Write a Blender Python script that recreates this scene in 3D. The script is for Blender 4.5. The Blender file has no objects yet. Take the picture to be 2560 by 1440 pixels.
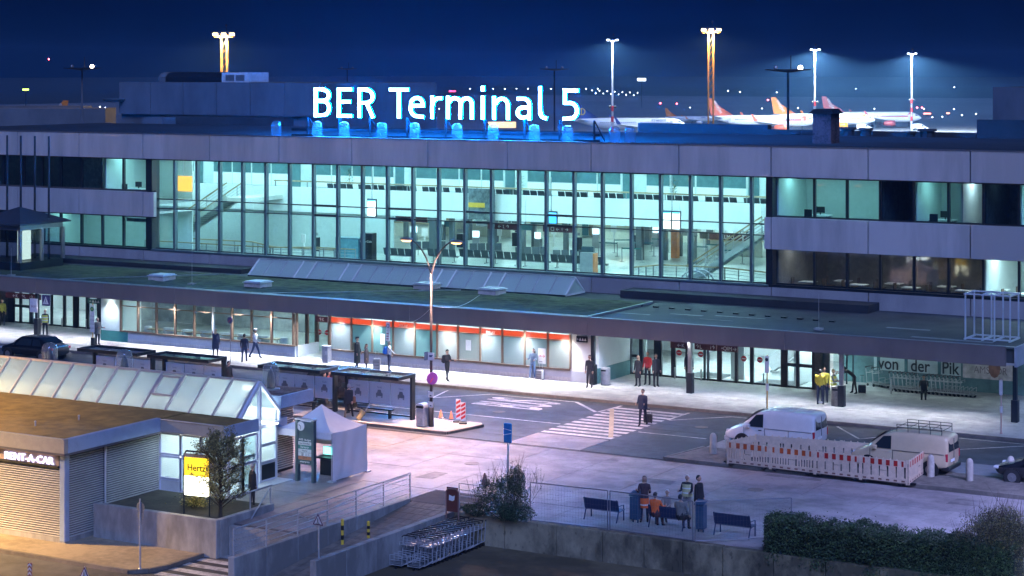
import bpy, bmesh, math, random
from mathutils import Vector, Matrix, Euler
R = math.radians
rnd = random.Random(7)
sc = bpy.context.scene
COL = sc.collection
# ---------------------------------------------------------------- camera
F, TH, HOR, CH = 5000.0, R(30.15), 175.0, 17.5      # focal length in photo pixels, yaw, horizon row, eye height
cam = bpy.data.objects.new('camera', bpy.data.cameras.new('camera'))
COL.objects.link(cam)
cam.location = (0, 0, CH)
cam.rotation_euler = (R(90), 0, TH)
cam.data.sensor_width = 36
cam.data.lens = 36 * F / 2560
cam.data.shift_y = (HOR - 720) / 2560
cam.data.clip_start = 1
cam.data.clip_end = 9000
sc.camera = cam
# ---------------------------------------------------------------- night sky
world = bpy.data.worlds.new('World')
sc.world = world
world.use_nodes = True
wn = world.node_tree
sky = wn.nodes.new('ShaderNodeTexSky')
sky.sky_type = 'NISHITA'
sky.sun_disc = False
SUN_EL, SUN_AZ = R(38), R(150)                        # direction the sky-glow key light comes from
sky.sun_elevation = R(-4)
sky.sun_rotation = SUN_AZ
sky.air_density = 1.0
sky.dust_density = 0.2
sky.ozone_density = 6.0
tint = wn.nodes.new('ShaderNodeMix'); tint.data_type = 'RGBA'; tint.blend_type = 'MULTIPLY'
tint.inputs[0].default_value = 1.0
tint.inputs[7].default_value = (0.25, 0.55, 1.0, 1)
add = wn.nodes.new('ShaderNodeMix'); add.data_type = 'RGBA'; add.blend_type = 'ADD'
add.inputs[0].default_value = 1.0
add.inputs[7].default_value = (0.0, 0.007, 0.06, 1)
bg = wn.nodes['Background']
wn.links.new(sky.outputs[0], tint.inputs[6])
wn.links.new(tint.outputs[2], add.inputs[6])
wn.links.new(add.outputs[2], bg.inputs[0])
bg.inputs[1].default_value = 0.10
# moonlit / sky-glow key from behind the camera's right shoulder
sl = bpy.data.lights.new('sky_glow_sun', 'SUN')
sl.energy = 0.74; sl.angle = R(25); sl.color = (0.27, 0.40, 0.97)
so = bpy.data.objects.new('sky_glow_sun', sl); COL.objects.link(so)
sd = Vector((0.45, -0.62, 0.64)).normalized()        # towards the light
so.rotation_euler = sd.to_track_quat('Z', 'Y').to_euler()
sc.view_settings.view_transform = 'Standard'
sc.view_settings.look = 'None'
sc.view_settings.exposure = 2.0
sc.view_settings.gamma = 1
sc.view_settings.use_curve_mapping = False
sc.render.engine = 'CYCLES'
sc.cycles.max_bounces = 6
sc.cycles.diffuse_bounces = 2
sc.cycles.glossy_bounces = 3
sc.cycles.transparent_max_bounces = 24
sc.cycles.transmission_bounces = 6
sc.cycles.sample_clamp_indirect = 4.0
sc.cycles.use_denoising = True
sc.cycles.caustics_reflective = False
sc.cycles.caustics_refractive = False
# ---------------------------------------------------------------- photo pixel -> place
def ray(x, y):
    t, v = (x - 1280) / F, (y - HOR) / F
    return Vector((-math.sin(TH) + t * math.cos(TH), math.cos(TH) + t * math.sin(TH), -v))
def G(x, y, z=0.0):                                   # where that sight line meets the level z
    d = ray(x, y); s = (z - CH) / d.z
    return Vector((d.x * s, d.y * s, z))
def PY(x, y, Y):                                      # ... meets the plane Y (parallel to the terminal front)
    d = ray(x, y); s = Y / d.y
    return Vector((d.x * s, Y, CH + d.z * s))
def PXX(x, y, X):
    d = ray(x, y); s = X / d.x
    return Vector((X, d.y * s, CH + d.z * s))
def PD(x, y, s):                                      # ... at the depth s (metres along the view axis)
    d = ray(x, y); return Vector((d.x * s, d.y * s, CH + d.z * s))
# ---------------------------------------------------------------- materials
MATS = {}
def M(name, col, rough=0.6, metal=0.0, var=0.12, scale=3.0, bump=0.0, spec=0.5, coat=0.0, trans=0.0, stretch=None, spots=0.0):
    if name in MATS: return MATS[name]
    m = bpy.data.materials.new(name); m.use_nodes = True
    nt = m.node_tree; b = nt.nodes['Principled BSDF']
    b.inputs['Roughness'].default_value = rough
    b.inputs['Metallic'].default_value = metal
    b.inputs['Specular IOR Level'].default_value = spec
    b.inputs['Coat Weight'].default_value = coat
    c = (col[0], col[1], col[2], 1)
    b.inputs['Base Color'].default_value = c
    if var > 0:
        tc = nt.nodes.new('ShaderNodeNewGeometry')
        mp = nt.nodes.new('ShaderNodeMapping')
        if stretch: mp.inputs['Scale'].default_value = stretch
        n1 = nt.nodes.new('ShaderNodeTexNoise'); n1.inputs['Scale'].default_value = scale; n1.inputs['Detail'].default_value = 6; n1.inputs['Roughness'].default_value = 0.65
        n2 = nt.nodes.new('ShaderNodeTexNoise'); n2.inputs['Scale'].default_value = scale * 0.13; n2.inputs['Detail'].default_value = 3
        ad = nt.nodes.new('ShaderNodeMath'); ad.operation = 'ADD'
        rp = nt.nodes.new('ShaderNodeValToRGB')
        rp.color_ramp.elements[0].position = 0.72; rp.color_ramp.elements[1].position = 1.28 if False else 1.0
        rp.color_ramp.elements[0].color = (c[0] * (1 - var), c[1] * (1 - var), c[2] * (1 - var), 1)
        rp.color_ramp.elements[1].color = (min(1, c[0] * (1 + var)), min(1, c[1] * (1 + var)), min(1, c[2] * (1 + var)), 1)
        nt.links.new(tc.outputs['Position'], mp.inputs[0])
        nt.links.new(mp.outputs[0], n1.inputs['Vector']); nt.links.new(mp.outputs[0], n2.inputs['Vector'])
        nt.links.new(n1.outputs['Fac'], ad.inputs[0]); nt.links.new(n2.outputs['Fac'], ad.inputs[1])
        sb = nt.nodes.new('ShaderNodeMath'); sb.operation = 'MULTIPLY_ADD'; sb.inputs[1].default_value = 0.9; sb.inputs[2].default_value = -0.05
        nt.links.new(ad.outputs[0], sb.inputs[0])
        nt.links.new(sb.outputs[0], rp.inputs[0])
        src = rp.outputs[0]
        if spots > 0:                                     # small dark stains and gum marks
            n3 = nt.nodes.new('ShaderNodeTexNoise'); n3.inputs['Scale'].default_value = 5.5; n3.inputs['Detail'].default_value = 2
            r3 = nt.nodes.new('ShaderNodeValToRGB'); r3.color_ramp.elements[0].position = 0.60; r3.color_ramp.elements[1].position = 0.72
            k3 = 1 - spots; r3.color_ramp.elements[0].color = (1, 1, 1, 1); r3.color_ramp.elements[1].color = (k3, k3, k3, 1)
            x3 = nt.nodes.new('ShaderNodeMix'); x3.data_type = 'RGBA'; x3.blend_type = 'MULTIPLY'; x3.inputs[0].default_value = 1.0
            nt.links.new(mp.outputs[0], n3.inputs['Vector']); nt.links.new(n3.outputs['Fac'], r3.inputs[0])
            nt.links.new(src, x3.inputs[6]); nt.links.new(r3.outputs[0], x3.inputs[7]); src = x3.outputs[2]
        nt.links.new(src, b.inputs['Base Color'])
        if bump > 0:
            bp = nt.nodes.new('ShaderNodeBump'); bp.inputs['Strength'].default_value = bump; bp.inputs['Distance'].default_value = 0.02
            nt.links.new(n1.outputs['Fac'], bp.inputs['Height']); nt.links.new(bp.outputs[0], b.inputs['Normal'])
    MATS[name] = m
    return m
def ME(name, col, strength):
    if name in MATS: return MATS[name]
    m = bpy.data.materials.new(name); m.use_nodes = True
    b = m.node_tree.nodes['Principled BSDF']
    b.inputs['Base Color'].default_value = (0.02, 0.02, 0.02, 1)
    b.inputs['Emission Color'].default_value = (col[0], col[1], col[2], 1)
    b.inputs['Emission Strength'].default_value = strength
    MATS[name] = m
    return m
def MGLASS(name, col=(1, 1, 1), refl=1.0, haze=0.0, hazecol=(0.7, 0.8, 0.8)):
    """clear pane: transparent + Fresnel reflection (+ a share of diffuse frosting)"""
    if name in MATS: return MATS[name]
    m = bpy.data.materials.new(name); m.use_nodes = True
    nt = m.node_tree; nt.nodes.remove(nt.nodes['Principled BSDF'])
    out = nt.nodes['Material Output']
    tr = nt.nodes.new('ShaderNodeBsdfTransparent'); tr.inputs[0].default_value = (*col, 1)
    gl = nt.nodes.new('ShaderNodeBsdfGlossy'); gl.inputs['Roughness'].default_value = 0.03; gl.inputs[0].default_value = (0.9 * refl, 0.9 * refl, 0.9 * refl, 1)
    fr = nt.nodes.new('ShaderNodeFresnel')
    ge = nt.nodes.new('ShaderNodeNewGeometry'); io = nt.nodes.new('ShaderNodeMath'); io.operation = 'MULTIPLY_ADD'    # same reflectance from both sides
    io.inputs[1].default_value = 1 / 1.5 - 1.5; io.inputs[2].default_value = 1.5
    nt.links.new(ge.outputs['Backfacing'], io.inputs[0]); nt.links.new(io.outputs[0], fr.inputs[0])
    mx = nt.nodes.new('ShaderNodeMixShader')
    nt.links.new(fr.outputs[0], mx.inputs[0]); nt.links.new(gl.outputs[0], mx.inputs[2])
    if haze > 0:
        df = nt.nodes.new('ShaderNodeBsdfDiffuse'); df.inputs[0].default_value = (*hazecol, 1)
        tl = nt.nodes.new('ShaderNodeBsdfTranslucent'); tl.inputs[0].default_value = (*hazecol, 1)
        m0 = nt.nodes.new('ShaderNodeMixShader'); m0.inputs[0].default_value = 0.5
        nt.links.new(df.outputs[0], m0.inputs[1]); nt.links.new(tl.outputs[0], m0.inputs[2])
        m2 = nt.nodes.new('ShaderNodeMixShader'); m2.inputs[0].default_value = haze
        nt.links.new(tr.outputs[0], m2.inputs[1]); nt.links.new(m0.outputs[0], m2.inputs[2])
        nt.links.new(m2.outputs[0], mx.inputs[1])
    else:
        nt.links.new(tr.outputs[0], mx.inputs[1])
    nt.links.new(mx.outputs[0], out.inputs[0])
    MATS[name] = m
    return m
# ---------------------------------------------------------------- mesh builder
class MB:
    def __init__(s): s.v = []; s.f = []; s.m = []; s.cur = 0
    def add(s, vs, fs):
        o = len(s.v); s.v += [tuple(p) for p in vs]; s.f += [tuple(i + o for i in f) for f in fs]; s.m += [s.cur] * len(fs); return s
    def box(s, x0, x1, y0, y1, z0, z1):
        vs = [(x, y, z) for z in (z0, z1) for y in (y0, y1) for x in (x0, x1)]
        return s.add(vs, [(0, 2, 3, 1), (4, 5, 7, 6), (0, 1, 5, 4), (2, 6, 7, 3), (0, 4, 6, 2), (1, 3, 7, 5)])
    def cbox(s, c, d, rz=0.0):
        ca, sa = math.cos(rz), math.sin(rz); o = []
        for z in (-1, 1):
            for y in (-1, 1):
                for x in (-1, 1):
                    a, b = x * d[0] / 2, y * d[1] / 2
                    o.append((c[0] + a * ca - b * sa, c[1] + a * sa + b * ca, c[2] + z * d[2] / 2))
        return s.add(o, [(0, 2, 3, 1), (4, 5, 7, 6), (0, 1, 5, 4), (2, 6, 7, 3), (0, 4, 6, 2), (1, 3, 7, 5)])
    def bar(s, p, q, w, h=None, up=(0, 0, 1)):          # rectangular bar from p to q
        h = h or w; p, q = Vector(p), Vector(q); d = (q - p).normalized(); u = Vector(up)
        if abs(d.dot(u)) > 0.98: u = Vector((0, 1, 0))
        a = d.cross(u).normalized() * w / 2; b = a.cross(d).normalized() * h / 2
        vs = [p - a - b, p + a - b, p + a + b, p - a + b, q - a - b, q + a - b, q + a + b, q - a + b]
        return s.add(vs, [(0, 3, 2, 1), (4, 5, 6, 7), (0, 1, 5, 4), (1, 2, 6, 5), (2, 3, 7, 6), (3, 0, 4, 7)])
    def tube(s, p, q, r0, r1=None, n=8, cap=True):
        r1 = r0 if r1 is None else r1; p, q = Vector(p), Vector(q); d = (q - p).normalized()
        u = Vector((0, 0, 1)) if abs(d.z) < 0.95 else Vector((1, 0, 0))
        a = d.cross(u).normalized(); b = d.cross(a)
        vs = []
        for i in range(n):
            w = 2 * math.pi * i / n; e = a * math.cos(w) + b * math.sin(w)
            vs += [p + e * r0, q + e * r1]
        fs = [(2 * i, 2 * i + 1, (2 * i + 3) % (2 * n), (2 * i + 2) % (2 * n)) for i in range(n)]
        if cap: fs += [tuple(range(0, 2 * n, 2)), tuple(range(2 * n - 1, 0, -2))]
        return s.add(vs, fs)
    def path(s, pts, r, n=6):                            # bent round bar
        for a, b in zip(pts[:-1], pts[1:]): s.tube(a, b, r, r, n)
        return s
    def lathe(s, c, prof, n=16, closed=True):            # prof: list of (radius, z)
        vs = []; k = len(prof)
        for i in range(n):
            w = 2 * math.pi * i / n
            for r, z in prof: vs.append((c[0] + r * math.cos(w), c[1] + r * math.sin(w), c[2] + z))
        fs = []
        for i in range(n):
            j = (i + 1) % n
            for t in range(k - 1): fs.append((i * k + t, j * k + t, j * k + t + 1, i * k + t + 1))
        if closed:
            if prof[0][0] > 1e-4: fs.append(tuple(i * k for i in range(n - 1, -1, -1)))
            if prof[-1][0] > 1e-4: fs.append(tuple(i * k + k - 1 for i in range(n)))
        return s.add(vs, fs)
    def prism(s, poly, z0, z1):                          # vertical prism over an xy polygon (ccw)
        n = len(poly); vs = [(x, y, z0) for x, y in poly] + [(x, y, z1) for x, y in poly]
        return s.add(vs, [tuple(range(n - 1, -1, -1)), tuple(range(n, 2 * n))] + [(i, (i + 1) % n, n + (i + 1) % n, n + i) for i in range(n)])
    def ext(s, poly, axis, a, b):                        # polygon extruded along axis ('x' or 'y'); poly in the other two
        n = len(poly)
        mk = (lambda p, t: (t, p[0], p[1])) if axis == 'x' else (lambda p, t: (p[0], t, p[1]))
        vs = [mk(p, a) for p in poly] + [mk(p, b) for p in poly]
        return s.add(vs, [tuple(range(n - 1, -1, -1)), tuple(range(n, 2 * n))] + [(i, (i + 1) % n, n + (i + 1) % n, n + i) for i in range(n)])
    def quad(s, *p): return s.add(p, [tuple(range(len(p)))])
    def ball(s, c, r, n=10, k=6):
        r = r if hasattr(r, '__len__') else (r, r, r); vs = [(c[0], c[1], c[2] - r[2])]
        for j in range(1, k):
            a = -math.pi / 2 + math.pi * j / k
            for i in range(n):
                w = 2 * math.pi * i / n
                vs.append((c[0] + r[0] * math.cos(a) * math.cos(w), c[1] + r[1] * math.cos(a) * math.sin(w), c[2] + r[2] * math.sin(a)))
        vs.append((c[0], c[1], c[2] + r[2])); t = len(vs) - 1; fs = []
        for i in range(n): fs.append((0, 1 + (i + 1) % n, 1 + i)); fs.append((t, t - n + i, t - n + (i + 1) % n))
        for j in range(k - 2):
            for i in range(n):
                a = 1 + j * n + i; b = 1 + j * n + (i + 1) % n; fs.append((a, b, b + n, a + n))
        return s.add(vs, fs)
    def xf(s, mat, start=0):
        for i in range(start, len(s.v)): s.v[i] = tuple(mat @ Vector(s.v[i]))
        return s
    def mesh(s, name, mats, smooth=False):
        me = bpy.data.meshes.new(name); me.from_pydata(s.v, [], s.f)
        for m in (mats if isinstance(mats, (list, tuple)) else [mats]): me.materials.append(m)
        if any(s.m): me.polygons.foreach_set('material_index', s.m)
        if smooth: me.polygons.foreach_set('use_smooth', [True] * len(me.polygons))
        me.update(); return me
    def build(s, name, mats, parent=None, smooth=False, bevel=0.0, world=True, auto=None):
        """one mesh object; with a parent, world coordinates are made local to it"""
        if parent is not None and world:
            inv = pmat(parent).inverted()
            s.xf(inv)
        elif parent is None and world and s.v:
            pass
        me = s.mesh(name, mats, smooth)
        if bevel > 0:
            bm = bmesh.new(); bm.from_mesh(me)
            bmesh.ops.remove_doubles(bm, verts=bm.verts, dist=1e-5)
            es = [e for e in bm.edges if len(e.link_faces) == 2 and e.calc_face_angle(0) > 0.5]
            bmesh.ops.bevel(bm, geom=es, offset=bevel, segments=1, affect='EDGES', clamp_overlap=True)
            bm.to_mesh(me); bm.free()
        if auto: 
            me.polygons.foreach_set('use_smooth', [True] * len(me.polygons))
            me.set_sharp_from_angle(angle=R(auto))
        return link(name, me, parent)
WM = {}
def pmat(o):
    return WM[o.name]
def link(name, me, parent=None, loc=None, rz=0.0, kind=None):
    o = bpy.data.objects.new(name, me); COL.objects.link(o)
    if loc is not None: o.location = loc
    o.rotation_euler = (0, 0, rz)
    if parent is not None: o.parent = parent
    lm = Matrix.LocRotScale(o.location, o.rotation_euler, None)
    WM[o.name] = (pmat(parent) @ lm) if parent is not None else lm
    if kind: o['kind'] = kind
    return o
def tag(o, label=None, cat=None, group=None, kind=None):
    if label: o['label'] = label
    if cat: o['category'] = cat
    if group: o['group'] = group
    if kind: o['kind'] = kind
    return o
def thing(name, label, cat, loc=(0, 0, 0), rz=0.0, group=None):
    return tag(link(name, None, None, Vector(loc), rz), label, cat, group)
def struct(name, mb, mats, bevel=0.0, parent=None):
    o = mb.build(name, mats, parent, bevel=bevel)
    if parent is None: o['kind'] = 'structure'
    return o
def single(name, mb, mats, label, cat, group=None, base=None, smooth=False, bevel=0.0, auto=None):
    """a thing that is one mesh; vertices given in world coordinates, origin moved to base"""
    if base is not None:
        s = Vector(base); mb.v = [(p[0] - s.x, p[1] - s.y, p[2] - s.z) for p in mb.v]
    o = mb.build(name, mats, None, smooth=smooth, bevel=bevel, auto=auto)
    if base is not None: o.location = s; WM[o.name] = Matrix.Translation(s)
    return tag(o, label, cat, group)
def dup(root, loc, rz=0.0, label=None, group=None, mats=None):
    def cp(o, par):
        c = o.copy(); COL.objects.link(c); c.parent = par
        for ch in o.children: cp(ch, c)
        return c
    r = cp(root, None); r.location = loc; r.rotation_euler = (0, 0, rz)
    if label: r['label'] = label
    if group: r['group'] = group
    return r
def pieces(name, me, parent, locs, rz=0.0):
    """alike pieces that share one mesh, children of parent; locs in the parent's own coordinates"""
    out = []
    for l in locs:
        o = bpy.data.objects.new(name, me); COL.objects.link(o); o.parent = parent; o.location = l
        o.rotation_euler = (0, 0, rz); out.append(o)
    return out
_tx = {}
def text_mb(s, size=1.0, ext=0.0, align='LEFT', bold=0.0, sx=1.0, space=1.0):
    """lettering as a mesh in the xz plane (x right, z up), front towards -y"""
    cu = bpy.data.curves.new('t', 'FONT'); cu.body = s; cu.size = size; cu.align_x = align; cu.extrude = ext; cu.offset = bold
    cu.space_character = space; cu.resolution_u = 3
    ob = bpy.data.objects.new('t', cu); COL.objects.link(ob)
    dg = bpy.context.evaluated_depsgraph_get(); dg.update()
    me = ob.evaluated_get(dg).to_mesh()
    mb = MB(); mb.add([(v.co.x * sx, -v.co.z, v.co.y) for v in me.vertices], [tuple(p.vertices) for p in me.polygons])
    ob.evaluated_get(dg).to_mesh_clear()
    bpy.data.objects.remove(ob); bpy.data.curves.remove(cu)
    return mb
def lamp(kind, name, loc, energy, col, parent=None, size=0.1, spot=None, blend=0.5, aim=None):
    l = bpy.data.lights.new(name, kind); l.energy = energy; l.color = col
    if kind in ('POINT', 'SPOT'): l.shadow_soft_size = size
    if kind == 'SPOT': l.spot_size = spot; l.spot_blend = blend
    o = bpy.data.objects.new(name, l); COL.objects.link(o)
    p = Vector(loc)
    if parent is not None:
        o.parent = parent; p = pmat(parent).inverted() @ p
    o.location = p
    if aim is not None: 
        d = Vector(loc) - Vector(aim)
        o.rotation_euler = d.to_track_quat('Z', 'Y').to_euler()
    return o
# ================================================================ shared materials
m_asphalt = M('asphalt', (0.05, 0.052, 0.06), 0.7, var=0.45, scale=0.9, bump=0.3, spots=0.25)
m_asphalt2 = M('asphalt_worn', (0.085, 0.085, 0.09), 0.8, var=0.3, scale=1.2, bump=0.3)
m_slab = M('plaza_concrete', (0.25, 0.22, 0.22), 0.62, var=0.36, scale=0.7, bump=0.15, spots=0.3)
m_joint = M('joint_filler', (0.07, 0.06, 0.06), 0.9, var=0.2)
m_pave = M('pavement_concrete', (0.36, 0.36, 0.35), 0.65, var=0.26, scale=1.1, bump=0.15, spots=0.22)
m_kerb = M('kerb_stone', (0.16, 0.14, 0.12), 0.8, var=0.25, scale=2.5, bump=0.3)
m_line = M('road_paint', (0.46, 0.44, 0.42), 0.6, var=0.4, scale=5, spots=0.3)
m_conc = M('cast_concrete', (0.30, 0.30, 0.29), 0.8, var=0.3, scale=1.6, bump=0.35, stretch=(1, 1, 0.4))
m_oldconc = M('weathered_concrete', (0.22, 0.19, 0.125), 0.85, var=0.6, scale=1.1, bump=0.5, spots=0.45, stretch=(1, 1, .6))  # weathered concrete, with the warm lamp's olive cast put into the colour
m_sand = M('sandy_path', (0.28, 0.23, 0.16), 0.9, var=0.2, scale=3, bump=0.4)
m_earth = M('dark_earth', (0.05, 0.045, 0.03), 0.95, var=0.3, scale=5, bump=0.5)
m_apron = M('apron_concrete', (0.20, 0.20, 0.21), 0.7, var=0.15, scale=0.05)
m_field = M('night_field', (0.03, 0.035, 0.03), 0.95, var=0.3, scale=0.02)
m_white = M('white_paint', (0.74, 0.74, 0.74), 0.45, var=0.06)
m_grey = M('grey_steel', (0.33, 0.34, 0.36), 0.35, 0.7, var=0.1)
m_galv = M('galvanised_steel', (0.50, 0.51, 0.53), 0.38, 0.35, var=0.12, scale=8)
m_dark = M('dark_frame', (0.022, 0.028, 0.036), 0.4, 0.3, var=0.1)
m_black = M('black_plastic', (0.012, 0.012, 0.014), 0.45, var=0.1)
m_red = M('red_paint', (0.55, 0.03, 0.03), 0.45, var=0.1)
m_yel = M('yellow_paint', (0.75, 0.52, 0.06), 0.5, var=0.1)
m_blue = M('blue_vinyl', (0.02, 0.20, 0.50), 0.35, var=0.15)
# ================================================================ terrain and levels
struct('ground', MB().box(-4000, 4000, -200, 6000, -4.6, -4.3), m_field)
struct('apron', MB().box(-900, 300, 330, 1500, -4.2, -4.02), m_apron)
LOW = -1.1
struct('lower_road', MB().box(-90, 20, 20, 67.1, -1.5, -1.16), m_asphalt2)
struct('lower_yard', MB().box(-41.65, 10, 45, 67.1, -1.4, LOW), M('yard_concrete', (0.13, 0.105, 0.06), 0.8, var=0.35, scale=0.7, bump=0.3))  # yard concrete colour also carries the warm lamplight
# lower path in front of the car rental office, with its kerb
sw = MB().prism([(-80, 57.05), (-49.6, 57.05), (-49.05, 57.5), (-48.85, 58.3), (-48.85, 61.4), (-54.3, 61.4), (-54.3, 70), (-80, 70)], -1.3, -1.05)
struct('lower_path', sw, m_sand)
k = MB().box(-80, -49.5, 56.87, 57.03, -1.3, -1.02)
for a, b in zip([(-49.5, 56.95), (-49.0, 57.45), (-48.77, 58.3), (-48.77, 61.3)][:-1], [(-49.5, 56.95), (-49.0, 57.45), (-48.77, 58.3), (-48.77, 61.3)][1:]):
    k.bar((*a, -1.16), (*b, -1.16), 0.15, 0.28)
struct('lower_kerb', k, m_kerb)
for i in range(5):                                       # crossing stripes at the ramp foot
    y = 57.3 + i * 0.82
    struct('crossing_stripe', MB().box(-48.6, -44.9, y, y + 0.42, -1.158, -1.150), m_line)
# plaza: dark bed with concrete slabs on it
pl = struct('plaza', MB().prism([(-64, 62.2), (-48.0, 62.2), (-48.0, 61.3), (-44.62, 61.3), (-44.62, 68.3), (-41.9, 68.3), (-41.9, 67.3), (-5, 67.3), (-5, 84.2), (-64, 84.2)], -1.4, -0.022), m_joint)
gx = [-44.85 + 3.44 * i for i in range(-5, 12)]
gy = [73.95 + 3.44 * i for i in range(-4, 3)]
cache = {}
def slab(x0, x1, y0, y1):
    if x1 - x0 < 0.15 or y1 - y0 < 0.15: return
    k = (round(x1 - x0, 2), round(y1 - y0, 2))
    if k not in cache: cache[k] = MB().box(-k[0] / 2, k[0] / 2, -k[1] / 2, k[1] / 2, -0.03, 0).mesh('slab', m_slab)
    pieces('slab', cache[k], pl, [((x0 + x1) / 2, (y0 + y1) / 2, rnd.uniform(-0.003, 0.003))])
for i in range(len(gx) - 1):
    for j in range(len(gy) - 1):
        x0, x1 = gx[i] + 0.012, gx[i + 1] - 0.012
        y0, y1 = gy[j] + 0.012, min(gy[j + 1] - 0.012, 81.12)
        if y1 <= 68.4 and x0 > -44.7 and x0 < -41.9: y0 = max(y0, 68.3)
        if x1 > -44.6: y0 = max(y0, 67.35)
        else: y0 = max(y0, 61.4 if x0 > -48.3 else 62.3)
        if x0 < -44.7 and y0 < 68.3 and x1 > -44.64: x1 = -44.64
        if y1 - y0 > 0.15: slab(x0, x1, y0, y1)
slab(-47.4, -43.55, 81.16, 84.1)
# road in front of the terminal
rd = MB().prism([(-125, 81.15), (-47.45, 81.15), (-47.45, 84.15), (-43.5, 84.15), (-43.5, 81.15), (-38.9, 81.15), (-38.9, 87.3), (-5, 87.3), (-5, 93.5), (-125, 93.5)], -0.3, -0.004)
struct('road', rd, m_asphalt)
struct('parking_lot', MB().box(-38.88, -5, 81.2, 87.28, -0.3, -0.006), M('lot_concrete', (0.22, 0.215, 0.22), 0.7, var=0.2, scale=0.8))
# raised islands
def island(name, poly):
    inner = MB().prism(poly, -0.2, 0.118)
    struct(name, inner, m_pave if name == 'shelter_island' else M('island_paving', (0.15, 0.13, 0.11), 0.85, var=0.3, scale=3, bump=0.4))
island('shelter_island', [(-125, 81.62), (-51.1, 81.62), (-50.6, 84.0), (-50.75, 84.45), (-125, 84.75)])
struct('island_kerb', MB().box(-125, -50.95, 81.42, 81.6, -0.2, 0.13).bar((-50.95, 81.5, -0.035), (-50.5, 84.1, -0.035), 0.14, 0.33), m_kerb)
island('barrier_island', [(-39.1, 81.25), (-5, 81.25), (-5, 84.3), (-38.6, 84.3)])
struct('barrier_kerb', MB().box(-39.2, -5, 81.05, 81.23, -0.2, 0.13).bar((-39.2, 81.13, -0.035), (-38.72, 84.3, -0.035), 0.14, 0.33), m_kerb)
# terminal pavement
struct('terminal_pavement', MB().box(-125, -5, 93.58, 112, -0.3, 0.118), m_pave)
struct('terminal_kerb', MB().box(-125, -5, 93.42, 93.56, -0.3, 0.13), m_kerb)
struct('guide_strip', MB().box(-125, -30, 97.15, 97.27, 0.1, 0.124), m_line)
# road markings
def mark(x0, y0, x1, y1, w=0.12):
    mb = MB(); a, b = Vector((x0, y0, 0)), Vector((x1, y1, 0)); d = (b - a).normalized(); n = Vector((-d.y, d.x, 0)) * w / 2
    mb.quad(a - n, b - n, b + n, a + n); mb.v = [(x, y, 0.002) for x, y, z in mb.v]
    struct('road_marking', mb, m_line)
mark(-66, 86.7, -47.6, 86.7); mark(-43.3, 86.7, -39.7, 86.7)
mark(-57.3, 90.2, -55.2, 92.75); mark(-55.2, 92.75, -50.0, 92.85); mark(-50.0, 92.85, -47.7, 90.65, 0.2); mark(-47.6, 90.7, -47.4, 93.0, 0.16)
mark(-57.3, 90.2, -57.9, 92.7); mark(-43.5, 90.4, -43.45, 92.8, 0.16); mark(-43.4, 90.35, -41.1, 92.85); mark(-41.1, 92.85, -36, 92.9)
mark(-33.4, 90.3, -31.6, 92.9); mark(-33.4, 90.3, -35.5, 92.9); mark(-31.6, 92.9, -24, 92.9); mark(-29.6, 89.0, -26, 92.6)
for i in range(4): mark(-39.6 + i * 0.06, 91.0 + i * 0.45, -37.2 + i * 0.06, 91.0 + i * 0.45, 0.22)
for i in range(11):                                      # zebra stripes, long axis along the road
    y = 84.35 + i * 0.77
    struct('zebra_stripe', MB().add([(-47.4, y, 0.002), (-43.55, y, 0.002), (-43.55, y + 0.4, 0.002), (-47.4, y + 0.4, 0.002)], [(0, 1, 2, 3)]), m_line)
yl = MB()                                                # yellow works line across the zebra
a, b = G(1530, 1022, 0.006), G(1527, 1094, 0.006); n = Vector((0.10, 0.06, 0))
yl.quad(a - n, b - n, b + n, a + n)
struct('works_line', yl, M('yellow_line', (0.45, 0.34, 0.18), 0.6, var=0.2))
bt = text_mb('BUS', 1.0, 0, bold=0.02)                   # BUS lane lettering, stretched along the road
xs = [p[0] for p in bt.v]; x0, x1 = min(xs), max(xs); zs = [p[2] for p in bt.v]; z0, z1 = min(zs), max(zs)
bt.v = [(-50.4 - 4.2 * (p[2] - z0) / (z1 - z0), 89.6 + 2.6 * (p[0] - x0) / (x1 - x0), 0.003) for p in bt.v]
struct('bus_lettering', bt, m_line)
# ================================================================ ramp and retaining walls
rp = struct('ramp', MB().add([(-44.3, 57.2, -1.13), (-42.0, 57.2, -1.13), (-42.0, 68.2, 0), (-44.3, 68.2, 0), (-44.3, 57.2, -1.5), (-42.0, 57.2, -1.5), (-42.0, 68.2, -1.5), (-44.3, 68.2, -1.5)],
       [(0, 1, 2, 3), (4, 7, 6, 5), (0, 4, 5, 1), (1, 5, 6, 2), (2, 6, 7, 3), (3, 7, 4, 0)]), m_joint)
pm = {}
for i in range(6):                                       # long paver courses running down the ramp
    for j in range(16):
        x0 = -44.28 + i * 0.378; y0 = 57.25 + j * 0.68
        zz = lambda y: -1.13 + 1.13 * (y - 57.2) / 11.0 + 0.012
        if 'r' not in pm:
            dz = zz(0.655) - zz(0)
            pm['r'] = MB().add([(0, 0, 0), (0.355, 0, 0), (0.355, 0.655, dz), (0, 0.655, dz), (0, 0, -.02), (0.355, 0, -.02), (0.355, 0.655, dz - .02), (0, 0.655, dz - .02)],
                               [(0, 1, 2, 3), (0, 4, 5, 1), (1, 5, 6, 2), (2, 6, 7, 3), (3, 7, 4, 0)]).mesh('paver', M('ramp_paver', (0.20, 0.17, 0.14), 0.85, var=0.3, scale=2.5, bump=0.3))
        pieces('paver', pm['r'], rp, [(x0, y0, zz(y0))])
w1 = thing('ramp_wall', 'low concrete wall carrying the steel handrail beside the ramp', 'wall', (-44.45, 62, 0))
for i in range(6):
    y0 = 56.6 + i * 1.92
    MB().box(-44.6, -44.32, y0 + 0.01, y0 + 1.9, -1.3, 0.12).build('wall_section', m_conc, w1, bevel=0.015)
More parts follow.
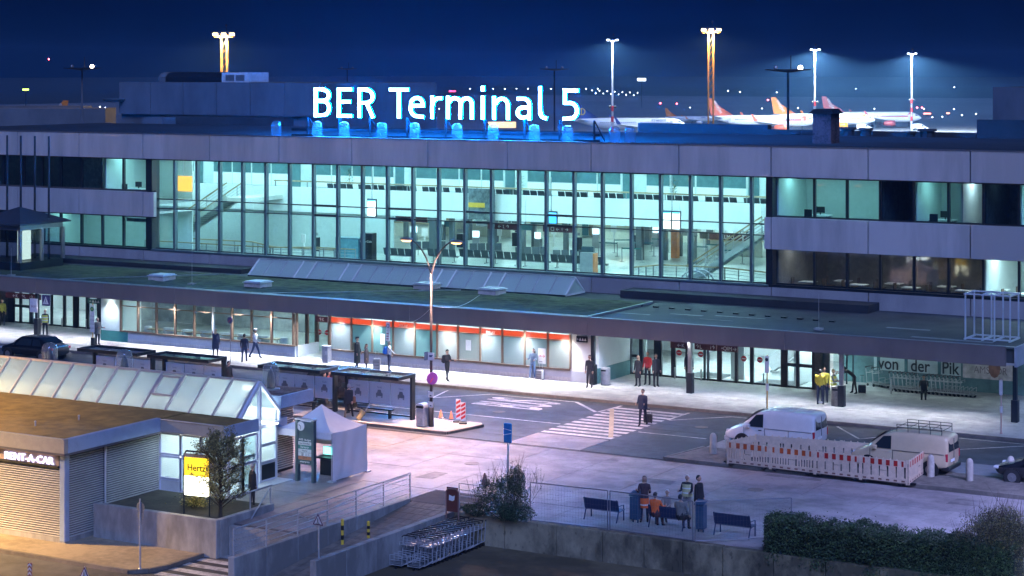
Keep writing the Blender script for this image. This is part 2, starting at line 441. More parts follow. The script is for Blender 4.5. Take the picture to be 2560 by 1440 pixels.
w2 = thing('yard_wall', 'concrete wall between the ramp and the parked luggage trolleys', 'wall', (-41.8, 62, 0))
for i in range(5):
    y0 = 57.9 + i * 1.9
    MB().box(-41.96, -41.68, y0 + 0.01, y0 + 1.88, -1.3, 0.06).build('wall_section', m_conc, w2, bevel=0.015)
w3 = thing('retaining_wall', 'stained concrete retaining wall under the plaza edge beside the yard', 'wall', (-30, 67.2, LOW))
xw = -41.65
while xw < -12:
    wd = rnd.choice((1.75, 1.6, 2.3, 2.0))
    MB().box(xw + 0.012, xw + wd - 0.012, 67.12, 67.46, LOW - 0.1, 0.05 + rnd.uniform(-0.015, 0.02)).build('wall_block', m_oldconc, w3, bevel=0.02)
    xw += wd
MB().box(-41.65, -12, 67.2, 67.44, LOW - 0.1, 0.0).build('wall_core', m_joint, w3)
w4 = thing('planter', 'concrete planter wall with soil around the young tree', 'planter', (-51, 61, 0))
MB().box(-54.3, -48.1, 60.35, 60.6, -1.2, 0.3).build('front_wall', m_conc, w4, bevel=0.02)
MB().box(-48.35, -48.1, 60.62, 64.0, -1.2, 0.28).build('end_wall', m_conc, w4, bevel=0.02)
MB().box(-54.3, -48.36, 60.62, 64.3, -1.2, 0.12).build('soil', m_earth, w4)
MB().box(-48.05, -44.62, 61.05, 61.28, -1.3, -0.03).build('edge_wall', m_conc, w4)

# repair patches, tyre marks and covers that break up the ground
m_pat = M('patch_dark', (0.17, 0.15, 0.15), 0.7, var=0.4, scale=2); m_tm = M('tyre_mark', (0.04, 0.04, 0.045), 0.7, var=0.3)
for x, y, w_, d_ in ((-38.2, 76.2, 1.6, .9), (-46.8, 72.2, .9, 1.5), (-30.2, 71.4, 2.2, .7), (-25.4, 78.6, 1.2, 1.2), (-41.5, 79.2, .7, 1.1), (-34, 80.1, 2.6, .5)):
    struct('repair_patch', MB().prism([(x, y), (x + w_, y + .1), (x + w_ - .1, y + d_), (x + .12, y + d_ - .06)], .0035, .006), m_pat)
for y in (87.6, 89.1, 82.6): struct('tyre_mark', MB().prism([(-64 + y / 9, y), (-39.5, y + .1), (-39.5, y + .32), (-64 + y / 9, y + .2)], -.001, .0006), m_tm)
for i, (x, y, z) in enumerate(((-46.2, 76.0, .004), (-33.1, 77.2, .004), (-52.0, 88.2, .0), (-41.2, 89.4, .0), (-62.5, 95.2, .12))):
    single('manhole_cover', MB().lathe((x, y, z), [(.34, 0), (.34, .008), (.3, .01), (.3, .006), (0, .006)], 20), m_kerb, ['round manhole cover in the plaza beside the tent', 'round manhole cover in the plaza in front of the works barriers', 'round manhole cover in the road beside the lettering', 'round manhole cover in the road beside the zebra crossing', 'round manhole cover in the pavement before the shop'][i], 'manhole cover', None, (x, y, z))
# ================================================================ terminal building
YF = 106.5                                               # front plane of the concrete bands
YG = 106.95                                              # plane of the glazing
m_panel = M('facade_panel', (0.46, 0.44, 0.44), 0.75, var=0.15, scale=0.9, bump=0.05, stretch=(1.2, 1, 0.16))
m_panel_low = M('facade_panel_low', (0.34, 0.32, 0.32), 0.8, var=0.15, scale=0.8, stretch=(1, 1, 0.35))
m_canopy = M('canopy_fascia', (0.155, 0.13, 0.125), 0.7, var=0.12, scale=0.7, stretch=(1, 1, 0.3))
m_mull = M('mullion_metal', (0.10, 0.14, 0.16), 0.4, 0.2, var=0.08)
m_glass = MGLASS('window_glass', (0.86, 0.96, 0.97), 1.0)
m_glass_dim = MGLASS('tinted_glass', (0.66, 0.72, 0.74), 1.3)
m_inwall = M('interior_wall', (0.52, 0.60, 0.60), 0.7, var=0.05)
m_inwhite = M('interior_white', (0.80, 0.83, 0.84), 0.6, var=0.03)
m_infloor = M('terrazzo_floor', (0.34, 0.38, 0.36), 0.3, var=0.22, scale=0.6)
m_inceil = M('interior_ceiling', (0.62, 0.64, 0.62), 0.8, var=0.05)
m_roofdark = M('roof_bitumen', (0.03, 0.032, 0.036), 0.9, var=0.3, scale=0.6, bump=0.3)
m_roofmid = M('canopy_bitumen', (0.05, 0.058, 0.062), 0.8, var=0.35, scale=0.5, bump=0.2)
m_light = ME('ceiling_light_cool', (0.56, 0.94, 1.0), 12.5)
m_light_w = ME('ceiling_light_white', (0.80, 0.96, 1.0), 12.0)
m_dkteal = M('dark_interior_glass', (0.08, 0.18, 0.20), 0.25, var=0.15)
m_wood = M('wood_handrail', (0.42, 0.30, 0.16), 0.5, var=0.2, scale=6)
_before = set(o.name for o in COL.objects)
T = thing('terminal_building', 'long airport terminal with a glazed two-storey hall and concrete bands', 'building', (-65, YF, 0))
BAY = 5.825
def jx(k): return -102.96 + BAY * k
pmesh = {}
def panel(name, x0, x1, z0, z1, mat, y0=YF, th=0.3, parent=None):
    k = (name, round(x1 - x0, 2), round(z1 - z0, 2), mat.name)
    if k not in pmesh:
        w, h = (x1 - x0) / 2, (z1 - z0) / 2
        mb = MB().box(-w, w, 0, th, -h, h)
        pmesh[k] = mb.mesh(name, mat)
    p = parent or T
    inv = pmat(p).inverted()
    return pieces(name, pmesh[k], p, [inv @ Vector(((x0 + x1) / 2, y0, (z0 + z1) / 2))])[0]
for k in range(-2, 16):
    a, b = jx(k) + 0.04, jx(k + 1) - 0.04
    panel('fascia_panel', a, b, 11.39, 13.08, m_panel, YF)
    if b < -90.2:
        panel('spandrel_panel', a, b, 7.40, 9.08, m_panel, YF)
    if a > -44.9: panel('spandrel_panel', a, b, 7.24, 9.06, m_panel, YF)
    panel('base_panel', a, b, 3.85, 5.05, m_panel_low, YF + 0.05)
panel('spandrel_panel', -91.25, -90.35, 7.40, 9.08, m_panel, YF); panel('spandrel_panel', -45.12, -44.74, 7.24, 9.06, m_panel, YF)
MB().box(-115, -12, YF + 0.32, YF + 0.5, 11.3, 13.0).box(-115, -90.4, YF + 0.32, YF + 0.5, 7.3, 9.2).box(-45.0, -12, YF + 0.32, YF + 0.5, 7.2, 9.1).build('band_core', m_joint, T)
MB().box(-115, -12, YF - 0.03, YF + 0.33, 13.09, 13.15).build('roof_coping', M('coping_metal', (0.24, 0.24, 0.26), 0.4, 0.5, var=0.1), T)
MB().box(-115, -12, YF + 0.34, 128.4, 12.7, 13.04).build('roof', m_roofdark, T)
MB().box(-90.6, -44.9, YF + 0.0, YF + 0.6, 5.06, 5.19).build('sill', m_mull, T, bevel=0.02)
MB().box(-115, -90.6, YF + 0.1, YF + 0.6, 5.06, 5.17).build('sill', m_dark, T); MB().box(-44.9, -12, YF + 0.1, YF + 0.6, 5.03, 5.2).build('sill', m_dark, T)
# curtain wall: mullions, transoms, panes
mx = [-90.55] + [-88.8 + 1.942 * i for i in range(23)] + [-45.02]
mm = MB().box(-0.075, 0.075, -0.16, 0.16, 0, 6.25).mesh('mullion', m_mull)
inv = pmat(T).inverted()
pieces('mullion', mm, T, [inv @ Vector((x, YG, 5.18)) for x in mx[1:-1]])
hop = {7, 10, 13, 16}
for i, (a, b) in enumerate(zip(mx[:-1], mx[1:])):
    a2, b2 = a + 0.08, b - 0.08
    for z, h in ((8.62, 0.07), (7.98, 0.07)):
        h2 = 0.14 if i in hop else h
        panel('transom', a2, b2, z - h2 / 2, z + h2 / 2, m_dark, YG - 0.06, 0.12)
    panel('transom', a2, b2, 5.2, 5.27, m_dark, YG - 0.06, 0.12)
    for z0, z1 in ((5.27, 7.94), (8.02, 8.58), (8.66, 11.4)):
        panel('pane', a2, b2, z0, z1, m_glass, YG, 0.012)
for x in (-90.78, -44.83): MB().box(x - 0.24, x + 0.16, YF + 0.12, YG + 0.5, 5.1, 11.38).build('corner_column', m_dark, T)
# wings: window bands with one pane per opening
def wing(xs, z0, z1, dims, mat=m_glass):
    for i, (a, b) in enumerate(zip(xs[:-1], xs[1:])):
        panel('mullion', b - 0.07, b + 0.07, z0, z1, m_dark, YG - 0.1, 0.2)
        panel('pane', a + 0.07, b - 0.07, z0, z1, m_glass_dim if i in dims else mat, YG, 0.012)
        panel('sash_rail', a + 0.07, b - 0.07, z0, z0 + 0.09, m_dark, YG - 0.05, 0.04)
xl = [PY(x, 430, YG).x for x in (-160, -100, -45, 10, 60, 106, 153, 205, 257, 310, 369)]
wing(xl, 9.1, 11.4, {0, 1, 2, 3, 4, 5, 6})
wing(xl, 5.18, 7.42, {0, 1, 2, 3, 4})
xr = [-44.62, -42.22] + [-42.22 + 1.955 * i for i in range(1, 12)]
wing(xr, 9.07, 11.4, {3, 5, 6}); wing(xr, 5.2, 7.26, {0, 1, 2, 3, 4, 5})
# ---------------------------------------------------------------- upper interior
FL, MZ = 4.4, 8.3                                        # hall floor, gallery floor
def tp(name, mb, mat): return mb.build(name, mat, T)
hf = tp('hall_floor', MB().box(-120, -44.9, YG + 0.2, 141, FL - 0.3, FL), m_infloor)
tp('hall_back_wall', MB().box(-120, -44.9, 140, 140.2, FL, 7.2), m_inwall)
tp('hall_end_wall', MB().box(-45.2, -44.95, YG + 0.3, 141, FL, 12.6).box(-121, -120.7, YG + 0.3, 141, FL, 12.6), m_inwall)
gal = tp('gallery', MB().box(-120, -45.2, 119, 128.2, 7.9, MZ), m_inceil)
bands = [jx(k) for k in range(-3, 11)]
for a, b in zip(bands[:-1], bands[1:]): panel('gallery_front_panel', a + 0.012, b - 0.012, 7.12, 8.92, m_inwhite, 118.9, 0.08)
tp('stair_back_wall', MB().box(-120, -79, 119.1, 119.25, FL, 7.15), m_inwall)
tp('gallery_back_wall', MB().box(-120, -45.2, 127.9, 128.1, MZ, 12.6), m_inwall)
for i in range(34):                                      # office fronts along the gallery
    x = -112 + i * 1.95
    if i % 5 == 4: panel('gallery_door', x + 0.1, x + 0.9, MZ, 10.4, m_dkteal, 127.86, 0.05)
    else:
        panel('office_window', x + 0.06, x + 1.85, 9.3, 10.15, m_dkteal, 127.86, 0.05)
        panel('office_panel', x + 0.04, x + 1.88, MZ + 0.05, 9.24, m_inwhite, 127.87, 0.04)
tp('hall_ceiling', MB().box(-120, -45.2, YG + 0.3, 128, 12.3, 12.5), m_inceil)
tp('under_gallery_ceiling', MB().box(-120, -45.2, 119.2, 140.2, 7.1, 7.2), m_inceil)
lm1 = MB().box(-1.3, 1.3, -0.3, 0.3, -0.04, 0).mesh('light_panel', m_light)
cz = [c for c in T.children if c.name.startswith('hall_ceiling')][0]
ct = pmat(cz).inverted()
pieces('light_panel', lm1, cz, [ct @ Vector((-116 + 4.0 * i, y, 12.27)) for i in range(18) for y in (109.5, 114.5, 123.5)])
lm2 = MB().box(-1.2, 1.2, -0.25, 0.25, -0.03, 0).mesh('light_panel', ME('ceiling_light_low', (0.66, 0.97, 0.98), 7.5))
cu = [c for c in T.children if c.name.startswith('under_gallery')][0]
pieces('light_panel', lm2, cu, [pmat(cu).inverted() @ Vector((-114 + 4.4 * i, y, 7.08)) for i in range(16) for y in (121.5, 129, 136)])
# gallery railing and the row of dark seat backs behind it
rl = thing('gallery_railing', 'long wooden handrail along the white gallery front inside the hall', 'railing', (-75, 119, MZ))
MB().box(-89.5, -45.4, 119.0, 119.12, 9.30, 9.40).build('handrail', m_wood, rl)
for i in range(16): MB().box(-89.4 + i * 2.9, -89.34 + i * 2.9, 119.02, 119.1, MZ, 9.3).build('post', m_grey, rl)
def seat_row(n, pitch=0.58):
    t = thing('bench_seating', 'x', 'seating')
    for i in range(n):
        x = (i - n / 2 + 0.5) * pitch
        MB().cbox((x, 0, 0.43), (0.5, 0.46, 0.04)).build('seat', M('seat_mesh', (0.06, 0.075, 0.085), 0.5, 0.3, var=0.1), t)
        MB().add([(x - 0.25, 0.22, 0.45), (x + 0.25, 0.22, 0.45), (x + 0.25, 0.36, 0.92), (x - 0.25, 0.36, 0.92), (x - 0.25, 0.26, 0.45), (x + 0.25, 0.26, 0.45), (x + 0.25, 0.4, 0.92), (x - 0.25, 0.4, 0.92)],
                 [(0, 1, 2, 3), (4, 7, 6, 5), (0, 4, 5, 1), (3, 2, 6, 7), (0, 3, 7, 4), (1, 5, 6, 2)]).build('backrest', M('seat_mesh', (0, 0, 0)), t)
    MB().box(-n * pitch / 2, n * pitch / 2, -0.03, 0.05, 0.34, 0.40).build('beam', m_grey, t)
    for s in (-1, 1): MB().bar((s * n * pitch * 0.36, -0.25, 0.03), (s * n * pitch * 0.36, 0.25, 0.03), 0.06, 0.05).tube((s * n * pitch * 0.36, 0, 0.03), (s * n * pitch * 0.36, 0, 0.36), 0.03).build('leg', m_grey, t)
    return t
s4 = seat_row(4); s4.location = (-84, 120.0, MZ); s4['label'] = 'dark four-seat bench behind the wooden gallery rail in the hall'; s4['group'] = 'benches along the gallery rail'
s4.rotation_euler = (0, 0, R(180))
for i in range(1, 14): dup(s4, (-84 + i * 2.75, 120.0, MZ), R(180))
s5 = dup(s4, G(1000, 653, FL) + Vector((0, 0, 0)), R(180), 'dark bench with its back to the window in the lower hall', 'benches by the hall window')
for px, py in ((1110, 655), (1190, 657), (1265, 662), (1340, 668), (1420, 671), (1480, 675)): dup(s5, G(px, py, FL), R(180))
s6 = dup(s4, G(1215, 642, FL), R(35), 'dark bench turned towards the stairs in the lower hall', 'angled benches in the lower hall')
for px, py in ((1075, 637), (1330, 652), (1425, 660)): dup(s6, G(px, py, FL), R(35))
cpal = [m_dkteal, m_inwhite, M('back_green', (.22, .34, .3), .6), M('back_dark', (.07, .08, .08), .6), M('back_wood', (.34, .26, .16), .6), m_inwall]
for i in range(56):                                      # shop and counter fronts along the back of the lower hall
    x = -112 + i * 1.18; panel('back_shop_panel', x + .03, x + 1.12, FL, 5.4 + 1.5 * rnd.random(), cpal[rnd.randrange(6)], 139.9, .06)
for i in range(26):                                      # ceiling-hung boards and slim posts seen under the gallery
    x = -98 + i * 2.0; panel('hanging_board', x, x + .5 + .7 * rnd.random(), 6.3, 6.75, cpal[rnd.choice((0, 1, 3))], rnd.uniform(121, 134), .08)
# ---------------------------------------------------------------- stairs
def stair(name, label, xb, xt, y0, y1, zb, zt, n):
    t = thing(name, label, 'staircase', ((xb + xt) / 2, (y0 + y1) / 2, zb))
    dx, dz = (xt - xb) / n, (zt - zb) / n
    ms = MB().box(-abs(dx) * 0.6, abs(dx) * 0.6, y0 - (y0 + y1) / 2, y1 - (y0 + y1) / 2, -0.06, 0).mesh('step', M('stair_tread', (0.30, 0.32, 0.30), 0.5, var=0.1))
    pieces('step', ms, t, [(xb + dx * (i + 0.5) - (xb + xt) / 2, 0, dz * (i + 1)) for i in range(n)])
    mr = MB().box(-0.015, 0.015, y0 - (y0 + y1) / 2, y1 - (y0 + y1) / 2, -dz, -0.06).mesh('riser', M('stair_riser', (0.45, 0.5, 0.48), 0.6, var=0.05))
    pieces('riser', mr, t, [(xb + dx * i - (xb + xt) / 2, 0, dz * (i + 1)) for i in range(n)])
    for y in (y0, y1):
        MB().bar((xb, y, zb + 0.02), (xt, y, zt + 0.02), 0.06, 0.34).build('stringer', M('stair_side', (0.55, 0.58, 0.55), 0.5, var=0.08), t)
        MB().bar((xb, y, zb + 1.05), (xt, y, zt + 1.05), 0.09, 0.08).build('handrail', m_wood, t)
        for q in (0.35, 0.6, 0.82): MB().bar((xb, y, zb + q), (xt, y, zt + q), 0.03, 0.03).build('rail_bar', m_galv, t)
        for i in range(0, n + 1, 4): MB().box(xb + dx * i - 0.03, xb + dx * i + 0.03, y - 0.03, y + 0.03, zb + dz * i, zb + dz * i + 1.03).build('baluster', m_galv, t)
    return t
stair('staircase', 'open staircase with wooden handrails rising to the gallery behind the glass', -97.2, -90.4, 114.6, 116.6, FL, MZ, 22)
stair('staircase', 'narrow staircase seen at the hall end next to the concrete wing', -52.6, -47.6, 112.0, 113.4, FL, 7.6, 16)
tp('stair_landing', MB().box(-90.4, -88.6, 114.6, 119.0, 8.0, MZ), m_inceil)
def railing(name, label, pts, h=1.0, posts=5, wood=True):
    t = thing(name, label, 'railing', pts[0])
    for a, b in zip(pts[:-1], pts[1:]):
        a, b = Vector(a), Vector(b); up = Vector((0, 0, h))
        MB().bar(a + up, b + up, 0.1, 0.08).build('handrail', m_wood if wood else m_galv, t)
        for q in (0.25, 0.45, 0.65, 0.85): MB().bar(a + up * q, b + up * q, 0.03, 0.03).build('rail_bar', m_galv, t)
        for i in range(posts): 
            p = a.lerp(b, i / max(1, posts - 1)); MB().box(p.x - 0.03, p.x + 0.03, p.y - 0.03, p.y + 0.03, p.z, p.z + h).build('post', m_grey, t)
    return t
railing('stairwell_railing', 'wooden railing round the stair opening at the hall window foot', [(-93.5, 109.3, FL), (-82.5, 109.3, FL), (-80.0, 110.8, FL), (-76.5, 110.8, FL)], 1.05)
railing('stairwell_railing', 'second railing behind the stair opening near the blank hall wall', [(-93.0, 112.6, FL), (-86.5, 112.6, FL), (-84.3, 112.0, FL - 0.2), (-79, 112.0, FL - 0.2)], 1.0)
railing('escalator_railing', 'wooden railing round the escalator head inside the hall', [(-55.0, 109.2, FL), (-54.2, 111.6, FL), (-50.0, 111.9, FL), (-45.6, 110.2, FL)], 1.05)
eb = thing('escalator', 'silver escalator head with a curved balustrade inside the hall window', 'escalator', (-50.8, 109.2, FL))
for dy in (0, 0.9):
    pts = [(-50.8 + 0.75 * math.cos(R(a)) * 1.2, 109.2 + dy, FL + 0.3 + 0.75 * math.sin(R(a))) for a in range(0, 181, 15)] + [(-52.6, 109.2 + dy, FL - 0.3)]
    MB().path(pts, 0.06, 6).build('balustrade', m_galv, eb, smooth=True)
MB().box(-52.2, -50.0, 109.25, 110.05, FL - 0.2, FL + 0.05).build('step_deck', m_grey, eb)
# ---------------------------------------------------------------- hall furniture
def column(px, py, w=0.45, h=2.7):
    p = G(px, py, FL); mb = MB().cbox((0, 0, h / 2), (w, w, h)); mb.v = [(x + p.x, y + p.y, z + p.z) for x, y, z in mb.v]
    mb.build('hall_column', M('column_dark', (0.10, 0.12, 0.13), 0.4, var=0.1), T)
for px, py in ((1085, 640), (1105, 600), (1130, 640), (1230, 630), (1308, 640), (1335, 618), (1415, 640), (1600, 650), (1663, 650), (1700, 640), (1730, 660), (1620, 612), (1170, 600), (1240, 605), (1015, 598), (1775, 610)): column(px, py, rnd.choice((0.3, 0.42, 0.5)))
scr_ = ME('terminal_screen', (.6, .85, 1), .8)
def boxthing(name, label, cat, p, dims, mat, extra=None, rz=0.0, group=None):
    t = thing(name, label, cat, p, rz, group)
    MB().cbox((0, 0, dims[2] / 2), dims).build('body', mat, t, world=False, bevel=0.02)
    if extra: extra(t)
    return t
def coke(t):
    MB().cbox((0.02, -0.46, 1.0), (0.72, 0.02, 1.7)).build('front_panel', M('vending_red', (0.6, 0.03, 0.05), 0.3, var=0.05), t, world=False)
    tm = text_mb('Coca-Cola', 0.2, 0.004, 'CENTER'); tm.v = [(x, y - 0.478, z + 1.35) for x, y, z in tm.v]; tm.build('lettering', m_white, t, world=False)
boxthing('vending_machine', 'red drinks vending machine behind the hall window', 'vending machine', G(915, 655, FL) + Vector((0, 0.3, 0)), (0.85, 0.9, 1.95), M('vending_red', (0, 0, 0)), coke, R(12))
boxthing('vending_machine', 'wide blue-grey snack machine beside the red drinks machine', 'vending machine', G(872, 652, FL) + Vector((0, 0.3, 0)), (2.0, 1.0, 1.6), M('snack_machine', (0.10, 0.22, 0.28), 0.35, var=0.2), lambda t: MB().cbox((0, -0.52, 0.85), (1.8, 0.03, 1.3)).build('front_panel', M('snack_front', (0.16, 0.38, 0.46), 0.3, var=0.2), t, world=False))
boxthing('ticket_machine', 'grey ticket kiosk with an orange side near the hall window', 'kiosk', G(1470, 683, FL), (0.9, 0.6, 1.35), M('kiosk_grey', (0.32, 0.34, 0.36), 0.4, var=0.1), lambda t: (MB().cbox((0.5, 0, 0.65), (0.12, 0.62, 1.3)).build('side_panel', M('orange_panel', (0.75, 0.25, 0.08), 0.5), t, world=False), MB().cbox((0, 0, 1.55), (0.8, 0.3, 0.36)).build('screen', M('kiosk_screen', (0.06, 0.10, 0.12), 0.3), t, world=False)), R(8))
boxthing('notice_pillar', 'orange pillar standing in the lower hall', 'pillar', G(1688, 645, FL), (0.5, 0.4, 2.1), M('orange_panel', (0, 0, 0)))
for i, (px, py, w) in enumerate(((1040, 592, 5), (1200, 590, 6), (1380, 592, 5), (1560, 600, 5), (1720, 606, 5), (1845, 640, 4))):
    lab = ['pale service counter behind the dark columns', 'long check-in counter at the back of the hall', 'check-in counter behind the departure board', 'check-in counter beyond the queue barriers', 'check-in counter with white monitors beside the orange pillar', 'beige counter near the narrow staircase'][i]
    def mon(t, w=w):
        for q in range(w): MB().cbox((-w / 2 + q + 0.5, -0.2, 1.5), (0.35, 0.05, 0.5)).build('monitor', M('monitor_white', (0.75, 0.8, 0.8), 0.5), t, world=False)
        MB().cbox((0, -0.42, 1.12), (w + 0.1, 0.4, 0.06)).build('counter_top', m_wood, t, world=False)
    boxthing('counter', lab, 'counter', G(px, py, FL), (w, 0.7, 1.1), M('counter_front', (0.55, 0.55, 0.48), 0.5, var=0.1), mon)
for i, (px, py) in enumerate(((1520, 640), (1560, 632), (1610, 640), (1650, 630), (1745, 650), (1790, 645), (1830, 660), (1580, 655))):
    t = thing('queue_barrier', 'retractable belt barrier between posts in the lower hall', 'barrier', G(px, py, FL), R(rnd.uniform(-10, 40)), 'queue barriers in the lower hall')
    for s in (-0.7, 0.7): MB().tube((s, 0, 0), (s, 0, 1.0), 0.035).lathe((s, 0, 0), [(0.17, 0), (0.17, 0.03), (0.03, 0.05)], 10).build('post', m_grey, t, world=False)
    MB().box(-0.7, 0.7, -0.01, 0.01, 0.88, 0.96).build('belt', M('belt_teal', (0.03, 0.16, 0.16), 0.6), t, world=False)
for i, (px, py) in enumerate(((760, 640), (790, 628), (1035, 615), (1062, 622), (1150, 618), (1190, 628), (1250, 622), (1290, 615), (1345, 632), (1385, 618), (1445, 628), (1490, 620), (1535, 612), (1590, 622), (1640, 616), (1760, 625))):
    k = i % 3; t = thing('info_stand', ['slim white information stand in the lower hall', 'dark waist-high scanner stand in the lower hall', 'grey self-service terminal in the lower hall'][k], 'stand', G(px, py, FL), R(rnd.uniform(-30, 30)), ['white information stands', 'dark scanner stands', 'grey self-service terminals'][k])
    MB().cbox((0, 0, .5), ((.12, .45, .5)[k], (.1, .4, .35)[k], 1.0)).build('body', (m_white, m_dark, m_grey)[k], t, world=False); MB().cbox((0, -.05, 1.25), ((.45, .4, .5)[k], .06, (.6, .2, .45)[k])).build('face', (m_white, m_grey, scr_)[k], t, world=False)
def display(px, y0, y1, w, label, col, Y=113.5, twin=False):
    p, q = PY(px, y0, Y), PY(px, y1, Y); h = p.z - q.z; t = thing('departure_display', label, 'screen', (p.x, Y, q.z))
    n = 2 if twin else 1
    for i in range(n):
        x = (i - (n - 1) / 2) * (w / n)
        MB().cbox((x, 0, h / 2), (w / n - 0.03, 0.12, h)).build('housing', m_dark, t, world=False)
        MB().cbox((x, -0.07, h / 2 - 0.02), (w / n - 0.12, 0.02, h - 0.14)).build('screen', col, t, world=False)
        MB().cbox((x, -0.083, h - 0.13), (w / n - 0.14, 0.01, 0.1)).build('screen_header', ME('screen_blue', (0.1, 0.5, 1.0), 1.0), t, world=False)
    MB().tube((0, 0, h), (0, 0, h + 2.2), 0.03).build('hanger', m_grey, t, world=False)
scr = ME('screen_white', (0.8, 0.95, 1.0), 1.3)
display(930, 497, 542, 0.75, 'white departure screen hanging above the red drinks machine', scr)
display(1680, 527, 574, 1.25, 'pair of white departure screens hanging in front of the gallery', scr, twin=True)
display(1378, 528, 560, 0.95, 'blue advertising screen hanging in front of the white gallery', ME('screen_ad', (0.05, 0.35, 0.8), 1.0))
po = thing('hanging_banner', 'grey and yellow advertising banner hanging from the gallery', 'banner', PY(1190, 540, 118.5))
MB().box(*(PY(1172, 470, 118.5).x, PY(1238, 470, 118.5).x), 118.42, 118.5, 7.15, 9.3).build('cloth', M('banner_grey', (0.12, 0.15, 0.16), 0.6, var=0.6, scale=3), po)
MB().box(*(PY(1172, 515, 118.4).x, PY(1212, 515, 118.4).x), 118.36, 118.4, 8.0, 8.32).build('print_block', M('banner_yellow', (0.7, 0.42, 0.05), 0.6), po)
oc = thing('orange_light_box', 'glowing orange light box at the gallery beside the stairs', 'light box', PY(458, 475, 109.4))
MB().box(PY(437, 460, 109.4).x, PY(480, 460, 109.4).x, 109.3, 109.45, PY(458, 478, 109.4).z, PY(458, 440, 109.4).z).build('panel', ME('orange_glow', (1.0, 0.45, 0.08), 0.55), oc)
MB().tube(PY(458, 440, 109.4), PY(458, 390, 109.4), 0.03).build('hanger', m_grey, oc)
m_leaf = M('foliage', (0.045, 0.085, 0.03), 0.7, var=0.4, scale=6)
def potplant(px, py, Y, label, h=1.6):
    p = PY(px, py, Y); p.z = MZ if py < 520 else FL
    t = thing('potted_plant', label, 'plant', p)
    MB().lathe((0, 0, 0), [(0.18, 0), (0.26, 0.4), (0.24, 0.42)], 10).build('pot', m_white, t, world=False)
    mb = MB()
    for i in range(160):
        a, z = rnd.uniform(0, 6.28), rnd.uniform(0.5, h); r = rnd.uniform(0.05, 0.42); d = Vector((math.cos(a), math.sin(a), rnd.uniform(-.3, .6))).normalized() * 0.16
        c = Vector((r * math.cos(a), r * math.sin(a), z)); w = d.cross(Vector((0, 0, 1))).normalized() * 0.035
        mb.quad(c - d, c + w, c + d, c - w)
    mb.build('leaves', m_leaf, t, world=False)
    MB().tube((0, 0, 0.4), (0, 0, h * 0.8), 0.025).build('stem', m_wood, t, world=False)
potplant(873, 480, 120.6, 'tall leafy pot plant on the gallery above the red machine', 2.0)
potplant(1300, 480, 120.6, 'leafy pot plant on the gallery behind the blue screen', 1.8)
potplant(1685, 490, 120.6, 'bushy pot plant on the gallery above the paired screens', 2.0)
for i, (px, py, tx) in enumerate(((1030, 547, 'K'), (1260, 566, '← L ↑'), (1400, 573, '□ ← ⚲ →'), (850, 545, 'Wrapping'), (1820, 592, 'KLMO'))):
    p = PY(px, py, 119.6); t = thing('wayfinding_sign', ['small dark sign under the gallery beside the lamp post', 'dark direction sign with arrows under the gallery', 'dark direction sign under the blue screen', 'dark shop sign at the luggage wrapping stand', 'dark sign above the beige counter'][i], 'sign', p)
    MB().cbox((0, 0, 0), (2.6, 0.12, 0.42)).build('board', M('sign_burgundy', (0.10, 0.02, 0.03), 0.5, var=0.05), t, world=False)
    tm = text_mb(tx, 0.34, 0.002, 'CENTER'); tm.v = [(x, y - 0.07, z - 0.12) for x, y, z in tm.v]; tm.build('lettering', m_white, t, world=False)
# ---------------------------------------------------------------- offices in the two wings
def room(x0, x1, z0, z1, lit, wallmat=None, depth=4.6, col=None):
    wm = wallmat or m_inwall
    MB().box(x0 + 0.05, x1 - 0.05, YG + depth, YG + depth + 0.1, z0, z1).build('room_wall', wm, T)
    MB().box(x0 - 0.05, x0 + 0.05, YG + 0.3, YG + depth, z0, z1).build('room_wall', wm, T)
    MB().box(x0, x1, YG + 0.25, YG + depth, z0 - 0.2, z0).build('room_floor', m_infloor, T)
    MB().box(x0, x1, YG + 0.25, YG + depth, z1, z1 + 0.1).build('room_ceiling', m_inceil, T)
    if lit:
        n = max(1, int((x1 - x0) / 2))
        for i in range(n):
            xc = x0 + (i + 0.5) * (x1 - x0) / n
            MB().box(xc - 0.6, xc + 0.6, YG + 1.6, YG + 2.2, z1 - 0.04, z1 - 0.01).build('light_panel', col or ME('office_light_teal', (0.45, 0.95, 0.95), 5.0), T)
def desk(x, z, label):
    t = thing('office_desk', label, 'desk', (x, YG + 2.2, z))
    MB().cbox((0, 0, 0.74), (1.5, 0.75, 0.05)).build('desk_top', m_inwhite, t, world=False)
    for s in (-0.68, 0.68): MB().cbox((s, 0, 0.36), (0.06, 0.7, 0.72)).build('leg', m_grey, t, world=False)
    MB().cbox((0.1, 0.15, 1.05), (0.55, 0.05, 0.36)).cbox((0.1, 0.15, 0.8), (0.06, 0.06, 0.2)).build('monitor', m_black, t, world=False)
    MB().cbox((-0.2, -0.75, 0.5), (0.48, 0.46, 0.08)).cbox((-0.2, -0.98, 0.85), (0.46, 0.08, 0.55)).build('chair', m_dark, t, world=False)
ZU0, ZU1, ZL0, ZL1 = 8.35, 11.55, 4.45, 7.5
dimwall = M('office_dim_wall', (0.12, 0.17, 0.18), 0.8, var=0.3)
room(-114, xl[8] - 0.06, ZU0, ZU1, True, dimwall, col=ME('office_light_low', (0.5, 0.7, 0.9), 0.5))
room(xl[8], -91.05, ZU0, ZU1, True)
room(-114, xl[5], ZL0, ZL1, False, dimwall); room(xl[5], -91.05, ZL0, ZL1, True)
desk(-94.2, ZU0, 'white desk with a monitor in the lit office beside the glazed hall')
bl = thing('blind', 'closed dark roller blind in the lit ground office window', 'blind', (xl[9] + 1.1, YG + 0.2, 6.9))
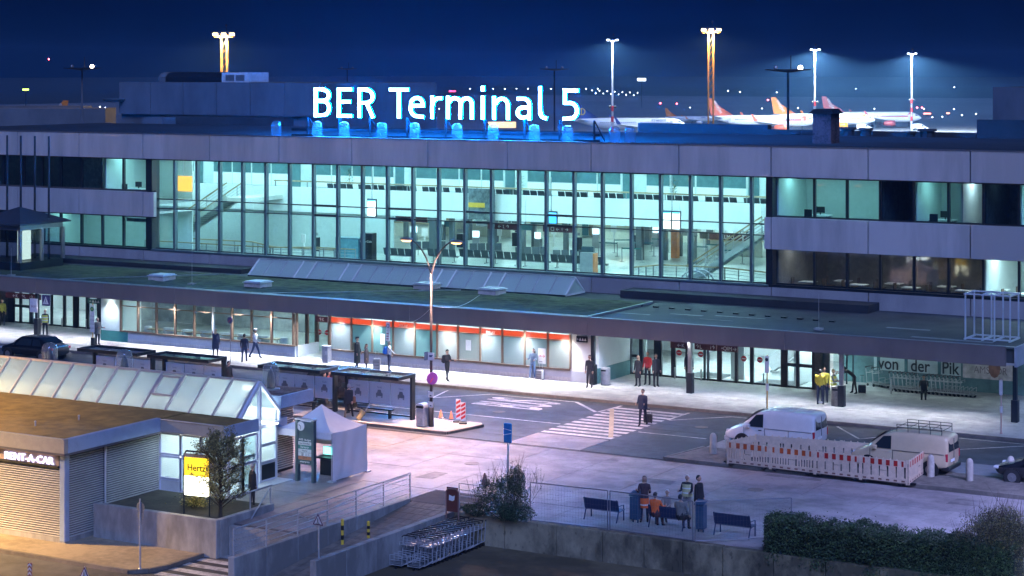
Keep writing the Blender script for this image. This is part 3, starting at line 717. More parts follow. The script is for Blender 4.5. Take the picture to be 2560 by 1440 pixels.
MB().box(xl[9] + 0.1, xl[10] - 0.1, YG + 0.15, YG + 0.2, 6.95, 7.2).build('cloth', dimwall, bl)
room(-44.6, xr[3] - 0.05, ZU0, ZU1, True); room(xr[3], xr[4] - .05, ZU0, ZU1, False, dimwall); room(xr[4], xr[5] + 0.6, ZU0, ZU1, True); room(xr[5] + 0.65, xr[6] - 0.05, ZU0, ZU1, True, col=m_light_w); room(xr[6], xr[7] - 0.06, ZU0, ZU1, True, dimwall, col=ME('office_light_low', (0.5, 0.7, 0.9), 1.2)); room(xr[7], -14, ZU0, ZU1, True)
dl = ME('ceiling_light_dim', (0.9, 0.88, 0.85), 3.2)
room(-44.6, xr[6] - 0.05, ZL0, ZL1, True, M('canteen_wall', (0.35, 0.33, 0.32), 0.7, var=0.2), 8.0, dl); room(xr[6], -14, ZL0, ZL1, True, None, 7.0, m_light_w)
desk(-42.9, ZU0, 'desk leaning stacks behind the first lit upper window'); desk(xr[4] + 0.9, ZU0, 'desk with dark chair in the upper office with teal walls'); desk(xr[7] + 1.2, ZU0, 'desk under a floor lamp in the end office')
for i in range(9):
    x = -43.5 + i * 1.55
    t = thing('canteen_table', 'pale canteen table with two chairs behind the tinted lower windows' if x < xr[6] else 'pale canteen table in the bright lit end room', 'table', (x, YG + 2.2 + (i % 2) * 1.6, ZL0), 0, 'canteen tables')
    MB().cbox((0, 0, 0.74), (0.9, 0.8, 0.05)).build('table_top', m_inwhite, t, world=False)
    MB().tube((0, 0, 0), (0, 0, 0.72), 0.04).lathe((0, 0, 0), [(0.25, 0), (0.25, 0.03), (0.05, 0.05)], 10).build('leg', m_grey, t, world=False)
    for s in (-0.75, 0.75): MB().cbox((s, 0, 0.45), (0.42, 0.42, 0.05)).cbox((s * 1.27, 0, 0.72), (0.05, 0.42, 0.5)).cbox((s, 0, 0.22), (0.3, 0.3, 0.42)).build('chair', M('chair_brown', (0.16, 0.11, 0.08), 0.5), t, world=False)

# the upper building stands a little deeper: move it away from the eye along the sight lines
KS = 1.028
for o in list(COL.objects):
    if o.name not in _before and o.parent is None:
        o.location = Vector((o.location.x * KS, o.location.y * KS, CH + (o.location.z - CH) * KS))
        o.scale = (KS, KS, KS)
        o.update_tag()
YF2 = YF * KS
# ================================================================ ground floor under the canopy
CY = 97.3                                                # canopy front
ZP = 0.118                                               # pavement level
CE = -28.0                                               # right end of the canopy
A = thing('terminal_canopy', 'long dark-fasciaed canopy roof over the terminal pavement', 'canopy', (-65, CY, 2.9))
inv = pmat(A).inverted()
for k in range(-2, 13):
    a, b = jx(k) + 0.008 - 1.2, min(jx(k + 1) - 0.008 - 1.2, CE)
    if a < CE: panel('canopy_panel', a, b, 2.9, 3.86, m_canopy, CY, 0.18, A)
MB().box(-116, CE, CY + 0.2, YF2 + 0.3, 2.95, 3.05).build('soffit', M('soffit_white', (0.5, 0.5, 0.5), 0.7, var=0.05), A)
MB().box(-116, CE, CY + 0.2, YF2 + 0.02, 3.06, 3.74).build('roof_deck', m_roofmid, A)
MB().box(-116, CE, CY - 0.02, CY + 0.2, 3.86, 3.9).build('edge_trim', M('edge_trim', (0.20, 0.22, 0.26), 0.4, 0.5, var=0.1), A)
MB().box(CE + 0.004, CE + 0.12, CY, YF2 + 0.02, 2.9, 3.88).build('end_panel', M('end_panel_blue', (0.36, 0.40, 0.46), 0.5, var=0.1), A)
# planted part of the roof, framed by gravel edges
m_moss = M('roof_moss', (0.035, 0.05, 0.022), 0.95, var=0.6, scale=1.6, bump=0.9)
ms = MB(); nx, ny = 140, 18
x0, x1, y0, y1 = -116, -52.2, CY + 0.75, 105.8
for i in range(nx + 1):
    for j in range(ny + 1): ms.v.append((x0 + (x1 - x0) * i / nx, y0 + (y1 - y0) * j / ny, 3.80 + rnd.uniform(0, 0.07)))
ms.f = [(i * (ny + 1) + j, (i + 1) * (ny + 1) + j, (i + 1) * (ny + 1) + j + 1, i * (ny + 1) + j + 1) for i in range(nx) for j in range(ny)]; ms.m = [0] * len(ms.f)
tag(ms.build('moss_bed', m_moss, A), kind='stuff')
for a, b in (((-116, CY + 0.62, 3.82), (-52.0, CY + 0.62, 3.82)), ((-52.0, CY + 0.62, 3.82), (-52.0, 105.9, 3.82)), ((-91, 98.0, 3.86), (-84, 105.6, 3.86)), ((-74.5, 98.0, 3.86), (-65, 105.6, 3.86))):
    MB().bar(a, b, 0.07 if a[2] > 3.83 else 0.13, 0.06 if a[2] > 3.83 else 0.12).build('roof_edging', M('edging_metal', (0.30, 0.34, 0.36), 0.4, 0.6, var=0.1), A)
m_patch = M('roof_patch', (0.16, 0.18, 0.19), 0.6, var=0.3)
for px, py, w, d in ((1580, 784, 2.2, 0.3), (1715, 787, 2.0, 0.4), (1850, 793, 3.0, 0.35), (1790, 800, 2.0, 0.25), (2270, 822, 2.4, 0.4), (2330, 845, 2.2, 0.4), (2420, 852, 2.6, 0.4)):
    p = G(px, py, 3.75); MB().box(p.x - w / 2, p.x + w / 2, p.y - d / 2, p.y + d / 2, 3.741, 3.752).build('roof_patch', m_patch, A)
MB().box(-55, -39.3, 107.7, YF2 + 0.03, 3.75, 4.2).build('upstand_shade_strip', m_roofdark, A); MB().box(-104, -83.5, 107.4, YF2 + 0.03, 3.75, 4.05).build('upstand_shade_strip', m_roofdark, A)  # second strip is added dark, standing in for a shadow band on the wall
for i in range(14):
    p = G(1560 + i * 40, 762 + i * 3.3, 3.75); MB().box(p.x - 0.15, p.x + 0.15, p.y - 0.1, p.y + 0.1, 3.745, 3.82).build('roof_stud', m_dark, A)
# ridge rooflight against the base wall
S = thing('ridge_rooflight', 'long glazed ridge rooflight lying on the mossy canopy roof', 'rooflight', (-68, 106, 3.8))
ra, rb = PY(642, 700, 107.0).x, PY(1432, 700, 107.0).x; n = 20; st = (rb - ra) / n
yA, yR, zA, zR = 106.1, 107.3, 3.88, 4.85
m_rl = MGLASS('rooflight_pane', (0.9, 0.95, 0.95), 0.8, 0.85, (0.72, 0.80, 0.78))
for i in range(n):
    a, b = ra + i * st + 0.03, ra + (i + 1) * st - 0.03
    clear = i in (3, 6, 12, 15)
    MB().add([(a, yA, zA), (b, yA, zA), (b, yR, zR), (a, yR, zR), (a, yA + .02, zA - .02), (b, yA + .02, zA - .02), (b, yR + .02, zR - .02), (a, yR + .02, zR - .02)], [(0, 1, 2, 3), (7, 6, 5, 4)]).build('pane', m_rl, S)
    MB().add([(a, 108.5, zA), (b, 108.5, zA), (b, yR, zR), (a, yR, zR)], [(0, 3, 2, 1)]).build('pane', m_rl, S)
    if clear:
        for q in (a + 0.05, b - 0.05): MB().bar((q, yA - 0.02, zA + 0.02), (q, yR - 0.02, zR + 0.02), 0.09, 0.09).build('hatch_frame', m_white, S)
for i in range(n + 1):
    x = ra + i * st
    MB().bar((x, yA - 0.02, zA), (x, yR, zR + 0.02), 0.055, 0.07).build('glazing_bar', m_galv, S)
MB().bar((ra, yR, zR + 0.03), (rb, yR, zR + 0.03), 0.08, 0.06).build('ridge_cap', m_galv, S)
MB().bar((ra, yA - 0.04, zA - 0.06), (rb, yA - 0.04, zA - 0.06), 0.1, 0.16).build('curb', m_dark, S)
for x in (ra, rb):
    MB().bar((x, yA, zA), (x, yR, zR), 0.1, 0.1).bar((x, yR, zR), (x, 108.5, zA), 0.1, 0.1).bar((x, yA, zA), (x, 108.5, zA), 0.1, 0.1).build('end_frame', m_white, S)
    MB().add([(x, yA, zA), (x, 108.5, zA), (x, yR, zR)], [(0, 1, 2)]).build('end_pane', m_rl, S)
for i, (px, py) in enumerate(((405, 700), (645, 717), (1068, 722), (1230, 735))):
    p = G(px, py, 3.82)
    t = thing('roof_hatch', ['small boxed roof hatch on the moss near the lantern house', 'small boxed roof hatch on the moss below the end of the ridge rooflight', 'small boxed roof hatch behind the double lamp post', 'small boxed roof hatch nearest the bare canopy deck'][i], 'roof hatch', p, 0, 'roof hatches on the moss')
    MB().cbox((0, 0, 0.13), (1.25, 1.25, 0.26)).build('curb', M('hatch_curb', (0.62, 0.55, 0.5), 0.6, var=0.2), t, world=False)
    MB().cbox((0, 0, 0.31), (1.4, 1.4, 0.05)).cbox((0, 0, 0.37), (1.2, 1.2, 0.06)).build('lid', M('hatch_lid', (0.55, 0.58, 0.62), 0.35, var=0.1), t, world=False, bevel=0.01)
# steel cube frame, thin masts and the wire on the canopy
fr = thing('cube_frame', 'open white steel box frame standing on the canopy end', 'frame', G(2480, 850, 3.8))
c = G(2480, 848, 3.8); m_alu = M('white_tube', (0.6, 0.66, 0.75), 0.4, 0.3, var=0.05)
for dx in (-1.15, -0.25, 0.35, 1.15):
    for dy in (-0.75, 0.75):
        MB().bar((c.x + dx, c.y + dy, 3.8), (c.x + dx, c.y + dy, 6.15), 0.07).build('upright', m_alu, fr)
    for z in (3.84, 6.12): MB().bar((c.x + dx, c.y - 0.9, z), (c.x + dx, c.y + 0.9, z), 0.08).build('cross_bar', m_alu, fr)
for dy in (-0.75, 0.75):
    for z in (3.88, 6.12): MB().bar((c.x - 1.15, c.y + dy, z), (c.x + 1.15, c.y + dy, z), 0.07).build('long_bar', m_alu, fr)
for i, (px, py, h) in enumerate(((2047, 825, 1.9), (28, 690, 1.9), (480, 712, 2.6))):
    p = G(px, py, 3.8)
    t = thing('lightning_rod', ['thin lightning rod on the bare canopy deck beside the cube frame', 'thin lightning rod on the canopy near the lantern house', 'thin lightning rod at the mossy canopy edge'][i], 'rod', p, 0, 'lightning rods')
    MB().tube((0, 0, 0), (0, 0, h), 0.012, 0.006, 5).build('rod', m_galv, t, world=False)
    MB().cbox((0, 0, 0.06), (0.4, 0.4, 0.1)).build('foot_block', m_conc, t, world=False)
# lantern house at the left end of the canopy
L = thing('lantern_house', 'small glazed pavilion with a dark hipped roof on the canopy', 'pavilion', (-101.5, 103.0, 3.8))
xa, xb = PY(-60, 600, 101).x, PY(50, 600, 101).x; ya, yb = 101.0, 105.2
xc = PXX(126, 600, 0) if False else None
MB().add([(xa - .4, ya - .4, 7.0), (xb + .4, ya - .4, 7.0), (xb + .4, yb + .4, 7.0), (xa - .4, yb + .4, 7.0), ((xa + xb) / 2, (ya + yb) / 2, 8.0), (xa - .4, ya - .4, 6.9), (xb + .4, ya - .4, 6.9), (xb + .4, yb + .4, 6.9), (xa - .4, yb + .4, 6.9)],
         [(0, 1, 4), (1, 2, 4), (2, 3, 4), (3, 0, 4), (5, 6, 1, 0), (6, 7, 2, 1), (7, 8, 3, 2), (8, 5, 0, 3), (8, 7, 6, 5)]).build('roof', M('slate_roof', (0.03, 0.035, 0.045), 0.6, var=0.2), L)
MB().box(xa, xb, ya, yb, 6.55, 6.9).build('eaves_band', m_grey, L); MB().box(xa, xb, ya, yb, 3.8, 4.35).build('plinth', m_dark, L)
for x, y in ((xa, ya), (xb, ya), (xb, yb), (xb, (ya + yb) / 2), ((xa + xb) / 2, ya)): MB().box(x - .1, x + .1, y - .1, y + .1, 4.35, 6.55).build('post', m_grey, L)
MB().box(xa, xb, ya, ya + .02, 4.35, 6.55).build('pane', m_glass_dim, L); MB().box(xb - .02, xb, ya, yb, 4.35, 6.55).build('pane', m_glass_dim, L)
MB().box(xb - 1.2, xb - 1.1, ya + 1.0, ya + 2.2, 4.4, 6.4).build('inner_panel', ME('pavilion_light', (0.85, 1, 0.9), 0.45), L)
for i, px in enumerate((18, 52, 87, 122)):                   # tall dark masts beside it
    p = PY(px, 500, 104.0); t = single('flag_mast', MB().tube((p.x, 104, 3.8), (p.x, 104, 12.9), 0.09, 0.07, 8), m_dark, 'tall dark bare mast standing by the glazed pavilion', 'mast', 'dark masts by the pavilion', (p.x, 104, 3.8))
# ---------------------------------------------------------------- shop fronts
SH = 98.05                                               # shop wall plane
m_shopwall = M('shop_wall', (0.55, 0.58, 0.62), 0.6, var=0.08, scale=1.2)
m_teal = M('teal_paint', (0.06, 0.28, 0.24), 0.6, var=0.1)
m_bronze = M('bronze_frame', (0.20, 0.13, 0.09), 0.45, 0.3, var=0.1)
m_tilestrip = M('white_tile', (0.62, 0.62, 0.60), 0.4, var=0.15, scale=10)
GF = thing('ground_floor', 'ground floor of the terminal with cafe, shop and door fronts', 'shop front', (-65, SH, 0))
def gx_(px, Y=SH, y=850): return PY(px, y, Y).x
cl, cr = gx_(302), gx_(738); sl_, sr = gx_(826), gx_(1426)
MB().box(gx_(254), cr, SH, SH + 0.25, ZP - 0.02, 0.78).build('cafe_plinth', m_shopwall, GF)
MB().box(gx_(254) - .02, cl, SH - 0.02, SH + 0.25, 0.8, 2.95).build('white_wall', M('mint_wall', (0.62, 0.75, 0.70), 0.6, var=0.05), GF)
MB().box(gx_(254) - .04, cl + 0.6, SH - 0.03, SH - 0.005, ZP, 0.78).build('teal_dado', m_teal, GF)
MB().box(sl_, sr, SH, SH + 0.25, ZP - 0.02, 0.75).build('shop_plinth', m_shopwall, GF)
MB().box(sr, gx_(1482), SH, SH + 0.25, ZP - 0.02, 2.95).build('white_wall', M('cream_wall', (0.80, 0.78, 0.70), 0.6, var=0.05), GF)
MB().box(sr + .01, gx_(1482) + .01, SH - .02, SH - .004, ZP, 0.72).build('grey_dado', m_shopwall, GF)
for a, b in ((cl, cr), (sl_, gx_(1482))):                   # tiled skirting: separate tiles
    tm_ = MB().box(0, 0.19, 0, 0.012, 0, 0.11).mesh('skirting_tile', m_tilestrip)
    nn = int((b - a) / 0.2); iv = pmat(GF).inverted()
    if a == cl: nn = int((b - a) / 0.2)
    tl = MB()
    for i in range(nn):
        for j in range(2): tl.box(a + i * 0.2, a + i * 0.2 + 0.185, SH - 0.016, SH - 0.002, ZP + 0.01 + j * 0.115, ZP + 0.115 + j * 0.115)
    tag(tl.build('skirting_tiles', m_tilestrip, GF), kind='stuff')
MB().box(cl, cr + 0.05, SH - 0.12, SH + 0.1, 0.78, 0.86).build('window_ledge', m_bronze, GF)
MB().box(sl_, sr, SH - 0.12, SH + 0.1, 0.75, 0.83).build('window_ledge', m_bronze, GF)
cxs = [302, 345, 391, 438, 486, 533, 580, 629, 679, 733]
for i, px in enumerate(cxs): MB().box(gx_(px) - .06, gx_(px) + .06, SH - .05, SH + .1, 0.86, 2.95).build('cafe_mullion', m_bronze if i != 5 else m_white, GF)
for a, b in zip(cxs[:-1], cxs[1:]):
    panel('cafe_pane', gx_(a) + .06, gx_(b) - .06, 0.86, 2.4, m_glass, SH + .02, .012, GF); panel('cafe_pane', gx_(a) + .06, gx_(b) - .06, 2.46, 2.95, m_glass, SH + .02, .012, GF)
    panel('cafe_transom', gx_(a) + .06, gx_(b) - .06, 2.4, 2.46, m_bronze, SH - .02, .08, GF)
# cafe return wall and recessed door
MB().box(cr, cr + .12, SH + .12, SH + 2.3, ZP, 0.8).build('return_plinth', m_shopwall, GF)
for y in (SH + .1, SH + 1.2, SH + 2.25): MB().box(cr - .02, cr + .12, y - .06, y + .06, 0.8, 2.95).build('return_mullion', m_bronze, GF)
MB().box(cr + .04, cr + .06, SH + .15, SH + 2.2, 0.86, 2.95).build('return_pane', m_glass, GF)
YD = SH + 2.3
for a, b in ((765, 789), (792, 822)):
    x0, x1 = gx_(a, YD), gx_(b, YD)
    for x in (x0, x1): MB().box(x - .05, x + .05, YD - .04, YD + .06, ZP, 2.95).build('door_frame', m_bronze, GF)
    MB().box(x0 + .05, x1 - .05, YD, YD + .012, ZP + .1, 2.5).build('door_pane', m_glass, GF)
def noentry(x, y, z, r=0.16):
    mb = MB(); mb.tube((x, y, z), (x, y - 0.012, z), r, r, 20); mb.build('no_entry_disc', M('sign_red', (0.62, 0.02, 0.03), 0.4, var=0), GF)
    MB().box(x - r * .7, x + r * .7, y - 0.02, y - 0.013, z - r * .17, z + r * .17).build('no_entry_bar', m_white, GF)
noentry(gx_(799, YD), YD - .02, 1.4); noentry(gx_(818, YD), YD - .02, 1.4)
# shop with the orange-red band
sxs = [826, 879, 931, 983, 1037, 1093, 1145, 1201, 1256, 1312, 1370, 1426]
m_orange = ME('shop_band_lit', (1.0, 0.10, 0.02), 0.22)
m_frost = [MGLASS('frost_%d' % i, (0.6, 0.7, 0.72), 0.7, 0.7, c) for i, c in enumerate(((0.40, 0.48, 0.50), (0.22, 0.42, 0.42), (0.45, 0.48, 0.46)))]
for i, px in enumerate(sxs): MB().box(gx_(px) - .055, gx_(px) + .055, SH - .05, SH + .1, 0.83, 2.95).build('shop_mullion', m_bronze, GF)
for i, (a, b) in enumerate(zip(sxs[:-1], sxs[1:])):
    panel('shop_pane', gx_(a) + .06, gx_(b) - .06, 0.83, 2.36, m_frost[(0, 1, 1, 0, 1, 2, 2, 0, 0, 0, 2)[i]], SH + .02, .02, GF)
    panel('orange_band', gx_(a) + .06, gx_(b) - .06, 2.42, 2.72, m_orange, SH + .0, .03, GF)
    panel('shop_transom', gx_(a) + .06, gx_(b) - .06, 2.36, 2.41, m_bronze, SH - .02, .08, GF)
    panel('upper_pane', gx_(a) + .06, gx_(b) - .06, 2.73, 2.95, m_glass, SH + .02, .01, GF)
for px in (1009, 1227):
    tm = text_mb('RELAY', 0.2, 0.003, 'CENTER', 0.006); tm.v = [(x + gx_(px), y + SH - .01, z + 2.46) for x, y, z in tm.v]; tm.build('shop_lettering', m_white, GF)
for px, py, w, h in ((957, 848, .32, .62), (1171, 863, .34, .6), (1355, 890, .48, .86)):
    p = PY(px, py, SH); po = thing('poster', {957: 'white notice taped to the teal shop window', 1171: 'white notice on the grey shop window', 1355: 'white poster with a red arrow beside the leaning woman'}[px], 'poster', (p.x, SH - .01, p.z))
    MB().cbox((0, 0, 0), (w, .012, h)).build('sheet', m_white, po, world=False)
    if px == 1355:
        tm = text_mb('→', .3, .002, 'CENTER'); tm.v = [(x + .08, y - .012, z - .1) for x, y, z in tm.v]; tm.build('print', m_red, po, world=False)
        MB().cbox((-.1, -.009, .0), (.12, .004, .05)).build('print', m_red, po, world=False)
# interiors behind cafe and shop
def gtp(n, mb, m): return mb.build(n, m, GF)
gtp('cafe_floor', MB().box(cl - 1.6, sr, SH + .3, 108, ZP - .1, ZP + .02), m_infloor)
gtp('cafe_back_wall', MB().box(-96, sr, 107.5, 107.7, 0, 3), M('cafe_wall', (0.32, 0.35, 0.36), 0.7, var=0.3, scale=1.5))
gtp('shop_back_wall', MB().box(gx_(826), sr, 101.2, 101.3, 0, 3), M('shop_inner', (0.5, 0.55, 0.56), 0.7, var=0.1))
lg = MB().box(-.9, .9, -.2, .2, -.03, 0).mesh('light_panel', m_light_w)
for i in range(6): pieces('light_panel', lg, GF, [pmat(GF).inverted() @ Vector((cl + 1.5 + i * 2.9, 102 + (i % 3) * 1.6, 2.93))])
for i in range(6): pieces('light_panel', lg, GF, [pmat(GF).inverted() @ Vector((sl_ + 1.4 + i * 2.9, 100.2, 2.93))])
for i in range(7):
    x = gx_(395 + i * 47, 99.6); t = thing('cafe_table', 'pale wooden cafe table behind the cafe window', 'table', (x, 99.6, ZP + .02), 0, 'cafe tables')
    MB().cbox((0, 0, .73), (1.3, .7, .05)).build('table_top', m_wood, t, world=False)
    for sx in (-.5, .5): MB().tube((sx, 0, 0), (sx, 0, .72), .03).build('leg', m_galv, t, world=False)
    for sx in (-.9, .95):
        MB().lathe((sx, .1, .42), [(.05, 0), (.24, .02), (.27, .12), (.24, .42), (.2, .44)], 12).tube((sx, .1, 0), (sx, .1, .42), .025).build('shell_chair', m_white, t, world=False, smooth=True)
for px in (310, 450, 592):                              # cafe pendant globes
    p = PY(px, 768, 100.5); t = thing('globe_lamp', 'small white globe lamp hanging in the cafe', 'lamp', (p.x, 100.5, 2.55), 0, 'cafe globe lamps')
    MB().ball((0, 0, 0), .09).build('globe', ME('globe_glow', (.9, .95, 1), 12), t, world=False, smooth=True); MB().tube((0, 0, .09), (0, 0, .45), .01).build('cord', m_dark, t, world=False)
# ---------------------------------------------------------------- main doors (right) and doors by the pavilion (left)
DY = 102.35
def dx_(px, Y=DY): return PY(px, 880, Y).x
m_stone = M('dark_stone', (0.05, 0.07, 0.075), 0.4, var=0.5, scale=9)
def frames(lst, Y, z1=2.95):
    for a, b in lst: MB().box(dx_(a, Y), dx_(b, Y), Y - .08, Y + .08, ZP, z1).build('door_frame', m_dark, GF)
def glz(lst, Y, z0=ZP + .1, z1=2.9):
    for a, b in lst:
        panel('door_pane', dx_(a, Y), dx_(b, Y), z0, z1, m_glass, Y, .012, GF); panel('door_rail', dx_(a, Y), dx_(b, Y), ZP, ZP + .1, m_dark, Y - .03, .06, GF)
fl = [(1568, 1580), (1599, 1608), (1636, 1655), (1679, 1689), (1715, 1719), (1760, 1764), (1769, 1772), (1794, 1804), (1838, 1845), (1876, 1884), (1953, 1969), (1991, 1998), (2031, 2038)]
frames(fl, DY); glz([(a[1], b[0]) for a, b in zip(fl[:-1], fl[1:])], DY)
MB().box(dx_(1969), dx_(2031), DY - .05, DY + .05, 1.28, 1.46).build('door_midrail', m_dark, GF)
MB().box(dx_(1580), dx_(1599), DY - .05, DY + .05, 1.1, 1.25).build('door_midrail', m_dark, GF)
MB().box(dx_(2038), dx_(2055), DY - .1, DY + .2, ZP, 2.95).build('stone_pier', m_stone, GF); MB().box(dx_(1560), dx_(1568), DY - .1, DY + .2, ZP, 2.95).build('stone_pier', m_stone, GF)
for px, z in ((1698, 1.55), (1752, 1.55), (1860, 1.5), (1900, 1.5)): noentry(dx_(px), DY - .02, z)
wx = gx_(1490)
MB().box(wx - .25, wx, SH + .28, DY - .1, 0.95, 2.95).build('white_return_wall', m_inwhite, GF); MB().box(wx - .25, wx + .004, SH + .28, DY - .1, ZP, 0.94).build('teal_dado', M('dado_teal', (0.12, 0.27, 0.28), 0.6, var=0.1), GF)
gtp('lobby_floor', MB().box(dx_(1568), dx_(2050), DY + .1, 113, ZP - .1, ZP + .01), M('lobby_floor', (0.6, 0.62, 0.62), 0.25, var=0.1))
gtp('lobby_back_wall', MB().box(-58, -34, 112.8, 113, 0, 3.2), m_inwhite)
gtp('lobby_mat', MB().box(dx_(1700), dx_(1790), DY + .9, DY + 2.6, ZP + .012, ZP + .03), m_dark); gtp('lobby_mat', MB().box(dx_(1880), dx_(1985), DY + .5, DY + 2.0, ZP + .012, ZP + .03), m_dark)
for i in range(5): 
    for y in (104.2, 108): pieces('light_panel', lg, GF, [pmat(GF).inverted() @ Vector((dx_(1600) + .9 + i * 2.3, y, 2.93))])
gtp('lobby_wall', MB().box(dx_(1805), dx_(1838), DY + 1.2, DY + 1.3, ZP, 2.9), m_inwhite)
es = thing('lobby_escalator', 'silver escalator rising inside the main entrance doors', 'escalator', (-43, 108, ZP))
for y in (106.5, 107.6): MB().bar((-44.8, y, .6), (-41.2, y, 3.2), .1, .8).build('balustrade', m_galv, es)
MB().bar((-44.8, 107.05, .2), (-41.2, 107.05, 2.8), .95, .1).build('step_deck', m_grey, es)
# left doors
YL = 101.9
fl2 = [(22, 36), (50, 54), (75, 82), (128, 131), (159, 164), (184, 196), (216, 222), (244, 254)]
frames(fl2, YL); glz([(a[1], b[0]) for a, b in zip(fl2[:-1], fl2[1:])], YL)
MB().box(dx_(36, YL), dx_(75, YL), YL - .05, YL + .05, 1.2, 1.38).build('door_midrail', m_dark, GF)
gtp('lobby_floor', MB().box(-112, gx_(254) - .3, YL + .1, 110, ZP - .1, ZP + .01), M('lobby_floor', (0, 0, 0))); gtp('lobby_back_wall', MB().box(-116, -88, 109.8, 110, 0, 3.2), m_inwhite)
MB().box(gx_(254) - .25, gx_(254), SH + .28, YL, ZP, 2.95).build('white_return_wall', m_inwhite, GF); MB().box(-125, dx_(22, YL), YL - .1, YL + .2, 0, 2.95).build('stone_pier', m_stone, GF)
for i in range(5): pieces('light_panel', lg, GF, [pmat(GF).inverted() @ Vector((-108 + i * 3.6, 104.5 + (i % 2) * 2, 2.93))])
# right storefront recess with the faded shop lettering
RY = 106.0
rx0, rx1 = PY(2185, 930, RY).x, PY(2545, 960, RY).x
gtp('store_wall', MB().box(dx_(2055) - .2, rx1 + 8, RY, RY + .2, 0, 3.3), M('store_window', (0.12, 0.22, 0.24), 0.35, var=0.3, scale=1.0))
MB().box(PY(2185, 930, RY - .03).x, PY(2402, 930, RY - .03).x, RY - .04, RY - .01, .9, 2.75).build('store_banner', M('store_banner', (0.45, 0.55, 0.57), 0.4, var=0.2, scale=0.8), GF)
tm = text_mb('von   der   Pik', 0.95, 0.004, 'LEFT', 0.012, sx=0.76); mn = min(p[0] for p in tm.v); mxx = max(p[0] for p in tm.v); kx = (PY(2400, 930, RY).x - PY(2196, 930, RY).x) / (mxx - mn)
tm.v = [((x - mn) * kx + PY(2196, 930, RY).x, y + RY - .07, z + 0.98) for x, y, z in tm.v]; tm.build('store_lettering', m_dark, GF)
for px in (2193, 2262, 2345): MB().box(PY(px, 930, RY).x, PY(px + 8, 930, RY).x, RY - .06, RY - .046, .9, 2.8).build('store_pier', m_dkteal, GF)
MB().box(PY(2408, 940, RY).x, PY(2538, 950, RY).x, RY - .06, RY - .02, .85, 2.6).build('store_poster', M('store_poster', (0.50, 0.46, 0.48), 0.5, var=0.35, scale=2), GF)
tm = text_mb('AMSTOR', 0.55, 0.003, 'LEFT', 0, sx=0.85); tm.v = [(x + PY(2435, 940, RY).x, y + RY - .065, z + 1.15) for x, y, z in tm.v]; tm.build('poster_lettering', M('poster_ink', (0.2, 0.16, 0.18), 0.5), GF)
MB().ball((PY(2487, 930, RY).x, RY - .07, 2.25), (.16, .01, .2)).ball((PY(2487, 950, RY).x, RY - .07, 1.5), (.33, .012, .55)).build('poster_figure', M('poster_skin', (0.28, 0.13, 0.10), 0.5, var=0.3), GF)
rlm = MB().box(-.9, .9, -.15, .15, -.03, 0).mesh('light_panel', ME('recess_fill_light', (.7, .92, 1.0), 3.0))  # panels added only to brighten the recess and its lettering
pieces('light_panel', rlm, GF, [pmat(GF).inverted() @ Vector((-38 + 2.9 * i, 102.6, 2.93)) for i in range(4)])
# side vestibule with lit glazing (faces the plaza corner)
vx = dx_(2088, 103.2)
for k2, (y0, y1) in enumerate(((103.0, 104.0), (104.05, 105.0), (105.05, 106.0))):
    MB().box(vx - .03, vx - .015, y0, y1, ZP + .1, 2.9).build('vestibule_pane', m_glass, GF); MB().box(vx - .06, vx + .02, y1 - .02, y1 + .05, ZP, 2.95).build('vestibule_frame', m_dark, GF)
MB().box(dx_(2055, 102.5), vx - .06, 102.45, 102.6, ZP, 2.95).build('vestibule_wall', M('green_stone', (0.05, 0.10, 0.10), 0.4, var=0.3, scale=6), GF)
gtp('vestibule_back', MB().box(vx - 2.2, vx - 2.1, 102.7, 106, ZP, 2.95), m_inwhite)
pieces('light_panel', lg, GF, [pmat(GF).inverted() @ Vector((vx - 1.0, 104.4, 2.93))])
# ---------------------------------------------------------------- canopy columns and downlights
for i, (px, py) in enumerate(((1731, 981), (2108, 1015), (2544, 1052), (88, 838), (1487, 960))):
    p = G(px, py, ZP); lab = ['dark square canopy column in front of the main doors', 'dark canopy column beside the round bin and the yellow jackets', 'dark canopy column at the canopy end', 'dark canopy column carrying the crossing sign', 'dark slim canopy column beside the cream wall'][i]
    t = thing('canopy_column', lab, 'column', (p.x, CY + .55 if i != 4 else SH - .2, ZP), 0, 'canopy columns')
    MB().cbox((0, 0, 1.4), (.2, .2, 2.8)).build('shaft', m_grey if i < 2 else m_dark, t, world=False); MB().cbox((0, 0, .55), (.34, .34, 1.1)).build('base_casing', m_dark, t, world=False, bevel=.02)
dlm = MB().lathe((0, 0, 0), [(.0, -.02), (.1, -.02), (.13, 0), (.13, .05)], 14).mesh('downlight', ME('downlight_glow', (.92, .96, 1.0), 9))
for i in range(29):
    x = -99.4 + i * 2.55
    if x > CE - .6: break
    pieces('downlight', dlm, A, [pmat(A).inverted() @ Vector((x, CY + .45, 2.945))])
    e = 330 if -82 < x < -51 else (150 if x < -82 else 110)
    lamp('SPOT', 'downlight_lamp', (x, CY + .45, 2.9), e, (.93, .95, 1.0), A, .08, R(128), .9, (x, CY - .45, 0))
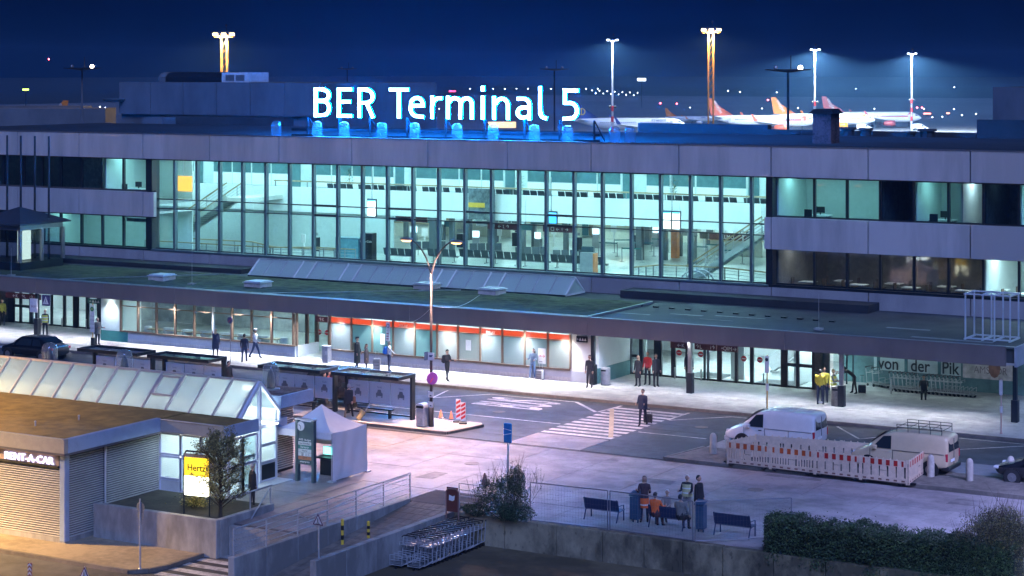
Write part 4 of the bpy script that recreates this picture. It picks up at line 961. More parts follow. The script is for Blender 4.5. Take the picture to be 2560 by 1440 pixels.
# hanging wayfinding signs under the canopy
m_sign = M('sign_burgundy', (0, 0, 0)); m_signg = M('sign_green', (0.02, 0.10, 0.09), 0.5)
def hang(px0, px1, py, tx, label, Y=98.6, mat=m_sign, h=.36, size=.3):
    a, b = PY(px0, py, Y), PY(px1, py, Y); t = thing('hanging_sign', label, 'sign', ((a.x + b.x) / 2, Y, a.z))
    w = b.x - a.x; MB().cbox((0, 0, 0), (w, .1, h)).build('board', mat, t, world=False)
    tm = text_mb(tx, size, .002, 'CENTER'); xs = [p[0] for p in tm.v]; k = min(1, (w * .92) / (max(xs) - min(xs))); tm.v = [(x * k, y - .056, z - size * .36) for x, y, z in tm.v]; tm.build('lettering', m_white, t, world=False)
    for s in (-.4, .4): MB().tube((s * w, 0, h / 2), (s * w, 0, max(h / 2 + .05, 2.95 - a.z)), .015).build('hanger', m_dark, t, world=False)
    return t
hang(1677, 1729, 861, '←K', 'burgundy hanging sign with an arrow and the letter K by the main doors', 101.5)
hang(1738, 1791, 865, '↑L      i↑', 'burgundy hanging sign with arrows and the letter L', 101.5)
hang(1793, 1844, 869, '   •QIM→', 'burgundy hanging sign reading QIM', 101.5)
hang(1442, 1468, 847, '←▲▲▲', 'small black hanging sign with white pictograms by the cream wall', 97.95, m_black, .32, .22)
hang(15, 102, 737, '←K    ↑L    i↑', 'burgundy hanging sign strip over the left doors', 99.5)
hang(221, 254, 752, '←▲▲▲', 'small green hanging sign with pictograms by the mint wall', 98.2, m_signg, .3, .22)
hang(790, 820, 797, '↑K', 'burgundy hanging sign with the letter K at the cafe door', 98.9, m_sign, .34, .28)
hang(2097, 2122, 877, '←K  L', 'burgundy hanging sign beside the side entrance', 98.4, m_sign, .4, .2)
# ================================================================ street furniture
m_shel = M('shelter_frame', (0.02, 0.026, 0.034), 0.4, 0.4, var=0.1)
m_sglass = MGLASS('shelter_glass', (0.93, 0.95, 0.97), 0.8)
m_sfrost = MGLASS('shelter_frost', (0.8, 0.8, 0.85), 0.7, 0.62, (0.72, 0.70, 0.78))
def shelter(w, label, loc):
    t = thing('taxi_shelter', label, 'shelter', loc, 0, 'taxi shelters on the island')
    h, d, zr = 2.2, 1.35, 2.05
    for x in (-w / 2 + .06, w / 2 - .06): MB().cbox((x, 0, h / 2 - .02), (.13, .3, h - .04)).build('post', m_shel, t, world=False, bevel=.01)
    for a, b in (((-w / 2, .14), (w / 2, .14)), ((-w / 2, -d), (w / 2, -d))): MB().bar((*a, h), (*b, h), .08, .17).build('roof_beam', m_shel, t, world=False)
    for x in (-w / 2 + .04, w / 2 - .04): MB().bar((x, .1, h), (x, -d + .04, h), .08, .168).build('roof_beam', m_shel, t, world=False)
    for i in range(3):
        x0 = -w / 2 + .08 + i * (w - .16) / 3; x1 = x0 + (w - .16) / 3 - .02
        MB().box(x0, x1, -d + .04, .1, h + .0, h + .015).build('roof_pane', MGLASS('roof_glass', (.55, .6, .7), .9, .45, (.16, .19, .24)), t, world=False)
        if i: MB().box(x0 - .03, x0 + .01, -d + .04, .1, h - .02, h + .03).build('roof_bar', m_shel, t, world=False)
        MB().box(x0 + .03, x1, -.01, .005, .18, .62).build('wall_pane', m_sglass, t, world=False)
        MB().box(x0 + .03, x1, -.01, .005, .62, 1.72).build('frosted_pane', m_sfrost, t, world=False)
        MB().box(x0 + .03, x1, -.01, .005, 1.72, h - .1).build('wall_pane', m_sglass, t, world=False)
        xm = (x0 + x1) / 2                                # taxi pictogram
        mb = MB().add([(xm - .2, -.016, 1.02), (xm + .2, -.016, 1.02), (xm + .2, -.016, 1.16), (xm + .13, -.016, 1.2), (xm + .09, -.016, 1.34), (xm - .09, -.016, 1.34), (xm - .13, -.016, 1.2), (xm - .2, -.016, 1.16)], [tuple(range(8))])
        mb.add([(xm - .19, -.016, .95), (xm - .11, -.016, .95), (xm - .11, -.016, 1.01), (xm - .19, -.016, 1.01)], [(0, 1, 2, 3)]).add([(xm + .11, -.016, .95), (xm + .19, -.016, .95), (xm + .19, -.016, 1.01), (xm + .11, -.016, 1.01)], [(0, 1, 2, 3)])
        mb.build('taxi_print', M('print_grey', (.12, .12, .15), .6), t, world=False)
        tm = text_mb('TAXI', .13, 0, 'CENTER'); tm.v = [(x + xm, y - .016, z + 1.42) for x, y, z in tm.v]; tm.build('taxi_lettering', M('print_grey', (0, 0, 0)), t, world=False)
    MB().bar((-w / 2 + .1, 0, .15), (w / 2 - .1, 0, .15), .06, .06).build('foot_rail', m_shel, t, world=False)
    MB().cbox((0, -.35, .45), (w * .5, .3, .05)).cbox((-w * .2, -.3, .23), (.06, .2, .45)).cbox((w * .2, -.3, .23), (.06, .2, .45)).build('bench', m_shel, t, world=False)
SY = 83.45
for i, (a, b) in enumerate(((236, 384), (410, 562), (685, 840), (866, 1034))):
    x0, x1 = PY(a, 960, SY).x, PY(b, 960, SY).x
    shelter(x1 - x0, ['dark steel and glass taxi shelter beside the bus stop pole', 'dark taxi shelter behind the glass ridge roof', 'dark taxi shelter in front of the black van', 'dark taxi shelter next to the silver bin and lamp post'][i], ((x0 + x1) / 2, SY, .118))
# ---------------------------------------------------------------- lamp posts
m_pole = M('pole_paint', (0.06, 0.052, 0.052), 0.5, 0.2, var=0.12)
def lamp_post(label, loc, span, col, energy, head=None, h=9.0, rz=0.0):
    t = thing('lamp_post', label, 'street lamp', loc, rz)
    L0 = Vector(loc); MB().tube((0, 0, 0), (0, 0, 1.2), .13, .13, 12).tube((0, 0, 1.2), (0, 0, h - 1.6), .075, .05, 12).build('pole', m_pole, t, world=False, smooth=True)
    for s in (-1, 1):
        pts = [(0, 0, h - 1.65), (s * .25, 0, h - .9), (s * .55, 0, h - .45), (s * span * .6, 0, h - .2), (s * (span - .25), 0, h)]
        MB().path(pts, .04, 7).build('arm', m_pole, t, world=False)
        hd = MB().ball((s * (span + .1), 0, h + .04), (.4, .14, .09), 12, 6).build('lamp_head', m_grey, t, world=False, smooth=True)
        MB().ball((s * (span + .1), 0, h - .03), (.30, .11, .07), 10, 5).build('lamp_lens', ME('lens_%s' % label[:12], (1, .42, .14) if col[2] < .6 else col, 2.2), t, world=False, smooth=True)
        ca, sa = math.cos(rz), math.sin(rz)
        wp = L0 + Vector((s * (span + .1) * ca, s * (span + .1) * sa, h - .16))
        lamp('SPOT', 'lamp_light', wp, energy, col, t, .15, R(150), .6, wp + Vector((0, 0, -1)))
    return t
lb = G(1078, 1066, .118)
lz = PY(1085, 603, lb.y).z - .118
span = (PY(1147, 603, lb.y).x - PY(1022, 603, lb.y).x) / 2
LP = lamp_post('double-armed warm street lamp standing on the shelter island', lb, span - .1, (1.0, 0.62, 0.50), 2300, h=lz)
# street lamps beyond the frame, whose light falls into it
lamp_post('warm street lamp in front of the car rental office', (-80, 49, -1.1), 1.3, (1.0, 0.58, 0.16), 62000, h=14)
lamp_post('warm street lamp at the access road beyond the hedge', (-5.5, 33, -1.1), 1.3, (1.0, 0.56, 0.24), 46000, h=11)
lamp_post('cool white street lamp beside the lower yard', (-7.5, 49, -1.1), 1.3, (0.36, 0.62, 1.0), 36000, h=8.5, rz=R(60))
lamp_post('violet-white street lamp at the side of the parking lot', (-14, 77, .0), 1.4, (0.42, 0.45, 1.0), 2600, h=10)
# things fixed to the visible lamp post
cs = thing('camera_sign', 'small blue and white camera notice on the lamp post', 'sign', PY(1078, 890, lb.y))
MB().cbox((.08, -.14, 0), (.36, .02, .38)).build('plate', M('sign_paleblue', (.6, .62, .68), .5), cs, world=False); MB().cbox((-.24, -.1, 0), (.02, .3, .4)).build('side_plate', M('sign_navy', (.03, .06, .16), .5), cs, world=False)
MB().cbox((.06, -.153, .02), (.16, .004, .1)).cbox((.15, -.153, .05), (.06, .004, .05)).build('camera_print', M('sign_navy', (0, 0, 0)), cs, world=False)
rs = thing('round_sign', 'round violet no-stopping sign edge-on on the lamp post', 'sign', PY(1083, 945, lb.y))
MB().tube((0, -.12, 0), (.06, -.15, 0), .3, .3, 20).build('disc', M('sign_violet', (.25, .06, .35), .4), rs, world=False); MB().bar((.065, -.36, -.16), (.065, .06, .16), .01, .05).build('slash', m_red, rs, world=False)
for i, yy in enumerate((985, 1010)):
    p = PY(1080, yy, lb.y); n_ = thing('paper_notice', ['upper white paper notice tied to the lamp post', 'lower white paper notice tied to the lamp post'][i], 'notice', p)
    MB().cbox((.02, -.15, 0), (.28, .01, .28)).build('sheet', m_white, n_, world=False); MB().cbox((.02, -.157, -.06), (.1, .004, .06)).build('print', m_dark, n_, world=False)
wp0, wp1, wp2 = PY(1082, 765, lb.y), PY(1200, 737, CY + 4), PY(1000, 803, CY - .1)
for i, q in enumerate((wp1, wp2)):
    pts = [wp0.lerp(q, k / 10) + Vector((0, 0, -.35 * math.sin(math.pi * k / 10))) for k in range(11)]
    single('span_wire', MB().path([tuple(p) for p in pts], .012, 4), m_galv, ['thin span wire from the lamp post to the canopy roof', 'thin span wire from the lamp post down to the canopy front'][i], 'wire', None, wp0)
# ---------------------------------------------------------------- bins
def round_bin(label, loc, r=.27, h=1.0, cut=True, mat=None, group=None):
    t = thing('litter_bin', label, 'bin', loc, 0, group); mat = mat or m_galv
    MB().lathe((0, 0, 0), [(r * .95, 0), (r, .03), (r, h * .9), (r * .97, h * .93)], 18).build('body', mat, t, world=False, auto=40)
    MB().lathe((0, 0, h * .94), [(r, 0), (r * .98, h * .05), (r * .4, h * .1), (0, h * .11)], 18).build('lid', mat, t, world=False, auto=40)
    MB().cbox((0, -r * .9, h * .86), (r * 1.0, r * .3, h * .09)).build('opening', m_black, t, world=False)
    MB().lathe((0, 0, 0), [(r * 1.02, 0), (r * 1.02, .03)], 18).build('foot_ring', m_dark, t, world=False)
b1 = G(1056, 1066, .118); t = thing('litter_bin', 'silver litter bin with a curved hood beside the lamp post', 'bin', b1)
MB().ext([(-.26, 0), (.26, 0), (.26, .95), (-.26, .95)], 'x', -.24, .24).build('body', m_galv, t, world=False, bevel=.06)
hp = [(.26 * math.cos(R(a)), .95 + .2 * math.sin(R(a))) for a in range(0, 181, 20)]
MB().ext(hp, 'y', -.25, .25).build('hood', m_galv, t, world=False, auto=50); MB().cbox((0, -.25, .98), (.4, .03, .12)).build('opening', m_black, t, world=False)
round_bin('round grey litter bin beside the white return wall', G(1514, 962, ZP), .27, .95)
round_bin('wide grey litter bin beside the dark canopy column', G(2094, 1014, ZP), .33, 1.0, mat=M('bin_mesh', (.22, .21, .2), .5, .4, var=.3, scale=30))
b2 = G(817, 906, ZP); t = thing('litter_bin', 'square silver litter bin by the cafe door', 'bin', b2)
MB().cbox((0, 0, .45), (.42, .42, .9)).build('body', m_galv, t, world=False, bevel=.02); MB().cbox((0, 0, .96), (.46, .46, .1)).build('lid', m_galv, t, world=False, bevel=.03); MB().cbox((0.1, -.215, .6), (.18, .006, .2)).build('sticker', m_white, t, world=False)
# ---------------------------------------------------------------- signs on poles
def pole_sign(name, label, base, h, r=.03, mat=None, cat='sign'):
    t = thing(name, label, cat, base); MB().tube((0, 0, 0), (0, 0, h), r, r, 8).lathe((0, 0, 0), [(r * 2.4, 0), (r * 2.4, .02), (r, .08)], 8).build('pole', mat or m_galv, t, world=False); return t
def stop_sign(label, base, top, pole_mat, plates):
    t = pole_sign('bus_stop_sign', label, base, top, .035, pole_mat)
    for z0, z1, w, m in plates: MB().box(-w / 2, w / 2, -.06, -.035, z0, z1).build('plate', m, t, world=False)
    return t
m_signw = M('sign_white', (.66, .62, .62), .5, var=.1)
yp = M('pole_yellow', (.6, .36, .12), .5, var=.2)
b = G(232, 868, ZP); t = stop_sign('tall bus stop pole with timetable plates by the mint wall', b, 2.75, yp, ((.95, 2.65, .34, m_signw),))
MB().tube((0, -.07, 2.4), (0, -.075, 2.4), .15, .15, 18).build('roundel', M('roundel_green', (.03, .2, .08), .5), t, world=False); tm = text_mb('H', .2, .001, 'CENTER'); tm.v = [(x, y - .078, z + 2.33) for x, y, z in tm.v]; tm.build('lettering', m_yel, t, world=False)
for z in (1.2, 1.45, 1.7, 1.95): MB().box(-.17, .17, -.066, -.061, z, z + .015).build('plate_seam', m_dark, t, world=False)
MB().cbox((0, .05, .3), (.25, .2, .6)).build('base_casing', m_dark, t, world=False)
b = G(971, 928, ZP); t = stop_sign('bus stop pole with stacked white plates in front of the shop', b, 2.85, yp, ((2.35, 2.82, .26, m_signw), (1.75, 2.33, .26, m_signw), (.95, 1.3, .32, m_signw)))
MB().tube((0, -.065, 2.62), (0, -.07, 2.62), .11, .11, 16).build('roundel', m_dark, t, world=False); MB().tube((0, -.071, 2.62), (0, -.074, 2.62), .08, .08, 16).build('roundel_face', m_signw, t, world=False)
for z in (1.85, 2.0, 2.15): MB().box(-.1, .06, -.066, -.061, z, z + .05).build('print', M('print_red', (.3, .05, .06), .5), t, world=False)
b = G(1918, 1033, ZP); t = stop_sign('bus stop pole with a narrow white plate in front of the main doors', b, 2.95, yp, ((2.05, 2.9, .22, m_signw),))
MB().tube((0, -.065, 2.72), (0, -.07, 2.72), .09, .09, 16).build('roundel', m_dark, t, world=False); MB().tube((0, 0, 1.15), (0, 0, 1.5), .08, .08, 10).build('collar', m_signw, t, world=False)
b = G(2503, 1084, ZP); t = stop_sign('pinkish bus stop pole beyond the cream van', b, 2.6, M('pole_pink', (.55, .36, .32), .5), ((1.85, 2.55, .16, m_signw),))
MB().tube((0, 0, 1.0), (0, 0, 1.3), .075, .075, 10).build('collar', m_signw, t, world=False)
b = G(576, 908, ZP); t = pole_sign('no_stopping_sign', 'round dark no-stopping sign on a thin pole in front of the cafe', b, 2.75, .022, m_grey); MB().tube((0, -.03, 2.55), (0, -.045, 2.55), .2, .2, 20).build('disc', M('sign_nightblue', (.05, .04, .14), .5), t, world=False); MB().bar((-.13, -.05, 2.42), (.13, -.05, 2.68), .01, .05).build('slash', M('dim_red', (.25, .03, .06), .5), t, world=False)
p = PY(115, 751, CY - .05); cs = thing('crossing_sign', 'square pedestrian crossing sign hung under the canopy front', 'sign', p)
MB().cbox((0, 0, 0), (.68, .04, .7)).build('plate', M('sign_plum', (.06, .04, .13), .5), cs, world=False); MB().add([(-.26, -.025, -.24), (.26, -.025, -.24), (0, -.025, .26)], [(0, 1, 2)]).build('triangle', m_signw, cs, world=False)
MB().ball((0.01, -.03, .1), (.035, .003, .035), 8, 4).bar((0, -.03, .06), (0, -.03, -.06), .05, .01).bar((0, -.03, -.06), (-.08, -.03, -.19), .04, .01).bar((0, -.03, -.06), (.08, -.03, -.19), .04, .01).build('figure_print', m_dark, cs, world=False)
p = PY(88, 763, CY + .3); cs = thing('bus_direction_sign', 'white sign with H and an arrow hung on the left column', 'sign', p)
MB().cbox((0, -.14, 0), (.66, .03, .9)).build('plate', m_signw, cs, world=False); tm = text_mb('H↗', .26, .001, 'CENTER'); tm.v = [(x, y - .16, z - .15) for x, y, z in tm.v]; tm.build('lettering', M('dim_red', (0, 0, 0)), cs, world=False)
b = G(1270, 1268, 0); t = pole_sign('wrapped_sign', 'blue plastic-wrapped sign on a steel pole behind the bush', b, 3.3, .04); MB().cbox((.02, -.05, 2.98), (.36, .09, .78)).build('wrapped_plate', m_blue, t, world=False, bevel=.03); MB().bar((-.15, -.1, 2.9), (.2, -.1, 2.98), .01, .03).bar((-.15, -.1, 3.15), (.2, -.1, 3.1), .01, .02).build('tape', m_white, t, world=False)
def warn_triangle(label, base, h, tilt=0):
    t = pole_sign('pedestrian_sign', label, base, h, .03); s = .25; z = h - .06
    for k, m, y in ((1.0, m_signw, -.04), (.94, M('sign_maroon', (.10, .02, .05), .5), -.05), (.66, m_signw, -.06)):
        MB().add([(-s * k, y, z - .14 - .0 + (1 - k) * .14), (s * k, y, z - .14 + (1 - k) * .14), (0, y, z + .30 - (1 - k) * .28), (-s * k, y + .008, z - .14 + (1 - k) * .14), (s * k, y + .008, z - .14 + (1 - k) * .14), (0, y + .008, z + .30 - (1 - k) * .28)], [(0, 1, 2), (5, 4, 3), (0, 3, 4, 1), (1, 4, 5, 2), (2, 5, 3, 0)]).build('plate', m, t, world=False)
    MB().ball((0, -.066, z + .1), (.02, .003, .022), 8, 4).bar((0, -.066, z + .08), (0, -.066, z), .03, .01).bar((0, -.066, z), (-.05, -.066, z - .08), .025, .01).bar((0, -.066, z), (.05, -.066, z - .08), .025, .01).build('figure_print', m_dark, t, world=False)
    for i in range(5): MB().bar((-.1 + i * .05, -.066, z - .1), (-.07 + i * .035, -.066, z - .055), .018, .004).build('stripe_print', m_dark, t, world=False)
    return t
b = G(797, 1480, -1.14); warn_triangle('triangular pedestrian warning sign on a pole at the ramp foot', b, CH - 1.14 * -1 - 0 if False else PY(797, 1303, b.y).z - b.z + .06)
b = G(213, 1500, -1.16); warn_triangle('triangular pedestrian warning sign beside the lower kerb', b, PY(213, 1436, b.y).z - b.z + .06)
b = G(350, 1424, -1.05); t = pole_sign('round_sign', 'back of a round sign on a steel pole at the sandy path', b, PY(352, 1247, b.y).z + 1.05, .035)
zt = PY(352, 1268, b.y).z + 1.05; MB().tube((0, .04, zt), (0, .05, zt), .17, .17, 20).build('disc', m_dark, t, world=False); MB().tube((0, .03, zt), (0, .038, zt), .185, .185, 20).build('rim', m_grey, t, world=False); MB().cbox((0, .04, zt - .33), (.3, .012, .2)).build('plate', m_grey, t, world=False)
b = G(75, 1520, -1.16); t = thing('chevron_post', 'small reddish chevron marker board at the lower kerb', 'sign', b); zc = PY(75, 1425, b.y).z + 1.16
MB().cbox((0, 0, zc), (.2, .03, .5)).tube((0, .03, 0), (0, .03, zc), .025).build('board', M('sign_rust', (.30, .12, .09), .5), t, world=False, bevel=.01)
for i in range(3): MB().add([(-.09, -.02, zc - .2 + i * .15), (0, -.02, zc - .12 + i * .15), (.09, -.02, zc - .2 + i * .15), (.09, -.02, zc - .13 + i * .15), (0, -.02, zc - .05 + i * .15), (-.09, -.02, zc - .13 + i * .15)], [(0, 1, 4, 5), (1, 2, 3, 4)]).build('chevron', m_signw, t, world=False)
# ---------------------------------------------------------------- warning boards and cones on the island tip
def beacon(label, base, h, rz):
    t = thing('warning_board', label, 'warning board', base, rz); MB().cbox((0, 0, .12 + h / 2), (.25, .035, h)).build('board', m_white, t, world=False, bevel=.012)
    n = 4
    for i in range(n):
        z = .17 + i * (h - .1) / n; MB().add([(-.11, -.02, z), (.11, -.02, z + .13), (.11, -.02, z + .13 + .13), (-.11, -.02, z + .13)], [(0, 1, 2, 3)]).build('red_stripe', m_red, t, world=False)
    MB().cbox((0, 0, .05), (.4, .75, .1)).build('foot_plate', m_black, t, world=False, bevel=.02)
beacon('taller red and white warning board on the island tip', G(1146, 1054, .118), 1.0, R(20)); beacon('shorter red and white warning board on the island tip', G(1158, 1058, .118), .9, R(30))
for i, (px, py) in enumerate(((1128, 1048), (1102, 1045))):
    t = thing('traffic_cone', ['small orange cone lying between the warning boards and the bin', 'small faded cone beside the lamp post'][i], 'cone', G(px, py, .118)); MB().lathe((0, 0, 0), [(.13, 0), (.12, .03), (.02, .42), (0, .42)], 12).build('cone_body', M('cone_orange', (.65, .22, .12), .5), t, world=False, auto=40); MB().lathe((0, 0, 0), [(.086, .14), (.062, .24)], 12, False).build('white_band', m_white, t, world=False); MB().cbox((0, 0, .015), (.34, .34, .03)).build('foot', m_black, t, world=False)
p0, p1 = G(1105, 1045, .14), G(1132, 1055, .14); single('fallen_bar', MB().bar(p0, p1, .06, .05), m_line, 'pale striped bar lying across the cones', 'bar', None, p0)
t = thing('traffic_cone', 'weathered dark traffic cone behind the bush', 'cone', G(1212, 1212, 0)); MB().lathe((0, 0, 0), [(.17, 0), (.15, .04), (.03, .5), (0, .5)], 12).build('cone_body', M('cone_old', (.22, .12, .10), .6), t, world=False, auto=40); MB().cbox((0, 0, .015), (.36, .36, .03)).build('foot', m_black, t, world=False)
# ---------------------------------------------------------------- ramp railing
rr = thing('ramp_railing', 'galvanised handrail with four bars along the ramp wall', 'railing', (-44.46, 62.4, .12))
ys = [56.75 + i * 1.92 for i in range(7)]
for y in ys: MB().tube((-44.46, y, .1), (-44.46, y, 1.08), .03, .03, 8).build('post', m_galv, rr)
MB().tube((-44.46, ys[0], 1.1), (-44.46, ys[-1], 1.1), .032, .032, 8).build('handrail', m_galv, rr)
for z in (.3, .5, .7, .9): MB().tube((-44.46, ys[0], z), (-44.46, ys[-1], z), .016, .016, 6).build('rail_bar', m_galv, rr)
MB().path([(-44.38, ys[2], .85), (-44.36, ys[2] + .5, .62), (-44.36, ys[5], .55 + .5), (-44.4, ys[-1], 1.08)], .022, 6).build('ramp_handrail', m_galv, rr)
rr = thing('steps_railing', 'short steel railing at the planter end by the tree', 'railing', (-48.3, 63, 0))
for y in (62.6, 63.9): MB().tube((-48.22, y, .28), (-48.22, y, 1.0), .03).build('post', m_galv, rr)
MB().tube((-48.22, 62.4, .98), (-48.22, 64.0, 1.0), .03).build('handrail', m_galv, rr); MB().tube((-48.22, 63.9, .95), (-47.9, 62.0, -.2), .025).build('sloping_rail', m_galv, rr)
rr = thing('yard_railing', 'steel railing between the brown board and the bush', 'railing', (-41.3, 67.4, 0))
x0, x1 = PY(1148, 1240, 68.0).x, PY(1215, 1215, 68.0).x
for x in (x0, x1): MB().tube((x, 68.0, 0), (x, 68.0, 1.0), .028).build('post', m_galv, rr)
for z in (.25, .5, .75, 1.0): MB().tube((x0, 68.0, z), (x1, 68.0, z), .02).build('rail_bar', m_galv, rr)
bb = thing('notice_board', 'brown notice board with a torn white paper in a rounded frame', 'board', G(1131, 1297, .05)); z0 = .15
MB().cbox((0, 0, z0 + .6), (.5, .03, .95)).build('panel', M('board_brown', (.14, .04, .03), .5, var=.1), bb, world=False)
MB().path([(-.28, 0, 0), (-.28, 0, 1.05), (-.2, 0, 1.16), (.2, 0, 1.16), (.28, 0, 1.05), (.28, 0, 0)], .03, 8).build('frame', M('board_frame', (.25, .15, .13), .5), bb, world=False)
MB().add([(-.15, -.02, .72), (.02, -.02, .69), (.1, -.02, .74), (.12, -.02, .92), (.02, -.02, .88), (-.14, -.02, .93)], [(0, 1, 2, 3, 4, 5)]).build('paper', m_white, bb, world=False)
for i, (px, py, h) in enumerate(((856, 1360, .92), (921, 1344, .6))):
    p = G(px, py, -.55 if i == 0 else -.45); z = -1.13 + 1.13 * (p.y - 57.2) / 11; t = thing('ramp_bollard', ['taller yellow and black banded post on the ramp', 'shorter yellow and black banded post on the ramp'][i], 'bollard', (p.x, p.y, z))
    n = 5
    for k in range(n): MB().tube((0, 0, k * h / n), (0, 0, (k + 1) * h / n), .06, .06, 10).build('band', m_yel if (k % 2 == 0) else m_black, t, world=False)
    MB().ball((0, 0, h), .065).build('cap', m_yel, t, world=False)
# ---------------------------------------------------------------- luggage trolleys
def trolley(label, loc, rz, group):
    t = thing('luggage_trolley', label, 'trolley', loc, rz, group); g = m_galv
    for s in (-.27, .27):
        MB().path([(s, -.45, .14), (s, .42, .2), (s, .5, 1.0)], .016, 5).build('side_frame', g, t, world=False)
        MB().path([(s, -.42, .14), (s, -.42, .5)], .014, 5).build('front_post', g, t, world=False)
    MB().path([(-.27, -.45, .14), (.27, -.45, .14)], .016, 5).path([(-.27, -.42, .5), (.27, -.42, .5)], .014, 5).path([(-.27, -.42, .32), (.27, -.42, .32)], .012, 5).build('front_frame', g, t, world=False)
    MB().box(-.25, .25, -.42, .42, .17, .19).build('deck', M('trolley_deck', (.25, .27, .28), .4, .5), t, world=False)
    MB().path([(-.3, .46, .98), (-.26, .56, 1.02), (.26, .56, 1.02), (.3, .46, .98)], .024, 6).build('handle', m_black, t, world=False)
    MB().box(-.26, .26, .3, .48, .72, .73).path([(-.26, .22, .86), (.26, .22, .86)], .012, 5).path([(-.26, .22, .72), (-.26, .22, .86)], .012, 5).path([(.26, .22, .72), (.26, .22, .86)], .012, 5).build('top_basket', g, t, world=False)
    for x, y in ((-.25, .38), (.25, .38), (0, -.42)): MB().tube((x - .02, y, .07), (x + .02, y, .07), .07, .07, 10).build('wheel', m_black, t, world=False)
    return t
for r, X in enumerate((-41.2, -40.45)):
    t0 = None
    for i in range(15):
        loc = (X + rnd.uniform(-.02, .02), 62.75 + i * .27 + r * .08, LOW)
        lab = ['nested steel luggage trolley in the row against the yard wall', 'nested steel luggage trolley in the row facing the open yard'][r]
        if t0 is None: t0 = trolley(lab, loc, 0, 'trolleys nested by the yard wall' if r == 0 else 'trolleys nested beside the first row')
        else: dup(t0, loc, rnd.uniform(-.03, .03))
t0 = None
pa, pb = G(2250, 978, ZP), G(2418, 992, ZP)
for i in range(17):
    p = pa.lerp(pb, i / 16)
    if 0.40 < i / 16 < 0.52: continue
    if t0 is None: t0 = trolley('luggage trolley in the nested row under the faded shop lettering', p, R(90), 'trolleys under the shop lettering')
    else: dup(t0, p, R(90) + rnd.uniform(-.04, .04))
for i, (px, py) in enumerate(((2190, 965), (2205, 968))): dup(t0, G(px, py, ZP), R(70), 'loose luggage trolley beside the side entrance', 'loose trolleys at the side entrance')
MBp = G(2228, 985, ZP); single('steel_bollard', MB().tube(MBp, MBp + Vector((0, 0, .8)), .05, .05, 10), m_galv, 'slim steel bollard in front of the nested trolleys', 'bollard', None, MBp)
for i, (px, py) in enumerate(((1687, 947), (1753, 952), (1841, 957), (1909, 962), (216, 822), (155, 818))):
    p = G(px, py, ZP); t = thing('door_bollard', 'slim steel guard post in front of the doors', 'bollard', p, 0, 'guard posts at the doors'); MB().tube((0, 0, 0), (0, 0, .62), .045, .045, 10).build('shaft', m_galv, t, world=False); MB().ball((0, 0, .62), .045).build('cap', m_galv, t, world=False)
# ---------------------------------------------------------------- benches, blue bins, mesh fences
m_bench = M('bench_navy', (.03, .05, .12), .4, .3, var=.1)
def bench(label, loc, rz=R(180)):
    t = thing('park_bench', label, 'bench', loc, rz, 'navy benches on the plaza edge'); w = 1.5
    MB().add([(-w / 2, -.45, .44), (w / 2, -.45, .44), (w / 2, 0, .40), (-w / 2, 0, .40), (-w / 2, -.45, .42), (w / 2, -.45, .42), (w / 2, 0, .38), (-w / 2, 0, .38)], [(0, 1, 2, 3), (7, 6, 5, 4), (0, 4, 5, 1), (1, 5, 6, 2), (2, 6, 7, 3), (3, 7, 4, 0)]).build('seat', m_bench, t, world=False)
    MB().add([(-w / 2, .02, .42), (w / 2, .02, .42), (w / 2, .16, .86), (-w / 2, .16, .86), (-w / 2, .04, .42), (w / 2, .04, .42), (w / 2, .18, .86), (-w / 2, .18, .86)], [(0, 1, 2, 3), (7, 6, 5, 4), (0, 4, 5, 1), (1, 5, 6, 2), (2, 6, 7, 3), (3, 7, 4, 0)]).build('backrest', m_bench, t, world=False)
    for x in (-w / 2 + .04, w / 2 - .04):
        MB().path([(x, .2, 0), (x, .02, .42), (x, .18, .88)], .024, 6).path([(x, -.42, 0), (x, -.42, .42)], .024, 6).path([(x, -.44, .40), (x, .02, .38)], .02, 6).build('leg', m_bench, t, world=False)
        MB().path([(x, -.42, .42), (x, -.42, .6), (x, .05, .62)], .018, 6).build('armrest', m_bench, t, world=False)
for i, (a, b) in enumerate((((1455, 1296), (1553, 1308)), ((1616, 1316), (1718, 1328)), ((1783, 1336), (1882, 1346)))):
    p, q = G(*a), G(*b); bench(['empty navy bench beside the blue bin and bush', 'navy bench with two people sitting on it', 'empty navy bench beside the clipped hedge'][i], ((p.x + q.x) / 2, p.y + .1, 0), R(0) + R(180) if False else R(180))
m_navy = M('bin_navy', (.04, .09, .16), .45, .2, var=.12)
for i, (px, py) in enumerate(((1589, 1306), (1752, 1330))):
    t = thing('park_bin', ['blue square litter bin beside the person in the orange vest', 'blue square litter bin with a slanted lid in front of the person in black'][i], 'bin', G(px, py)); MB().cbox((0, 0, .58), (.36, .36, .9)).build('body', m_navy, t, world=False, bevel=.02)
    MB().add([(-.2, -.2, 1.05), (.2, -.2, 1.05), (.2, .2, 1.16), (-.2, .2, 1.16), (-.2, -.2, 1.09), (.2, -.2, 1.09), (.2, .2, 1.2), (-.2, .2, 1.2)], [(0, 3, 2, 1), (4, 5, 6, 7), (0, 1, 5, 4), (1, 2, 6, 5), (2, 3, 7, 6), (3, 0, 4, 7)]).build('lid', m_navy, t, world=False)
    for s in (-.1, .1): MB().tube((s, 0, 0), (s, 0, .14), .03).build('leg', m_navy, t, world=False)
